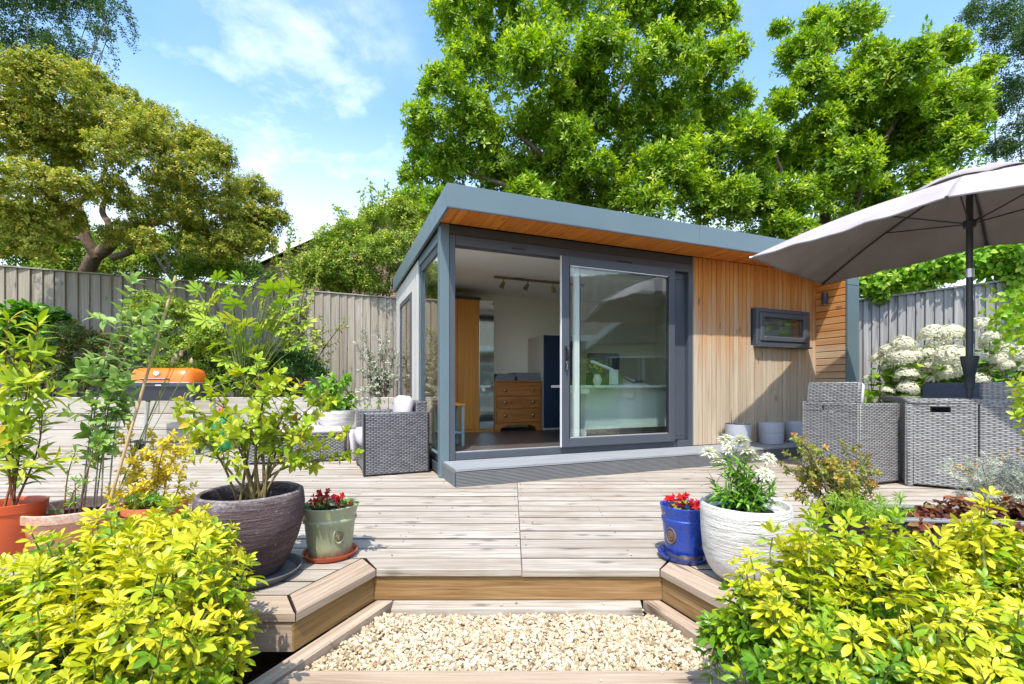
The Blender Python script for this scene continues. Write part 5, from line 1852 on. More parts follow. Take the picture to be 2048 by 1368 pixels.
def grow(label, cat, name, base, ends, leafmat, tpl, size, barkmat='stem_brown', r0=0.006, start=0.4, step=0.05, per=2, twigs=0, tw_len=0.2, spread=0.03, lean=0.25,
         tint=(0.2, 0.9), tip=5, singles=300, group=None, sag=0.0, angle=55, sides=5, tw_start=None, foliage='foliage', end=1.0):
    """stems rising from a base; leaves along them and on side twigs, a tuft at every end"""
    t = thing(name, label, cat, base, 0, group)
    b = np.array(base, float)
    L = Leaves(tpl)
    wood_ = MB()

    def leafy(pts, s0, dens=1.0):
        pts = np.array(pts)
        seg = np.linalg.norm(np.diff(pts, axis=0), axis=1)
        cum = np.concatenate([[0], np.cumsum(seg)])
        tot = cum[-1]
        d = s0 * tot
        ph = rng.uniform(0, 6.28)
        while d < tot * (end if dens == 1.0 else 1):
            i = min(len(seg) - 1, np.searchsorted(cum, d) - 1 if d > 0 else 0)
            f = (d - cum[i]) / (seg[i] + 1e-9)
            p = pts[i] + (pts[i + 1] - pts[i]) * f
            ax = unit(pts[i + 1] - pts[i])
            u = unit(np.cross(ax, (0.3, 0.1, 0.95) if abs(ax[2]) < 0.9 else (1, 0.2, 0)))
            v = np.cross(ax, u)
            for k in range(per):
                a = ph + 2 * math.pi * k / per + rng.normal(0, 0.25)
                q = u * math.cos(a) + v * math.sin(a)
                th = math.radians(angle + rng.normal(0, 12))
                D = ax * math.cos(th) + q * math.sin(th) - np.array((0, 0, sag))
                N = ax * math.sin(th) - q * math.cos(th) + np.array((0, 0, 0.7))
                L.add(p, D, N + rng.normal(0, .2, 3), size * rng.uniform(0.65, 1.1), np.clip(rng.uniform(*tint) + 0.15 * (d / tot - 0.5), 0, 1))
            ph += 1.57 if per == 2 else 2.4
            d += step / dens * rng.uniform(0.8, 1.25)
        if tip:
            ax = unit(pts[-1] - pts[-2])
            L.rosettes(pts[-1][None], ax[None], tip, size * 0.85, 15, 65, (min(1, tint[0] + 0.25), min(1, tint[1] + 0.1)))
    for e in ends:
        e = np.array(e, float)
        s = b + np.array((rng.normal(0, spread), rng.normal(0, spread), 0))
        m = s + (e - s) * 0.5 + np.array(((s - e)[0] * lean * 0.5, (s - e)[1] * lean * 0.5, abs(e[2] - s[2]) * 0.08)) + rng.normal(0, 0.02, 3)
        pts = curve_pts([s, m, e], 12)
        wood_.tube([p - b for p in pts], [r0, r0 * 0.75, r0 * 0.35], sides)
        leafy(pts, start)
        for k in range(twigs):
            f = rng.uniform(tw_start if tw_start is not None else start * 0.8, 0.92)
            i = int(f * (len(pts) - 1))
            p = pts[i]
            d = unit(unit(pts[min(i + 1, len(pts) - 1)] - pts[max(0, i - 1)]) * 0.7 + rand_unit(1)[0] * np.array((1, 1, 0.45)) + np.array((0, 0, 0.1)))
            q = p + d * tw_len * rng.uniform(0.5, 1.1)
            qq = curve_pts([p, (p + q) / 2 + rng.normal(0, .012, 3) + (0, 0, 0.01), q], 6)
            wood_.tube([x - b for x in qq], [r0 * 0.4, r0 * 0.22], 4)
            leafy(qq, 0.25)
    wood_.build('stems', M[barkmat], t, 60)
    L.build(M[leafmat], t, foliage, singles)
    return t


def crown(name, label, cat, base, lobes, n, k, size, leafmat, tpl=TPL_TREE, inner=0.6, up=0.5, tint=(0.15, 0.9), lo=30, hi=85, singles=0, group=None, branches=None, bark='bark', zmin=-0.6, part='crown', jit=0.3, keep=None, kind='stuff', leaf='leaf', trunkname='trunk'):
    t = thing(name, label, cat, base, 0, group)
    C, A = sample_lobes(lobes, n, inner, zmin)
    ax = A * 0.7 + np.array((0, 0, up)) + rng.normal(0, 0.3, (n, 3))
    L = Leaves(tpl)
    L.rosettes(C, ax, k, size, lo, hi, tint, 0.1, jit)
    L.build(M[leafmat], t, part, singles, leaf, kind, keep)
    if branches:
        b = np.array(base, float)
        for i, (pts, rr) in enumerate(branches):
            mb = MB()
            mb.tube([np.array(p) - b for p in curve_pts(pts, 16)], rr, 9)
            mb.build(trunkname if i == 0 else 'limb', M[bark], t, 60)
    return t


def auto_branches(base, lobes, r0, n=None):
    """a trunk to the middle of the crown and a limb into every lobe"""
    b = np.array(base, float)
    c = np.array([l[0] for l in lobes])
    mid = c.mean(axis=0)
    fork = b + (mid - b) * 0.45
    out = [([b, b + (fork - b) * 0.5 + rng.normal(0, 0.06, 3) * (1, 1, 0), fork], [r0, r0 * 0.85, r0 * 0.7])]
    for p in (c if n is None else c[rng.permutation(len(c))[:n]]):
        m = fork + (p - fork) * 0.5 + rng.normal(0, 0.12, 3) + (0, 0, -0.08)
        out.append(([fork + (b - fork) * rng.uniform(0, 0.35), m, p], [r0 * 0.45, r0 * 0.28, r0 * 0.08]))
    return out


# ---- golden choisya at the two front corners
def choisya(label, base, lobes, n, greens, singles=300):
    t = thing('choisya', label, 'shrub', base)
    b = np.array(base, float)
    C, A = sample_lobes(lobes, n, 0.72, -0.55)
    m = C[:, 2] > -0.3
    C, A = C[m], A[m]
    L = Leaves(TPL_CHOISYA)
    mb = MB()
    for c, a in zip(C, A):
        ax = unit(a * 0.55 + np.array((0, 0, 0.75)) + rng.normal(0, 0.22, 3))
        u = unit(np.cross(ax, (0.2, 0.9, 0.1)))
        v = np.cross(ax, u)
        ln = rng.uniform(0.07, 0.14)
        big = rng.uniform(0.75, 1.25)
        root = c - ax * ln * 1.3 + np.array((0, 0, -0.02))
        mb.tube([root - b, c - b - ax * ln * 0.5 + rng.normal(0, .004, 3), c - b], [0.0032, 0.0026, 0.0018], 4, False)
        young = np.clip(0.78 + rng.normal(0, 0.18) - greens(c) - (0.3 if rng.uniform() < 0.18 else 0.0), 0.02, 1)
        ph = rng.uniform(0, 6.28)
        for node in range(4):
            p = c - ax * ln * (node / 3.4) ** 1.1
            sz = (0.034, 0.046, 0.052, 0.050)[node] * big * rng.uniform(0.8, 1.15)
            th = math.radians((28, 52, 72, 86)[node] + rng.normal(0, 8))
            for k in range(2 if node else 3):
                aa = ph + node * 1.57 + math.pi * k * (1 if node else 0.667) + rng.normal(0, 0.15)
                q = u * math.cos(aa) + v * math.sin(aa)
                D = ax * math.cos(th) + q * math.sin(th)
                N = ax * math.sin(th) - q * math.cos(th)
                S = np.cross(D, N)
                st = p + D * sz * 0.35                     # the three leaflets sit on a stalk
                T = np.clip(young - 0.075 * node + rng.normal(0, 0.07), 0, 1)
                for w_ in (-1, 0, 1):
                    Dl = unit(D * (1 if w_ == 0 else 0.62) + S * w_ * 0.8 + rng.normal(0, 0.07, 3) - N * 0.05)
                    L.add(st, Dl, N + rng.normal(0, 0.13, 3), sz * (1.0 if w_ == 0 else 0.86), np.clip(T + rng.normal(0, 0.05), 0, 1))
    # woody framework from the ground
    for c in C[rng.permutation(len(C))[:40]]:
        s = b + rng.normal(0, 0.07, 3) * (1, 1, 0)
        e = b + (c - b) * 0.86
        mb.tube([x - b for x in curve_pts([s, (s + e) / 2 + rng.normal(0, .03, 3), e], 8)], [0.009, 0.003], 5, False)
    mb.build('stems', M['stem'], t, 60)
    L.build(M['l_choisya'], t, 'foliage', singles)
    return t


lbL = [(px(60, 1275, 1.42), (0.34, 0.26, 0.27)), (px(190, 1210, 1.48), (0.26, 0.22, 0.25)), (px(300, 1172, 1.50), (0.24, 0.22, 0.24)), (px(365, 1175, 1.42), (0.17, 0.17, 0.20)),
       (px(330, 1300, 1.28), (0.26, 0.20, 0.24)), (px(120, 1360, 1.22), (0.30, 0.22, 0.22)), (px(385, 1300, 1.34), (0.14, 0.14, 0.18)), (px(400, 1080, 1.50), (0.08, 0.08, 0.09)), (px(250, 1105, 1.55), (0.16, 0.14, 0.10)), (px(30, 1195, 1.55), (0.18, 0.15, 0.10))]
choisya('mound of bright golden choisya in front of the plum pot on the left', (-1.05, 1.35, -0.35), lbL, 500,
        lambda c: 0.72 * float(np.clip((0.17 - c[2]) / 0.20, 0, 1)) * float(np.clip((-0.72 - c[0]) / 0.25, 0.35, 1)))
lbR = [(px(1640, 1265, 1.45), (0.22, 0.20, 0.22)), (px(1760, 1300, 1.52), (0.22, 0.20, 0.20)), (px(1900, 1285, 1.48), (0.24, 0.22, 0.22)), (px(2010, 1280, 1.42), (0.22, 0.2, 0.24)), (px(1560, 1290, 1.36), (0.15, 0.15, 0.18)),
       (px(1700, 1340, 1.26), (0.26, 0.2, 0.22)), (px(1900, 1330, 1.24), (0.26, 0.2, 0.22)), (px(1520, 1170, 1.42), (0.08, 0.08, 0.12)), (px(1700, 1140, 1.5), (0.10, 0.08, 0.10)), (px(1850, 1150, 1.5), (0.12, 0.10, 0.10)), (px(1910, 1120, 1.5), (0.07, 0.07, 0.08)), (px(2000, 1130, 1.45), (0.08, 0.08, 0.09))]
spires = [(1612, 1010), (1640, 1060), (1560, 1090), (1700, 1045), (1780, 1050), (1815, 1075), (1960, 1010), (1975, 1060), (1930, 1090), (2040, 1090), (1760, 1075), (1470, 1180), (1440, 1240), (1500, 1150), (1860, 1085), (1895, 1100), (2010, 1075)]
lbR += [(px(x, y + 28, 1.46), (0.04, 0.04, 0.075)) for x, y in spires] + [(px(x, y + 85, 1.46), (0.05, 0.05, 0.07)) for x, y in spires]
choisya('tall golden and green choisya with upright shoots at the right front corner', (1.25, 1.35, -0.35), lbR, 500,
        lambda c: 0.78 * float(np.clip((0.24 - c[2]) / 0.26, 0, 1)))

# ---- left group of pots
pot('plastic_pot', 'terracotta coloured plastic pot at the left edge of the deck', (-2.555, 2.37, 0), [(0, 0), (0.098, 0), (0.102, 0.004), (0.122, 0.215), (0.128, 0.217), (0.132, 0.26), (0.128, 0.262), (0.122, 0.25), (0.118, 0.2), (0, 0.19)], 'plastic_terracotta', 0.215, 0.118)
b = np.array((-2.555, 2.37, 0.21))
ends = [px(30, 690, 2.36), px(75, 650, 2.42), px(-10, 720, 2.30), px(60, 770, 2.30), px(15, 640, 2.36), px(85, 830, 2.40)]
grow('tall lime green shrub with red stems in the plastic terracotta pot', 'shrub', 'bay_shrub', b, ends, 'l_lime', TPL_LANCE, 0.115, 'bark_red', 0.006, 0.25, 0.045, 2, 3, 0.2, 0.02, 0.1, (0.25, 0.62), 6, 300, None, 0.15, 50)

tp = pot('terracotta_planter', 'wide old terracotta planter with a plant label, behind the golden choisya', (-2.38, 2.52, 0), [(0, 0), (0.185, 0), (0.19, 0.005), (0.212, 0.155), (0.225, 0.157), (0.228, 0.2), (0.222, 0.204), (0.205, 0.2), (0.20, 0.16), (0, 0.15)], 'terracotta_old', 0.152, 0.2, 'planter')
lb = thing('plant_label', 'red and green plant label stuck in the terracotta planter', 'plant label', px(105, 1034, 2.43) + (0, 0.02, -0.02), R(12))
MB().box((-0.035, -0.0015, -0.03), (0.035, 0.0015, 0.030), 0.0006).build('card', M['card'], lb)
MB().box((-0.035, -0.0015, 0.0303), (0.035, 0.0015, 0.052), 0.0006).build('card_top', M['card_green'], lb)
b = np.array((-2.30, 2.52, 0.155))
grow('tall pale green shrub tied to a cane in the terracotta planter', 'shrub', 'tall_shrub', b, [px(265, 560, 2.55), px(340, 570, 2.6), px(290, 640, 2.5), px(185, 720, 2.45), px(250, 770, 2.5), px(215, 800, 2.5), px(325, 650, 2.55)],
     'l_buddleja', TPL_OVATE, 0.085, 'bark_grey', 0.0045, 0.38, 0.048, 2, 3, 0.11, 0.03, 0.3, (0.25, 0.9), 5, 260, None, 0.05, 52)
cn = thing('bamboo_cane', 'long bamboo cane leaning in the terracotta planter', 'cane', px(212, 1030, 2.48))
a0, a1 = np.zeros(3), px(352, 552, 2.62) - px(212, 1030, 2.48)
MB().tube([a0 + (a1 - a0) * t for t in np.linspace(0, 1, 12)], [0.0085 if i % 2 else 0.0075 for i in range(12)], 8).build('cane_rod', M['cane'], cn, 60)
grow('short sprawling green seedling in the terracotta planter', 'plant', 'young_plant', (-2.32, 2.45, 0.155), [px(152, 900, 2.4), px(200, 880, 2.45), px(150, 960, 2.4), px(190, 960, 2.45)], 'l_green', TPL_LANCE, 0.04, 'bark_red', 0.004, 0.3, 0.03, 2, 1, 0.06, 0.02, 0.2, (0.5, 1), 4, 60)

pot('terracotta_pot', 'small terracotta pot of the golden shrub, mostly hidden by choisya', (-2.02, 2.62, 0), [(0, 0), (0.11, 0), (0.14, 0.15), (0.152, 0.152), (0.155, 0.19), (0.145, 0.19), (0.13, 0.15), (0, 0.14)], 'terracotta', 0.15, 0.14)
b = np.array((-2.02, 2.62, 0.15))
ends = [px(x, y, 2.62 + rng.uniform(-.1, .1)) for x, y in ((225, 895), (260, 870), (300, 862), (345, 868), (375, 905), (350, 940), (290, 900), (240, 940), (215, 975), (365, 980), (310, 950), (270, 985), (330, 1000), (235, 1010), (390, 880))]
grow('small golden leaved shrub with dark twigs behind the choisya', 'shrub', 'golden_shrub', b, ends, 'l_gold', TPL_OVATE, 0.034, 'stem_brown', 0.0035, 0.40, 0.018, 2, 7, 0.10, 0.04, 0.25, (0.45, 1.0), 6, 300)
grow('low feathery green plant at the foot of the golden shrub', 'plant', 'ferny_plant', b + (0.03, -0.06, 0.02), [px(x, y, 2.5) for x, y in ((255, 1000), (285, 1005), (320, 1010), (340, 1022), (300, 1030))], 'l_green', TPL_LANCE, 0.035, 'stem', 0.003, 0.2, 0.012, 3, 3, 0.06, 0.03, 0.2, (0.2, 0.6), 4, 80)

# ---- the big plum pot
pp = (-1.183, 2.10, 0.012)
wobble = lambda a, z: 0.012 * math.sin(2 * a + 20 * z) + 0.006 * math.sin(5 * a - 31 * z)
pot('plum_pot', 'big round plum coloured clay pot on the left of the step', pp, [(0, 0), (0.118, 0), (0.130, 0.012), (0.165, 0.075), (0.200, 0.16), (0.220, 0.24), (0.222, 0.30), (0.217, 0.345), (0.213, 0.362), (0.204, 0.368), (0.192, 0.362), (0.190, 0.335), (0.194, 0.30), (0, 0.28)], 'purple_pot', 0.305, 0.193, 'plant pot', 64, 1, 1, 'pot_body', wobble)
saucer('dark grey saucer under the big plum pot', (pp[0] + 0.015, pp[1] - 0.02, 0.003), 0.205, 0.032, 'grey_saucer')
b = np.array((pp[0], pp[1], 0.31))
ends = [px(x, y, 2.1 + d) for x, y, d in ((370, 850, -.05), (420, 770, .1), (365, 800, 0), (480, 745, .0), (520, 730, .1), (560, 745, -.1), (600, 770, .05), (650, 820, .1), (690, 860, 0), (655, 780, .05), (440, 830, -.12), (530, 790, -.15), (610, 850, -.15), (710, 905, .05), (400, 870, -.1), (570, 820, .2), (480, 850, .15))]
grow('broad lime leaved azalea with many bare lower stems in the plum pot', 'shrub', 'lime_shrub', b, ends, 'l_lime', TPL_OVATE, 0.052, 'stem_brown', 0.0065, 0.55, 0.040, 2, 5, 0.12, 0.035, 0.35, (0.2, 0.74), 5, 300, None, 0.1, 58, 6)

# ---- begonias in the two small glazed pots
def glazed(lab, loc, mat, emb, esc, emb_ang, tilt=0.0):
    t = pot('glazed_pot', lab, loc, [(0, 0), (0.098, 0), (0.102, 0.004), (0.108, 0.05), (0.119, 0.160), (0.128, 0.172), (0.128, 0.184), (0.123, 0.190), (0.126, 0.205), (0.137, 0.240), (0.139, 0.247), (0.134, 0.250), (0.124, 0.244), (0.116, 0.20), (0, 0.19)] if esc > 1 else
            [(0, 0), (0.082, 0), (0.086, 0.004), (0.092, 0.05), (0.104, 0.165), (0.109, 0.176), (0.109, 0.190), (0.105, 0.194), (0.108, 0.21), (0.115, 0.245), (0.117, 0.252), (0.112, 0.255), (0.104, 0.249), (0.098, 0.2), (0, 0.19)], mat, 0.212, 0.118 * min(1, esc) - 0.006, 'plant pot', 56)
    # a raised oval seal on the side
    r = 0.113 if esc > 1 else 0.099
    q = Matrix.Rotation(emb_ang, 4, 'Z') @ Matrix.Translation((r - 0.003, 0, 0.115)) @ Matrix.Rotation(math.pi / 2, 4, 'Y') @ Matrix.Rotation(math.pi / 2, 4, 'Z')
    rim = MB().lathe([(0.026, 0), (0.028, 0.007), (0.031, 0.009), (0.034, 0.006), (0.035, 0.0)], 32, (0, 0, 0), 0.82, 1.2)
    rim.v = [tuple(q @ Vector(p)) for p in rim.v]
    sl_ = rim.build('seal_rim', M[mat] if esc > 1 else M['emblem'], t, 60)
    face = MB().lathe([(0, 0.006), (0.010, 0.0075), (0.018, 0.005), (0.0262, 0.004)], 28, (0, 0, 0), 0.82, 1.2)
    for k in range(10):                                  # worn leaf wreath moulded inside
        a = k * 0.628
        face.obox((0.016 * math.cos(a) * 0.82, 0.016 * math.sin(a) * 1.2, 0.007), (0.010, 0.004, 0.004), (0, 0, a + 0.9), 0.001)
    face.obox((0, 0, 0.0085), (0.004, 0.026, 0.003), (0, 0, 0.2), 0.001)
    face.v = [tuple(q @ Vector(p)) for p in face.v]
    face.build('seal', M[emb], t, 60)
    return t


def begonia(label, base, cl, pinks=False):
    t = thing('begonia', label, 'begonia', base)
    b = np.array(base, float)
    L = Leaves(TPL_BROAD)
    F = Leaves(TPL_PETAL)
    mb = MB()
    for (dx, dy, h, nl, nf, leafy) in cl:
        c = b + (dx, dy, 0)
        for k in range(nl):
            a = rng.uniform(0, 6.28)
            p = c + np.array((0.026 * math.cos(a), 0.026 * math.sin(a), rng.uniform(0.01, h * 0.8)))
            L.add(p, (math.cos(a), math.sin(a), rng.uniform(-.1, .7)), (0, -0.3, 1), rng.uniform(0.022, 0.036), rng.uniform(0, 1) * leafy)
            mb.tube([c - b, p - b], 0.002, 4, False)
        for k in range(nf):
            a = rng.uniform(0, 6.28)
            p = c + np.array((0.032 * math.cos(a) * rng.uniform(.2, 1), 0.032 * math.sin(a) * rng.uniform(.2, 1) - 0.01, h * rng.uniform(0.55, 1.1)))
            mb.tube([c - b, (p - b) * (1, 1, .6), p - b], 0.0016, 4, False)
            F.rosettes(p[None], np.array([[math.cos(a) * .5, -0.6 + math.sin(a) * .4, 0.8]]), 7, rng.uniform(0.017, 0.023), 20, 82, (1.0, 1.0) if pinks and dx < -0.04 and k % 2 else (0.2, 0.85))
    mb.build('stems', M['bark_red'], t, 60)
    L.build(M['l_azalea'] if not pinks else M['l_green'], t, 'foliage', 60)
    F.build(M['p_red'], t, 'flowers', 120, 'petal')


gp = (-0.918, 2.335, 0.010)
glazed('small sage green glazed pot on an orange saucer', gp, 'green_pot', 'emblem_green', 1.2, R(-48))
saucer('orange plastic saucer under the sage green pot', (gp[0] + 0.003, gp[1] - 0.004, 0.002), 0.131, 0.026, 'plastic_terracotta')
begonia('red and pink begonias in the sage green pot', (gp[0], gp[1], 0.22), [(-0.075, -0.01, 0.07, 16, 6, 0.8), (-0.03, 0.01, 0.10, 18, 8, 0.5), (0.055, 0.0, 0.075, 14, 7, 0.9), (0.095, 0.015, 0.055, 16, 1, 1.0)], True)
bp = (0.857, 2.30, 0.010)
glazed('small cobalt blue glazed pot on a blue saucer', bp, 'blue_pot', 'emblem', 0.9, R(-148))
saucer('cobalt blue glazed saucer under the blue pot', (bp[0] - 0.004, bp[1] - 0.002, 0.002), 0.123, 0.026, 'blue_saucer')
begonia('red begonias with dark leaves in the cobalt blue pot', (bp[0], bp[1], 0.22), [(-0.06, 0.0, 0.075, 14, 7, 1.0), (-0.01, 0.01, 0.09, 14, 8, 1.0), (0.05, -0.01, 0.06, 10, 9, 0.9)])

# ---- white pot with shasta daisies
wq = (1.036, 2.055, 0.004)
pot('white_pot', 'large white rough ceramic pot on the right of the step', wq, [(0, 0), (0.105, 0), (0.125, 0.008), (0.155, 0.045), (0.175, 0.11), (0.184, 0.20), (0.186, 0.29), (0.185, 0.325), (0.180, 0.332), (0.172, 0.328), (0.168, 0.30), (0, 0.28)], 'white_pot', 0.288, 0.170, 'plant pot', 64, 1, 1, 'pot_body', lambda a, z: 0.006 * math.sin(3 * a + 40 * z))
b = np.array((wq[0] + 0.02, wq[1] + 0.02, 0.29))
hd = [(1452, 877), (1480, 876), (1425, 905), (1458, 892), (1492, 897), (1500, 911), (1535, 913), (1437, 918), (1485, 912), (1528, 943), (1415, 902)]
ends = [px(x + 2, y + 6, 2.08 + rng.uniform(-.08, .08)) for x, y in hd] + [px(x, y, 2.06 + rng.uniform(-.1, .1)) for x, y in ((1420, 960), (1440, 945), (1470, 930), (1500, 935), (1525, 955), (1550, 985), (1410, 985), (1480, 955), (1455, 960), (1510, 975), (1550, 955), (1425, 985), (1445, 985), (1535, 990), (1415, 940), (1490, 990), (1540, 935))]
ds = grow('white double shasta daisies on leafy stems in the white pot', 'daisies', 'shasta_daisy', b, ends, 'l_green', TPL_STRAP, 0.075, 'stem', 0.0032, 0.05, 0.017, 2, 0, 0.1, 0.035, 0.35, (0.1, 0.85), 0, 300, None, 0.15, 48, end=0.74)
fm = []
for k in range(3):
    F = Leaves(leaf_tpl(0.40, 'obovate', 0.2, 0.3, 2))
    for ring, (cnt, s, th) in enumerate(((16, 0.032, 92), (15, 0.030, 78), (13, 0.025, 62), (10, 0.019, 42), (7, 0.012, 20))):
        for j in range(cnt):
            a = j * 2 * math.pi / cnt + ring * 0.4 + rng.normal(0, .06)
            t = math.radians(th + rng.normal(0, 6))
            F.add((0, 0, 0.0025 * ring), (math.cos(a) * math.sin(t), math.sin(a) * math.sin(t), math.cos(t)), (-math.cos(a) * math.cos(t), -math.sin(a) * math.cos(t), math.sin(t)), s * rng.uniform(.85, 1.1), rng.uniform(0.35, 1) if ring < 4 else 0.15)
    P_, F_, S_, T_ = F.frames()
    o = merged('flower_head', F.tpl[0], F.tpl[1], P_, F_ * S_[:, None, None], T_, M['p_white'], ds)
    fm.append(o.data)
    bpy.data.objects.remove(o)
for i, (e, _) in enumerate(zip(ends, hd)):
    o = link('flower_head', fm[i % 3], ds, None, e - b + (0, 0, 0.004))
    o.rotation_euler = (rng.uniform(-.5, .1), rng.uniform(-.35, .35), rng.uniform(0, 6))
    s = rng.uniform(1.2, 1.55)
    o.scale = (s, s, s)

# ---- brown pot with the scrubby azalea, trough with heuchera, santolina
bk_ = (1.72, 2.30, 0.0)
pot('brown_pot', 'dark brown glazed pot half hidden behind the right hand choisya', bk_, [(0, 0), (0.12, 0), (0.13, 0.01), (0.165, 0.12), (0.172, 0.17), (0.182, 0.178), (0.185, 0.215), (0.178, 0.22), (0.165, 0.21), (0.16, 0.16), (0, 0.15)], 'black_pot', 0.19, 0.168)
b = np.array((1.68, 2.34, 0.19))
ends = [px(x, y, 2.34 + rng.uniform(-.14, .14)) for x, y in ((1590, 870), (1605, 900), (1575, 935), (1640, 905), (1665, 920), (1690, 895), (1720, 910), (1740, 945), (1750, 975), (1700, 950), (1655, 960), (1610, 960), (1570, 905), (1625, 935), (1730, 985), (1590, 990))]
grow('scrubby azalea with small green and rusty leaves in the brown pot', 'shrub', 'azalea', b, ends, 'l_azalea', TPL_OVATE, 0.026, 'bark_grey', 0.005, 0.4, 0.015, 2, 11, 0.09, 0.03, 0.15, (0.05, 0.78), 6, 300, None, 0, 60)
b2 = np.array((1.74, 2.26, 0.195))
grow('fine green grassy leaves round the foot of the azalea', 'plant', 'grassy_plant', b2, [px(x, y, 2.2 + rng.uniform(-.06, .1)) for x, y in ((1640, 1010), (1665, 1000), (1690, 1012), (1715, 1000), (1740, 1010), (1765, 1008), (1790, 1012), (1800, 1000), (1670, 1025), (1710, 1026), (1750, 1025), (1785, 1022))],
     'l_vine', TPL_NEEDLE, 0.045, 'stem', 0.002, 0.1, 0.008, 3, 3, 0.05, 0.07, 0.2, (0.3, 1.0), 5, 200, None, 0, 50)
tr_ = thing('stone_trough', 'dark grey trough behind the right hand choisya', 'planter', (2.22, 2.24, 0.0), R(-8))
mb = MB()
for lo, hi in (((-0.42, -0.14, 0), (0.42, -0.11, 0.22)), ((-0.42, 0.11, 0), (0.42, 0.14, 0.22)), ((-0.42, -0.1095, 0), (-0.39, 0.1095, 0.22)), ((0.39, -0.1095, 0), (0.42, 0.1095, 0.22)), ((-0.389, -0.109, 0), (0.389, 0.109, 0.03))):
    mb.box(lo, hi, 0.006)
mb.build('trough_body', M['planter_stone'], tr_)
mb = MB()
for lo, hi in (((-0.43, -0.15, 0.2205), (0.43, -0.105, 0.235)), ((-0.43, 0.105, 0.2205), (0.43, 0.15, 0.235)), ((-0.43, -0.1045, 0.2205), (-0.385, 0.1045, 0.235)), ((0.385, -0.1045, 0.2205), (0.43, 0.1045, 0.235))):
    mb.box(lo, hi, 0.004)
mb.build('rim', M['step_riser'], tr_)
MB().box((-0.385, -0.105, 0.031), (0.385, 0.105, 0.19), 0.004).build('soil', M['soil'], tr_)
hl = [(np.array((2.02 + 0.13 * i, 2.24 + 0.03 * math.sin(i), 0.20 + 0.02 * (i % 2))), (0.12, 0.11, 0.085)) for i in range(5)]
hl += [(np.array((1.95 + 0.19 * i, 2.13 - 0.02 * i, 0.19 - 0.02 * (i % 2))), (0.10, 0.05, 0.06)) for i in range(4)]
crown('heuchera', 'red brown heuchera spilling over the grey trough', 'plant', (2.22, 2.24, 0.19), fray(hl, 3), 210, 4, 0.044, 'l_heuchera', TPL_BROAD, 0.3, 0.9, (0.0, 1.0), 35, 80, 280, None, None, 'bark', -0.3, 'foliage')
hl = [(px(2020, 1090, 1.95), (0.10, 0.08, 0.07)), (px(2035, 1150, 1.9), (0.09, 0.08, 0.10)), (px(1985, 1110, 2.0), (0.05, 0.05, 0.06))]
pot('clay_pot', 'dark clay pot at the right edge, covered by trailing red brown leaves', (2.10, 1.95, 0.0), [(0, 0), (0.09, 0), (0.12, 0.12), (0.125, 0.14), (0.11, 0.14), (0.1, 0.1), (0, 0.09)], 'emblem', 0.11, 0.105)
crown('trailing_plant', 'dark red trailing plant at the right edge beside the choisya', 'plant', (2.10, 1.95, 0.13), hl, 110, 5, 0.035, 'l_heuchera', TPL_BROAD, 0.4, 0.6, (0.0, 0.7), 40, 100, 200, None, None, 'bark', -0.7, 'foliage')
pot('terracotta_bowl', 'low terracotta bowl holding the silver santolina', (2.68, 2.52, 0.0), [(0, 0), (0.14, 0), (0.2, 0.15), (0.212, 0.155), (0.212, 0.185), (0.195, 0.18), (0, 0.14)], 'terracotta', 0.165, 0.195)
b = np.array((2.68, 2.52, 0.17))
ends = [px(x, y, 2.5 + rng.uniform(-.18, .18)) for x, y in ((1905, 945), (1920, 960), (1935, 925), (1960, 920), (1990, 918), (2020, 912), (2045, 920), (1950, 960), (1980, 955), (2010, 950), (2040, 955), (1915, 985), (1945, 990), (1975, 985), (2010, 985), (2045, 990), (1900, 925), (1970, 940), (2060, 940))]
sa = grow('silvery grey santolina with ochre button flowers in front of the rattan chairs', 'shrub', 'santolina', b, ends, 'l_silver', TPL_NEEDLE, 0.030, 'bark_grey', 0.004, 0.25, 0.008, 4, 9, 0.09, 0.06, 0.1, (0.2, 1.0), 5, 200, None, 0, 40)
F = Leaves(TPL_PETAL)
C = np.array([px(x, y, 2.5 + rng.uniform(-.15, .15)) for x, y in ((1900, 938), (1912, 935), (1920, 932), (1925, 945), (1932, 938), (1950, 930), (1960, 925), (1985, 918), (1995, 908), (2005, 915), (2020, 905), (2035, 900), (2045, 908), (1940, 952), (2010, 925), (1908, 948))])
F.rosettes(C, np.tile((0, -.3, 1.0), (len(C), 1)), 9, 0.011, 10, 95, (0.1, 1.0))
F.build(M['p_orange'], sa, 'flowers', 0, 'petal')

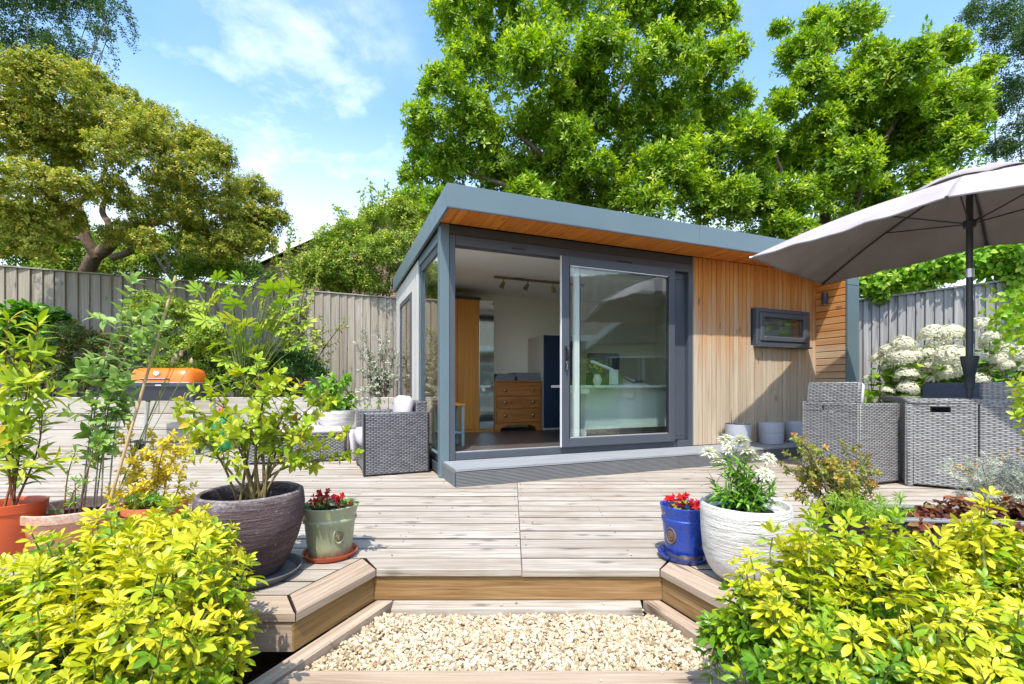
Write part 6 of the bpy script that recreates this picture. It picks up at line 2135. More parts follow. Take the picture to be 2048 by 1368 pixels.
# ---- white hydrangeas along the side fence
hyd = [(1020, 600, 100), (1220, 610, 110), (690, 720, 95), (540, 790, 80), (440, 880, 75), (680, 860, 110), (570, 970, 80), (590, 1045, 85), (820, 835, 55), (960, 815, 90), (1080, 770, 100), (1210, 850, 120), (980, 940, 75), (850, 1020, 125), (720, 1055, 90), (1190, 1020, 108),
       (610, 1165, 80), (740, 1195, 85), (1530, 505, 85), (1660, 705, 88), (1640, 640, 75), (1550, 910, 95), (1660, 995, 88), (1745, 880, 70), (1910, 815, 118), (1920, 1010, 90), (1520, 1100, 80), (1500, 1225, 55), (300, 1085, 35), (520, 1225, 55), (1000, 1100, 60), (1320, 775, 40), (1820, 940, 60)]
heads = []
for k in range(4):
    F = Leaves(leaf_tpl(0.85, 'round', 0.15, 0.15, 2))
    d = rand_unit(420)
    d[:, 2] = np.abs(d[:, 2]) * 0.95 - 0.28 + rng.normal(0, 0.03, 420)
    d = unit(d)
    r = 1 + 0.10 * np.sin(5 * d[:, 0] + k) * np.sin(4 * d[:, 1] + 2 * k) + rng.normal(0, .03, 420)
    P = d * r[:, None] * np.array((1, 1, 0.93))
    tang = unit(np.cross(d, rand_unit(420)))
    for rot in (0, 1):
        tt = tang if rot == 0 else np.cross(d, tang)
        for sg_ in (-1, 1):
            F.add(P * 0.97, tt * sg_ + d * 0.30, d + rng.normal(0, .2, (420, 3)), 0.135 * rng.uniform(.8, 1.2, 420), np.clip(0.35 + 0.65 * rng.uniform(0, 1, 420), 0, 1))
    P_, F_, S_, T_ = F.frames()
    o = merged('flower_head', F.tpl[0], F.tpl[1], P_, F_ * S_[:, None, None], T_, M['p_white'], None)
    heads.append(o.data)
    bpy.data.objects.remove(o)
for part_, (lab, sel, bx0) in enumerate((('white hydrangea between the cedar wing and the parasol pole', lambda x: x < 1420, 5.0), ('white hydrangea right of the parasol pole', lambda x: x >= 1420, 5.9))):
    by = 6.3 if part_ == 0 else 5.55
    base = np.array((bx0, by, -0.2))
    t = thing('hydrangea', lab, 'hydrangea', base, 0, 'hydrangeas along the side fence')
    mb = MB()
    L = Leaves(TPL_BROAD)
    for i, (x, y, r) in enumerate(hyd):
        if not sel(x):
            continue
        X, Yp = 1680 + x * 0.1827, 560 + y * 0.1827
        k_ = (X - 1024) / FPX
        Y = FR0[1] + FRD[1] * (k_ * FR0[1] - FR0[0]) / (FRD[0] - k_ * FRD[1]) - 0.50 + 0.16 * math.sin(i * 2.1)
        c = px(X, Yp, Y)
        rm = r * 0.1827 / FPX * Y * 1.22
        o = link('flower_head', heads[i % 4], t, None, c - base)
        o.scale = (rm, rm, rm)
        o.rotation_euler = (rng.uniform(-.5, .2), rng.uniform(-.3, .3), rng.uniform(0, 6))
        s = base + rng.normal(0, 0.2, 3) * (1, 0.5, 0)
        pts = curve_pts([s, (s + c) / 2 + (0, 0, 0.12), c], 10)
        mb.tube([p - base for p in pts], [0.006, 0.004], 5, False)
        for k in range(3, 10):
            a = rng.uniform(0, 6.28)
            for q in (0, math.pi):
                L.add(pts[k], (math.cos(a + q), math.sin(a + q), 0.1), (0, -0.25, 1), rng.uniform(0.09, 0.15), rng.uniform(0.1, 0.8))
    nb = 90
    lob = [(px(1740 + 40 * i, 775 - 10 * (i % 3), 6.35 - 0.12 * i), (0.22, 0.15, 0.22)) for i in range(5)] if part_ == 0 else [(px(1950 + 35 * i, 765 - 14 * (i % 3), 5.75 - 0.08 * i), (0.22, 0.15, 0.26)) for i in range(4)]
    lob += [(l[0] - np.array((0, 0, 0.45)), l[1]) for l in lob]
    C, A = sample_lobes(lob, nb, 0.3, -0.8)
    L.rosettes(C, A + (0, -0.2, 0.4), 4, 0.125, 45, 95, (0.1, 0.85))
    mb.build('stems', M['stem'], t, 60)
    L.build(M['l_green'] if part_ else M['l_vine'], t, 'foliage', 220)

# ---- climbers over the side fence
vl = lobes_px([(1735, 575, 34), (1775, 560, 40), (1820, 548, 42), (1870, 540, 40), (1925, 528, 42), (1980, 520, 44), (2035, 515, 44), (1760, 590, 22), (1850, 566, 20), (2000, 560, 26), (2040, 565, 26)], 6.35, 0.18)
vl = [(c + np.array((0.75 * (6.9 - (c[1] + 0.75 * 0)) * 0, 0, 0)), r) for c, r in vl]
fl_at = lambda x: None
vl2 = []
for (c, r) in vl:                                 # set each clump on the fence line behind its pixel
    k = c[0] / c[1]
    t = (k * FR0[1] - FR0[0]) / (FRD[0] - k * FRD[1])
    Y = FR0[1] + FRD[1] * t + 0.0
    f = Y / c[1]
    vl2.append((np.array((c[0] * f, Y, CH + (c[2] - CH) * f)), tuple(np.array(r) * f)))
crown('grape_vine', 'bright green grape vine covering the top of the silver grey fence', 'climber', (5.6, 6.75, -0.3), fray(vl2, 3), 850, 4, 0.09, 'l_vine', TPL_BROAD, 0.35, 0.2, (0.1, 1.0), 50, 105, 300, None,
      [([(5.6, 6.75, -0.3), (5.62, 6.7, 1.0), (5.7, 6.65, 2.2)], [0.02, 0.012])], 'bark', -0.9, 'foliage', trunkname='stem')
b = px(2070, 560, 5.78)
ends = [px(x, y, 5.3 + rng.uniform(-.2, .1)) for x, y in ((1995, 600), (2005, 625), (2012, 655), (1990, 640), (2030, 640), (1998, 690), (2030, 700), (2045, 670), (1985, 655), (2040, 720))]
grow('loose vine shoots trailing down in front of the fence at the right edge', 'climber', 'vine_shoots', b, ends, 'l_vine', TPL_BROAD, 0.085, 'stem', 0.005, 0.25, 0.07, 1, 2, 0.18, 0.05, 0.2, (0.2, 0.9), 3, 150, None, 0.2, 70)
pot('terracotta_pot', 'terracotta pot of the leafy sprig, just past the silver santolina', (3.02, 2.36, 0.0), [(0, 0), (0.11, 0), (0.14, 0.17), (0.152, 0.172), (0.155, 0.22), (0.145, 0.22), (0.13, 0.17), (0, 0.16)], 'terracotta', 0.17, 0.14)
b = np.array((3.02, 2.36, 0.17))
ends = [px(x, y, 2.35) for x, y in ((2028, 770), (2040, 760), (2030, 830), (2045, 815), (2038, 795))]
grow('yellow green leaf sprig reaching in from the right in front of the chairs', 'shrub', 'leaf_sprig', b, ends, 'l_lime', TPL_OVATE, 0.06, 'stem', 0.004, 0.55, 0.04, 2, 0, 0.1, 0.02, 0.1, (0.3, 0.65), 4, 80)

# ---- raised bed on the left
def bedplant(*a, **k):
    return crown(*a, **k)


lob = lobes_px([(20, 650, 45), (70, 640, 42), (115, 652, 36), (40, 690, 40), (-40, 660, 50), (100, 690, 35)], 6.95, 0.15)
crown('glossy_shrub', 'dark glossy broad leaved shrub at the left end of the raised bed', 'shrub', (-7.0, 7.0, 0.6), fray(lob), 420, 6, 0.12, 'l_green', TPL_BROAD, 0.5, 0.5, (0.05, 0.8), 35, 90, 200, None, auto_branches((-7.0, 7.0, 0.6), lob, 0.03, 5), 'bark', -0.5, 'foliage')
lob = lobes_px([(110, 700, 45), (160, 690, 50), (215, 700, 48), (250, 730, 40), (120, 750, 48), (180, 755, 50), (235, 765, 45), (70, 740, 40), (60, 780, 30)], 6.95, 0.2)
rs = crown('rusty_shrub', 'dark feathery shrub with rust coloured plumes in the raised bed', 'shrub', (-6.4, 7.0, 0.6), fray(lob), 1900, 6, 0.065, 'l_rust', TPL_LANCE, 0.5, 0.6, (0.0, 0.62), 30, 85, 0, None, auto_branches((-6.4, 7.0, 0.6), lob, 0.02, 7), 'bark', -0.5, 'foliage', kind='stuff')
L = Leaves(TPL_NEEDLE)
pl = [px(x, y, 6.78) for x, y in ((110, 660), (125, 672), (145, 655), (165, 668), (185, 665), (205, 672), (140, 690), (175, 695), (215, 690), (240, 690), (130, 728), (160, 735), (215, 735), (105, 690), (250, 715), (165, 760), (120, 770))]
for p in pl:
    C = p + rng.normal(0, 1, (26, 3)) * (0.05, 0.04, 0.06)
    L.rosettes(C, np.tile((0, -.2, 1.0), (26, 1)) + rng.normal(0, .3, (26, 3)), 5, 0.045, 10, 80, (0.75, 1.0))
L.build(M['l_rust'], rs, 'plumes')
lob = lobes_px([(300, 640, 40), (345, 625, 42), (385, 645, 40), (320, 690, 42), (370, 700, 42), (410, 680, 40), (290, 600, 26), (430, 720, 40), (330, 740, 36), (400, 750, 40), (460, 750, 36)], 7.0, 0.2)
crown('green_acer', 'fine leaved green shrub behind the barbecue', 'shrub', (-4.9, 7.05, 0.6), fray(lob), 2600, 6, 0.060, 'l_bush', TPL_TREE, 0.5, 0.4, (0.1, 0.95), 40, 95, 0, None, auto_branches((-4.9, 7.05, 0.6), lob, 0.025, 8), 'bark', -0.5)
# fatsia: every leaf a hand of lobes
ft = thing('fatsia', 'big fatsia with yellow green hand shaped leaves in the raised bed', 'shrub', (-4.0, 6.95, 0.6))
b = np.array((-4.0, 6.95, 0.6))
one = leaf_tpl(0.30, 'obovate', 0.2, 0.18, 4)
vs, fs = [], []
for k in range(9):
    a = math.radians(-128 + 32 * k)
    ln = 1.0 - 0.05 * abs(k - 4)
    ca, sa_ = math.cos(a), math.sin(a)
    v = one[0].copy() * ln
    v = np.stack([v[:, 0] * ca + v[:, 1] * sa_, -v[:, 0] * sa_ + v[:, 1] * ca, v[:, 2] + 0.03 * math.cos(k * math.pi)], 1)
    fs += [tuple(len(vs) + i for i in f) for f in one[1]]
    vs += v.tolist()
L = Leaves((np.array(vs), fs))
mb = MB()
spots = [(455, 575), (500, 570), (545, 580), (580, 600), (425, 600), (470, 610), (520, 615), (560, 640), (600, 620), (440, 645), (490, 650), (530, 660), (480, 690), (430, 690), (575, 680), (510, 700), (455, 720), (545, 720), (410, 640), (490, 590), (395, 580), (590, 650), (470, 665), (530, 690), (500, 735), (440, 590), (560, 610), (520, 590), (405, 610), (580, 575), (610, 645), (420, 665), (465, 640), (505, 675), (550, 690), (445, 700), (490, 710), (535, 635), (575, 625), (410, 690), (595, 690), (480, 560), (540, 560), (435, 560), (400, 655), (520, 725), (565, 660), (460, 590)]
for i, (x, y) in enumerate(spots):
    c = px(x, y, 6.75 + 0.3 * math.sin(i * 2.3))
    out = unit(c - (b + (0, 0, 0.55)))
    pts = curve_pts([b + rng.normal(0, .05, 3) * (1, 1, 0), b + (c - b) * 0.55 + (0, 0, 0.1), c], 8)
    mb.tube([p - b for p in pts], [0.011, 0.005], 5, False)
    L.add(c, out * 0.8 + np.array((rng.normal(0, .5), -0.35, -0.15)), out * 0.3 + np.array((rng.normal(0, .15), -0.75, 0.75)), rng.uniform(0.17, 0.25), rng.uniform(0.25, 0.95))
mb.build('stems', M['stem'], ft, 60)
L.build(M['l_fatsia'], ft, 'foliage', 60)
lob = lobes_px([(440, 740, 50), (520, 745, 50), (585, 735, 45), (480, 770, 45), (560, 775, 40), (620, 745, 35), (400, 770, 40)], 7.15, 0.15)
crown('underplanting', 'dark green low shrub under the fatsia along the sleeper wall', 'shrub', (-3.9, 7.1, 0.6), fray(lob), 1600, 6, 0.07, 'l_dark', TPL_TREE, 0.4, 0.4, (0.0, 0.9), 40, 95, 0, None, auto_branches((-3.9, 7.1, 0.6), lob, 0.02, 5), 'bark', -0.5)
b = px(590, 740, 8.0)
b[2] = 0.6
ends = [px(x, y, 8.0 + rng.uniform(-.4, .4)) for x, y in ((545, 520), (575, 470), (600, 480), (640, 540), (560, 560), (620, 600), (650, 650), (690, 640), (610, 560), (525, 600), (640, 690), (560, 640))]
grow('slender small tree with dark stems and scattered leaves before the fence', 'tree', 'slender_tree', b, ends, 'l_bush', TPL_OVATE, 0.085, 'bark', 0.013, 0.40, 0.06, 2, 7, 0.34, 0.04, 0.1, (0.3, 1.0), 4, 200, None, 0.1, 60)
b = px(768, 810, 6.62)
b[2] = 0.6
ends = [px(x, y, 6.65 + rng.uniform(-.15, .15)) for x, y in ((712, 690), (730, 660), (752, 650), (775, 665), (790, 700), (735, 700), (760, 700), (720, 740), (745, 745), (785, 750), (715, 780), (740, 775), (770, 740))]
grow('silver leaved shrub on a thin stem beside the garden room', 'shrub', 'silver_shrub', b, ends, 'l_silver', TPL_OVATE, 0.040, 'bark', 0.006, 0.30, 0.020, 2, 12, 0.15, 0.02, 0.1, (0.1, 0.9), 4, 0, None, 0, 55)
lob = [(px(x, y, 6.6), (0.07, 0.06, 0.07)) for x, y in ((712, 800), (735, 808), (760, 806), (785, 812))]
crown('low_herbs', 'small light green herbs at the edge of the raised bed behind the armchair', 'plant', (-2.05, 6.72, 0.6), lob, 60, 5, 0.045, 'l_vine', TPL_OVATE, 0.3, 0.8, (0.2, 0.9), 20, 80, 0, None, None, 'bark', -0.5, 'foliage')
# the plant in the pale planter: drooping compound leaves
b = np.array((-2.16, 5.72, 0.53))
ends = [px(x, y, 5.72 + rng.uniform(-.2, .15)) for x, y in ((628, 775), (645, 758), (665, 752), (685, 765), (700, 785), (655, 790), (680, 800), (635, 800), (660, 770), (620, 790), (700, 810), (650, 815), (675, 825))]
grow('leafy peony with drooping mid green leaves in the pale planter', 'plant', 'peony', b, ends, 'l_green', TPL_OVATE, 0.10, 'stem', 0.006, 0.45, 0.05, 2, 3, 0.14, 0.04, 0.2, (0.5, 1.0), 6, 200, None, 0.5, 70)
# poppy heads rising in front of the barbecue
pb = np.array((-2.26, 2.60, 0.155))
pop = thing('flower_buds', 'three tall thin stalks with closed pale buds in front of the barbecue', 'plant', pb)
for (x, y) in ((346, 722), (362, 708), (383, 724), (352, 715)):
    e = px(x, y, 2.62)
    MB().tube([p - pb for p in curve_pts([pb, (pb + e) / 2 + (0.02, 0, 0.05), e], 10)], 0.002, 5).build('stalk', M['stem'], pop, 60)
    MB().lathe([(0, -0.016), (0.007, -0.012), (0.010, 0.0), (0.007, 0.014), (0.002, 0.024), (0, 0.025)], 10, tuple(e - pb)).build('bud', M['planter_stone'] if False else M['cane'], pop, 60)

# fallen leaves and petals on the deck near the pots
L = Leaves(TPL_SMALL)
for (cx, cy, n, s) in ((-0.9, 2.05, 12, 0.16), (0.95, 1.95, 10, 0.16), (-1.3, 2.5, 10, 0.35), (0.3, 2.9, 8, 0.8), (1.6, 2.7, 12, 0.4), (-0.4, 3.4, 7, 0.6)):
    P = np.stack([rng.normal(cx, s, n), rng.normal(cy, s * 0.6, n), np.full(n, 0.006)], 1)
    P = P[(P[:, 1] > 2.2) | (np.abs(P[:, 0]) > 1.0)]
    P = P[P[:, 1] > 1.75]
    D = rng.normal(0, 1, (len(P), 3)) * (1, 1, 0.08)
    L.add(P, D, np.tile((0, 0, 1.0), (len(P), 1)) + rng.normal(0, 0.15, (len(P), 3)), rng.uniform(0.012, 0.028, len(P)), rng.uniform(0.3, 1, len(P)))
o = L.build(M['l_rust'], None, 'leaf_litter')
tag(o, 'a few small fallen leaves scattered on the deck boards near the pots', kind='stuff')


# ================================================================== TREES AND WHAT STANDS BEYOND
mag1 = [(930, 50, 70), (955, 150, 88), (885, 175, 50), (862, 240, 52), (832, 285, 36), (852, 350, 52), (945, 270, 88), (1050, 60, 78), (1080, 150, 85), (1000, -10, 60), (1150, -20, 85), (1250, 30, 78), (1330, 10, 85), (1395, 55, 75), (1430, 150, 65), (1320, 140, 85), (1200, 130, 85), (1170, 235, 84), (1300, 250, 84),
        (1410, 250, 72), (1075, 260, 78), (1000, 345, 76), (1095, 355, 76), (905, 335, 56), (1430, 335, 72), (1340, 345, 74), (1220, 345, 56), (1470, 100, 34), (1455, 40, 30), (1480, 200, 40), (1490, 260, 44), (1470, 400, 50), (1150, 300, 66), (1120, 400, 60), (1190, 410, 56), (1060, 400, 56), (1300, 420, 56), (1150, 200, 60), (1270, 330, 60), (1360, 300, 60), (1180, 350, 60), (830, 400, 40), (880, 410, 50), (1255, 400, 60), (1390, 400, 60)]
lob = lobes_px(mag1, 10.0, 0.9)
base = (1.6, 10.8, -0.35)
br = [([base, (1.4, 10.6, 1.2), px(1138, 420, 10.3), px(1140, 330, 10.2), px(1110, 200, 10.2), px(1090, 80, 10.2)], [0.16, 0.15, 0.13, 0.10, 0.06, 0.03]),
      ([(1.5, 10.7, 1.5), px(1170, 330, 10.3), px(1200, 250, 10.2), px(1270, 130, 10.1)], [0.11, 0.08, 0.06, 0.03]),
      ([(1.6, 10.7, 1.2), px(1290, 400, 10.4), px(1300, 320, 10.3), px(1370, 180, 10.2)], [0.11, 0.09, 0.06, 0.03]),
      ([px(1140, 360, 10.2), px(1050, 280, 10.0), px(960, 200, 9.9)], [0.07, 0.05, 0.02]),
      ([px(1142, 400, 10.2), px(1010, 370, 10.0), px(900, 330, 9.9)], [0.07, 0.05, 0.02]),
      ([px(1290, 370, 10.2), px(1400, 320, 10.1), px(1440, 250, 10.1)], [0.06, 0.04, 0.02])]
crown('magnolia_tree', 'tall bright green magnolia filling the sky above the garden room roof', 'tree', base, fray(lob, 4, 0.5, 0.65), 21000, 8, 0.120, 'l_magnolia', TPL_TREE, 0.45, 0.65, (0.05, 0.95), 22, 88, 0, 'magnolia trees behind the garden room', br, 'bark')
mag2 = [(1640, 45, 38), (1690, 60, 55), (1735, 50, 30), (1605, 110, 52), (1620, 180, 56), (1565, 215, 44), (1580, 315, 76), (1680, 255, 66), (1680, 345, 80), (1800, 160, 76), (1870, 115, 52), (1765, 240, 86), (1860, 225, 78), (1900, 300, 60), (1935, 175, 44), (1780, 335, 86), (1880, 385, 58), (1505, 300, 56), (1505, 395, 76), (1620, 415, 78),
        (1740, 420, 68), (1970, 140, 26), (1560, 60, 22), (1700, 160, 30), (1450, 420, 60), (1830, 430, 50), (1930, 250, 40), (1560, 460, 50), (1690, 480, 50), (1700, 200, 60), (1740, 120, 44), (1820, 280, 66), (1640, 270, 60), (1720, 320, 66), (1900, 230, 60)]
lob = lobes_px(mag2, 10.2, 0.9)
base = (6.9, 10.6, -0.35)
br = [([base, (6.8, 10.5, 1.5), px(1650, 440, 10.2), px(1660, 330, 10.2), px(1640, 200, 10.2), px(1660, 80, 10.2)], [0.15, 0.14, 0.11, 0.08, 0.05, 0.02]),
      ([(6.85, 10.5, 1.8), px(1720, 380, 10.2), px(1780, 260, 10.1), px(1850, 150, 10.1)], [0.10, 0.07, 0.05, 0.02]),
      ([(6.85, 10.5, 1.5), px(1800, 430, 10.2), px(1880, 330, 10.1)], [0.08, 0.05, 0.02]),
      ([px(1655, 400, 10.2), px(1580, 370, 10.1), px(1540, 280, 10.1)], [0.07, 0.05, 0.02]),
      ([px(1655, 250, 10.2), px(1700, 150, 10.1), px(1720, 70, 10.1)], [0.05, 0.03, 0.015])]
crown('magnolia_tree', 'bright green magnolia standing above the parasol with a gap of sky beside it', 'tree', base, fray(lob, 4, 0.5, 0.65), 17000, 8, 0.120, 'l_magnolia', TPL_TREE, 0.45, 0.65, (0.05, 0.95), 22, 88, 0, 'magnolia trees behind the garden room', br, 'bark')

# golden tree leaning over the left fence
ac_l = [(20, 200, 80), (120, 195, 78), (60, 290, 90), (170, 285, 90), (240, 228, 62), (275, 315, 88), (350, 300, 76), (340, 385, 66), (420, 350, 62), (430, 430, 64), (495, 395, 54), (520, 455, 46), (30, 385, 80), (120, 385, 60), (40, 465, 60), (225, 395, 50), (480, 480, 36), (555, 440, 28), (385, 470, 42), (290, 430, 40), (-40, 260, 80), (180, 165, 40), (310, 240, 36), (400, 290, 36), (545, 400, 24)]
lob = lobes_px(ac_l + [(450, 500, 40), (390, 500, 36), (300, 490, 34), (230, 480, 28), (500, 500, 30), (100, 470, 34), (350, 440, 40), (60, 500, 40), (140, 440, 36), (270, 470, 40), (420, 480, 44), (480, 450, 44), (535, 490, 28)], 6.9, 0.0)
lob = [(px(*to_px(c), (yy := 6.6 + 1.6 * float(np.clip(to_px(c)[0], 0, 560)) / 560 + random.uniform(-0.65, 0.65))), tuple(np.array(r) * yy / 6.9)) for c, r in lob]
bx = px(168, 545, 8.35)
base = (bx[0], bx[1] + 0.3, -0.35)
br = [([base, (base[0], base[1], 1.6), px(175, 540, 8.3), px(210, 500, 8.2), px(245, 468, 8.2), px(300, 448, 8.1), px(345, 430, 8.1), px(385, 395, 8.1)], [0.16, 0.145, 0.125, 0.105, 0.09, 0.07, 0.05, 0.02]),
      ([px(195, 515, 8.2), px(172, 478, 8.1), px(165, 440, 8.1), px(155, 405, 8.1), px(190, 385, 8.0), px(215, 330, 8.0)], [0.09, 0.085, 0.075, 0.06, 0.045, 0.02]),
      ([px(215, 495, 8.2), px(218, 450, 8.2), px(205, 415, 8.2), px(240, 340, 8.2)], [0.06, 0.055, 0.045, 0.02]),
      ([px(225, 515, 8.2), px(262, 500, 8.0), px(255, 465, 8.0), px(290, 440, 8.0), px(330, 448, 7.9), px(350, 462, 7.9)], [0.06, 0.055, 0.05, 0.04, 0.03, 0.012]),
      ([px(156, 410, 8.1), px(110, 400, 8.0), px(70, 330, 8.0)], [0.05, 0.035, 0.012]),
      ([px(340, 432, 8.1), px(420, 400, 8.1), px(490, 370, 8.1)], [0.05, 0.03, 0.012]),
      ([px(100, 470, 8.2), px(65, 430, 8.2), px(30, 380, 8.2)], [0.04, 0.03, 0.012]),
      ([px(172, 480, 8.1), px(120, 470, 8.0), px(60, 455, 7.9)], [0.04, 0.03, 0.012])]
crown('golden_tree', 'spreading golden green tree with twisted limbs leaning over the left fence', 'tree', base, fray(lob, 6, 0.42, 0.9), 30000, 6, 0.046, 'l_acer', TPL_SMALL, 0.5, 0.6, (0.0, 0.74), 40, 100, 0, None, br, 'bark')
lob = lobes_px([(30, 460, 60), (90, 470, 55), (40, 520, 45), (110, 515, 45), (-30, 480, 60), (300, 505, 45), (350, 495, 45), (400, 500, 45), (450, 515, 40), (245, 505, 40), (190, 500, 40), (150, 470, 40), (320, 530, 40), (420, 535, 40), (230, 535, 35), (110, 545, 40), (160, 535, 40), (280, 540, 40), (480, 545, 36), (370, 545, 40)], 9.3, 0.3)
crown('hedge_bush', 'shaded green bush behind the fence under the golden tree', 'bush', (-7.2, 9.6, -0.35), fray(lob), 6500, 6, 0.085, 'l_bush', TPL_TREE, 0.5, 0.4, (0.1, 0.95), 35, 90, 0, None, auto_branches((-7.2, 9.6, -0.35), lob, 0.05, 6), 'bark', -0.8)
dd = thing('bare_branches', 'pale dead branches rising above the fence under the golden tree', 'branches', px(345, 560, 9.0))
b = np.array(dd.location)
for pts in ([(345, 560), (340, 530), (360, 510), (390, 490)], [(345, 560), (360, 535), (375, 520), (385, 505)], [(345, 560), (320, 525), (308, 505), (296, 485)], [(340, 535), (330, 510), (335, 490)], [(360, 512), (350, 495), (362, 480)]):
    MB().tube([p - b for p in curve_pts([px(x, y, 9.0) for x, y in pts], 10)], [0.035, 0.012], 6).build('branch', M['bark_grey'], dd, 60)

# weeping birches at both upper corners
def birch(label, base, lobes, n, strands, Y):
    t = thing('birch_tree', label, 'tree', base, 0, 'birch trees beyond the garden')
    b = np.array(base, float)
    C, A = sample_lobes(lobes, n, 0.3, -0.9)
    L = Leaves(TPL_SMALL)
    L.rosettes(C, rng.normal(0, .5, (n, 3)) + (0, 0, -0.8), 4, 0.066, 30, 100, (0.0, 1.0))
    mb = MB()
    for (x0, y0, x1, y1) in strands:
        p0, p1 = px(x0, y0, Y), px(x1, y1, Y)
        pts = curve_pts([p0, p0 + (p1 - p0) * (0.6, 0.5, 0.35) + rng.normal(0, .04, 3), p1], 14)
        mb.tube([p - b for p in pts], [0.008, 0.004], 4, False)
        for p in pts[2:]:
            k = 5
            L.rosettes(p + rng.normal(0, 0.05, (k, 3)), np.tile((0, 0, -1.0), (k, 1)) + rng.normal(0, .5, (k, 3)), 3, 0.064, 30, 95, (0.0, 1.0))
    mb.build('twigs', M['bark'], t, 60)
    for i, (pts, rr) in enumerate(auto_branches(base, lobes, 0.07, 6)):
        MB().tube([np.array(p) - b for p in curve_pts(pts, 14)], rr, 8).build('trunk' if i == 0 else 'limb', M['bark'], t, 60)
    L.build(M['l_birch'], t, 'crown', 0)
    return t


lob = lobes_px([(20, 30, 62), (95, 25, 60), (165, 20, 44), (55, 105, 62), (-30, 90, 70), (130, 95, 42), (215, 15, 26), (10, -50, 80), (110, -50, 70), (200, 60, 22)], 12.5, 0.7)
birch('weeping birch with fine dark leaves in the upper left corner', (-13.5, 12.8, -0.35), fray(lob), 8000, [(150, 0, 268, 98), (190, 10, 232, 135), (215, 0, 262, 60), (170, 40, 190, 120), (120, 60, 245, 180), (100, 90, 160, 160), (200, 0, 225, 105), (240, -10, 272, 80), (130, 40, 150, 130), (60, 110, 90, 170)], 12.4)
lob = lobes_px([(1995, 45, 46), (2040, 95, 58), (2010, 190, 44), (2045, 280, 56), (2070, 180, 60), (1960, 25, 30), (2080, 20, 70), (2000, 300, 30), (2050, 350, 40), (1990, 230, 24)], 13.0, 0.6)
birch('weeping birch with fine dark leaves in the upper right corner', (14.8, 13.4, -0.35), fray(lob), 8000, [(1980, 0, 1930, 80), (2000, 20, 1960, 120), (1990, 60, 1965, 160), (2010, 100, 1985, 230), (2000, 180, 1975, 290), (2020, 240, 1990, 340), (1960, 0, 1915, 40), (2030, 280, 2000, 380)], 12.9)

# bushes over the fence between the golden tree and the magnolia
lob = lobes_px([(620, 545, 42), (665, 500, 50), (700, 470, 40), (740, 450, 46), (775, 425, 40), (815, 440, 46), (720, 520, 58), (790, 505, 55), (650, 560, 36), (845, 410, 36), (750, 570, 34), (800, 560, 38), (600, 570, 30), (690, 560, 44), (640, 530, 40), (600, 545, 28), (670, 580, 36), (720, 570, 40), (850, 470, 30)], 9.9, 0.7)
crown('privet_bush', 'loose yellow green bush rising above the fence left of the garden room', 'bush', (-3.6, 10.9, -0.35), fray(lob), 6500, 6, 0.075, 'l_bush', TPL_TREE, 0.55, 0.5, (0.15, 1.0), 35, 95, 0, None, auto_branches((-3.6, 10.9, -0.35), lob, 0.06, 10), 'bark', -0.8)
sp = thing('sapling', 'thin sapling with upright shoots against the sky above the fence', 'tree', (-3.3, 10.2, -0.35))
b = np.array(sp.location)
L = Leaves(TPL_SMALL)
for pts in ([(720, 560), (730, 440), (725, 385)], [(720, 560), (760, 430), (768, 375)], [(700, 560), (690, 450), (676, 415)], [(760, 560), (800, 420), (790, 385)], [(740, 560), (745, 420), (740, 370)], [(560, 600), (545, 500), (520, 470)], [(560, 600), (575, 500), (583, 460)]):
    q = curve_pts([b + (0, 0, 0.2)] + [px(x, y, 10.0) for x, y in pts], 18)
    MB().tube([p - b for p in q], [0.016, 0.004], 5, False).build('stem', M['bark'], sp, 60)
    for p in q[9:]:
        L.rosettes(p + rng.normal(0, .05, (3, 3)), rng.normal(0, .6, (3, 3)) + (0, 0, 0.5), 3, 0.09, 30, 90, (0.2, 0.9))
L.build(M['l_bush'], sp, 'foliage', 0)
lob = lobes_px([(508, 545, 16), (510, 530, 10), (470, 550, 14), (540, 555, 14), (440, 548, 16)], 15, 0.2)
crown('far_conifer', 'small dark conifer far beyond the fence in the gap of sky', 'tree', (-8.4, 15, -0.35), lob, 300, 6, 0.12, 'l_dark', TPL_TREE, 0.4, 0.8, (0.2, 1), 25, 80, 0, None, auto_branches((-8.4, 15, -0.35), lob, 0.06, 3), 'bark', -0.8)

# shrubs and undergrowth behind the side fence, and dark growth behind the garden room
lob = lobes_px([(1740, 560, 46), (1800, 545, 46), (1860, 530, 46), (1930, 520, 46), (2000, 510, 46), (2050, 500, 46), (1770, 520, 40), (1900, 480, 40), (1990, 460, 44), (1730, 500, 40)], 8.3, 0.3)
crown('laurel_hedge', 'dense green hedge behind the silver grey side fence', 'hedge', (7.3, 8.6, -0.35), fray(lob, 3), 2800, 6, 0.10, 'l_vine', TPL_TREE, 0.5, 0.4, (0.0, 0.75), 35, 95, 0, None, auto_branches((7.3, 8.6, -0.35), lob, 0.05, 8), 'bark', -0.8)
lob = [((-1.5 + 1.3 * i, 12.6 + 0.4 * math.sin(i * 2), 3.4 + 0.6 * math.sin(i * 1.3)), (1.1, 0.6, 2.1)) for i in range(11)]
crown('far_hedge', 'tall dark hedge standing behind the magnolias', 'hedge', (4.5, 12.8, -0.35), fray(lob, 3), 5000, 6, 0.15, 'l_bush', TPL_TREE, 0.5, 0.4, (0.1, 1.0), 35, 95, 0, None, auto_branches((4.5, 12.8, -0.35), lob, 0.08, 8), 'bark', -0.8)

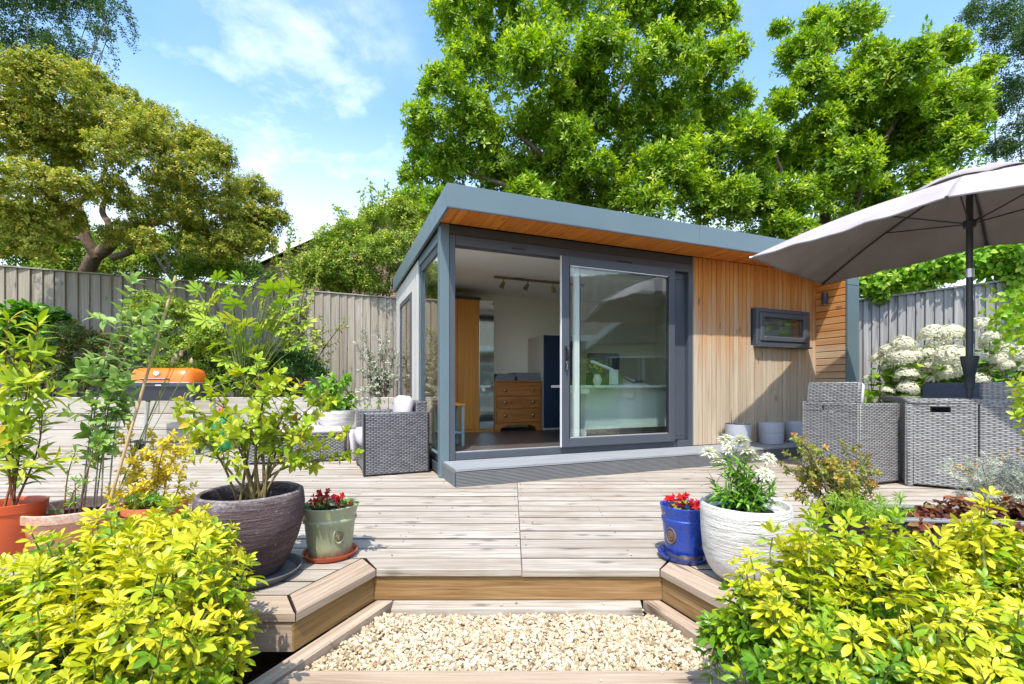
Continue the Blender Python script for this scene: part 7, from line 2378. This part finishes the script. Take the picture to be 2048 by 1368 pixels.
# neighbour's roof showing over the fence
nh = thing('neighbour_house', 'roof slope of a house beyond the fence, half hidden by a bush', 'house', (0, 0, 0))
Yh = 16.0
a_, p_ = px(470, 533, Yh), px(800, 385, Yh)
xr, zr = p_[0], p_[2]
ze = a_[2]
dx = xr - a_[0]
mb = MB()
mb.add([(a_[0] + 0.5, Yh + 0.3, -0.35), (xr + dx - 0.5, Yh + 0.3, -0.35), (xr + dx - 0.5, Yh + 0.3, ze), (xr, Yh + 0.3, zr - 0.15), (a_[0] + 0.5, Yh + 0.3, ze),
        (a_[0] + 0.5, Yh + 8, -0.35), (xr + dx - 0.5, Yh + 8, -0.35), (xr + dx - 0.5, Yh + 8, ze), (xr, Yh + 8, zr - 0.15), (a_[0] + 0.5, Yh + 8, ze)],
       [(0, 1, 2, 3, 4), (9, 8, 7, 6, 5), (0, 5, 6, 1), (1, 6, 7, 2), (4, 9, 5, 0)])
mb.build('wall', M['brick'], nh, None, True)
for s in (-1, 1):
    e = np.array((xr + s * dx, 0, ze))
    tp_ = np.array((xr, 0, zr))
    mb = MB()
    mb.add([(e[0], Yh, e[2]), (tp_[0], Yh, tp_[2]), (tp_[0], Yh + 8.2, tp_[2]), (e[0], Yh + 8.2, e[2]), (e[0], Yh, e[2] - 0.12), (tp_[0], Yh, tp_[2] - 0.12), (tp_[0], Yh + 8.2, tp_[2] - 0.12), (e[0], Yh + 8.2, e[2] - 0.12)],
           [(0, 1, 2, 3), (7, 6, 5, 4), (0, 4, 5, 1), (3, 2, 6, 7), (0, 3, 7, 4), (1, 5, 6, 2)])
    mb.build('roof', M['tile'], nh)
    mb = MB()
    mb.add([(e[0], Yh - 0.05, e[2] - 0.02), (tp_[0], Yh - 0.05, tp_[2] - 0.02), (tp_[0], Yh - 0.05, tp_[2] - 0.26), (e[0], Yh - 0.05, e[2] - 0.26), (e[0], Yh - 0.005, e[2] - 0.02), (tp_[0], Yh - 0.005, tp_[2] - 0.02), (tp_[0], Yh - 0.005, tp_[2] - 0.26), (e[0], Yh - 0.005, e[2] - 0.26)],
           [(0, 1, 2, 3), (7, 6, 5, 4), (0, 4, 5, 1), (3, 2, 6, 7), (0, 3, 7, 4), (1, 5, 6, 2)])
    mb.build('bargeboard', M['white_paint'], nh)

# the owner's house stands behind the photographer: the glass door and the mirror show it
oh = thing('brick_house', 'brick house with tiled roof mirrored in the glass door', 'house', (8.8, -1.0, -0.35), R(57))
# its front runs along local x, facing local -y is away; local +y looks at the garden room
L_, D_, He = 13.0, 6.0, 2.9
mb = MB().box((-L_ / 2, -D_, 0), (L_ / 2, 0, He))
mb.build('wall', M['brick'], oh, None, True)
zr = He + 2.5
mb = MB()
for i in range(16):                                        # courses of tiles, each lapping the one below
    f0, f1 = i / 16, (i + 1) / 16
    y0, y1 = 0.45 - (D_ / 2 + 0.45) * f0, 0.45 - (D_ / 2 + 0.45) * f1
    z0, z1 = He - 0.15 + (zr - He + 0.15) * f0, He - 0.15 + (zr - He + 0.15) * f1
    for k in range(36):
        x0 = -L_ / 2 - 0.3 + (L_ + 0.6) * k / 36
        x1 = -L_ / 2 - 0.3 + (L_ + 0.6) * (k + 1) / 36
        xm = (x0 + x1) / 2
        mb.add([(x0, y0, z0 + 0.02), (xm, y0, z0 + 0.075), (x1 - 0.01, y0, z0 + 0.02), (x0, y1, z1 + 0.01), (xm, y1, z1 + 0.05), (x1 - 0.01, y1, z1 + 0.01), (x0, y0, z0 - 0.01), (xm, y0, z0 + 0.03), (x1 - 0.01, y0, z0 - 0.01)],
               [(0, 1, 4, 3), (1, 2, 5, 4), (6, 7, 1, 0), (7, 8, 2, 1)])
tl = mb.build('roof_tiles', M['tile'], oh)
tl['kind'] = 'stuff'
mb = MB().add([(-L_ / 2 - 0.3, -D_ / 2, zr), (L_ / 2 + 0.3, -D_ / 2, zr), (L_ / 2 + 0.3, -D_ - 0.4, He - 0.15), (-L_ / 2 - 0.3, -D_ - 0.4, He - 0.15), (-L_ / 2 - 0.3, 0.42, He - 0.17), (L_ / 2 + 0.3, 0.42, He - 0.17)],
              [(0, 1, 2, 3), (4, 5, 1, 0), (3, 2, 5, 4), (0, 3, 4), (1, 5, 2)])
mb.build('roof', M['tile'], oh)
MB().box((-L_ / 2 - 0.3, 0.43, He - 0.30), (L_ / 2 + 0.3, 0.47, He - 0.12), 0.004).build('fascia_board', M['white_paint'], oh)
# projecting rendered porch with its own gable
mb = MB().box((0.2, 0.02, 0), (3.0, 1.5, 2.45))
mb.build('porch_wall', M['render'], oh)
mb = MB().add([(0.0, 1.75, 2.4), (3.2, 1.75, 2.4), (1.6, 1.75, 3.6), (0.0, -0.6, 2.4), (3.2, -0.6, 2.4), (1.6, -0.6, 3.6)], [(0, 1, 2), (0, 2, 5, 3), (1, 4, 5, 2), (0, 3, 4, 1)])
mb.build('porch_roof', M['tile'], oh)
for s in (0, 1):
    x0, x1 = (0.0, 1.6) if s == 0 else (3.2, 1.6)
    mb = MB().add([(x0, 1.76, 2.40), (x1, 1.76, 3.62), (x1, 1.76, 3.42), (x0, 1.76, 2.20), (x0, 1.80, 2.40), (x1, 1.80, 3.62), (x1, 1.80, 3.42), (x0, 1.80, 2.20)], [(0, 1, 2, 3), (7, 6, 5, 4), (0, 4, 5, 1), (2, 6, 7, 3), (0, 3, 7, 4), (1, 5, 6, 2)])
    mb.build('bargeboard', M['white_paint'], oh)
for (x0, x1, z0, z1, y) in ((0.7, 2.4, 0.8, 2.0, 1.501), (-2.4, -0.8, 0.9, 2.1, 0.001), (-4.6, -3.2, 0.9, 2.1, 0.001), (3.6, 4.8, 0.9, 2.1, 0.001)):
    w = MB().box((x0, y, z0), (x1, y + 0.02, z1)).build('window', M['pane_dark'], oh)
    fr_ = MB()
    for lo, hi in (((x0 - .05, y, z0 - .05), (x0, y + .05, z1 + .05)), ((x1, y, z0 - .05), (x1 + .05, y + .05, z1 + .05)), ((x0, y, z1), (x1, y + .05, z1 + .05)), ((x0, y, z0 - .05), (x1, y + .05, z0)), (((x0 + x1) / 2 - .03, y + .021, z0), ((x0 + x1) / 2 + .03, y + .05, z1))):
        fr_.box(lo, hi)
    fr_.build('frame', M['white_paint'], w)
# shrubs before the house
lob = [((5.9 + 0.5 * i, 1.7 - 0.75 * i, 0.55 + 0.25 * math.sin(i * 1.9)), (0.55, 0.5, 0.65)) for i in range(6)]
crown('house_shrubs', 'green shrubs before the brick house, mirrored in the glass door', 'shrubs', (7.0, 0.2, -0.35), lob, 900, 6, 0.10, 'l_vine', TPL_TREE, 0.5, 0.4, (0.1, 0.9), 35, 95, 0, None, auto_branches((7.0, 0.2, -0.35), lob, 0.04, 5), 'bark', -0.7)
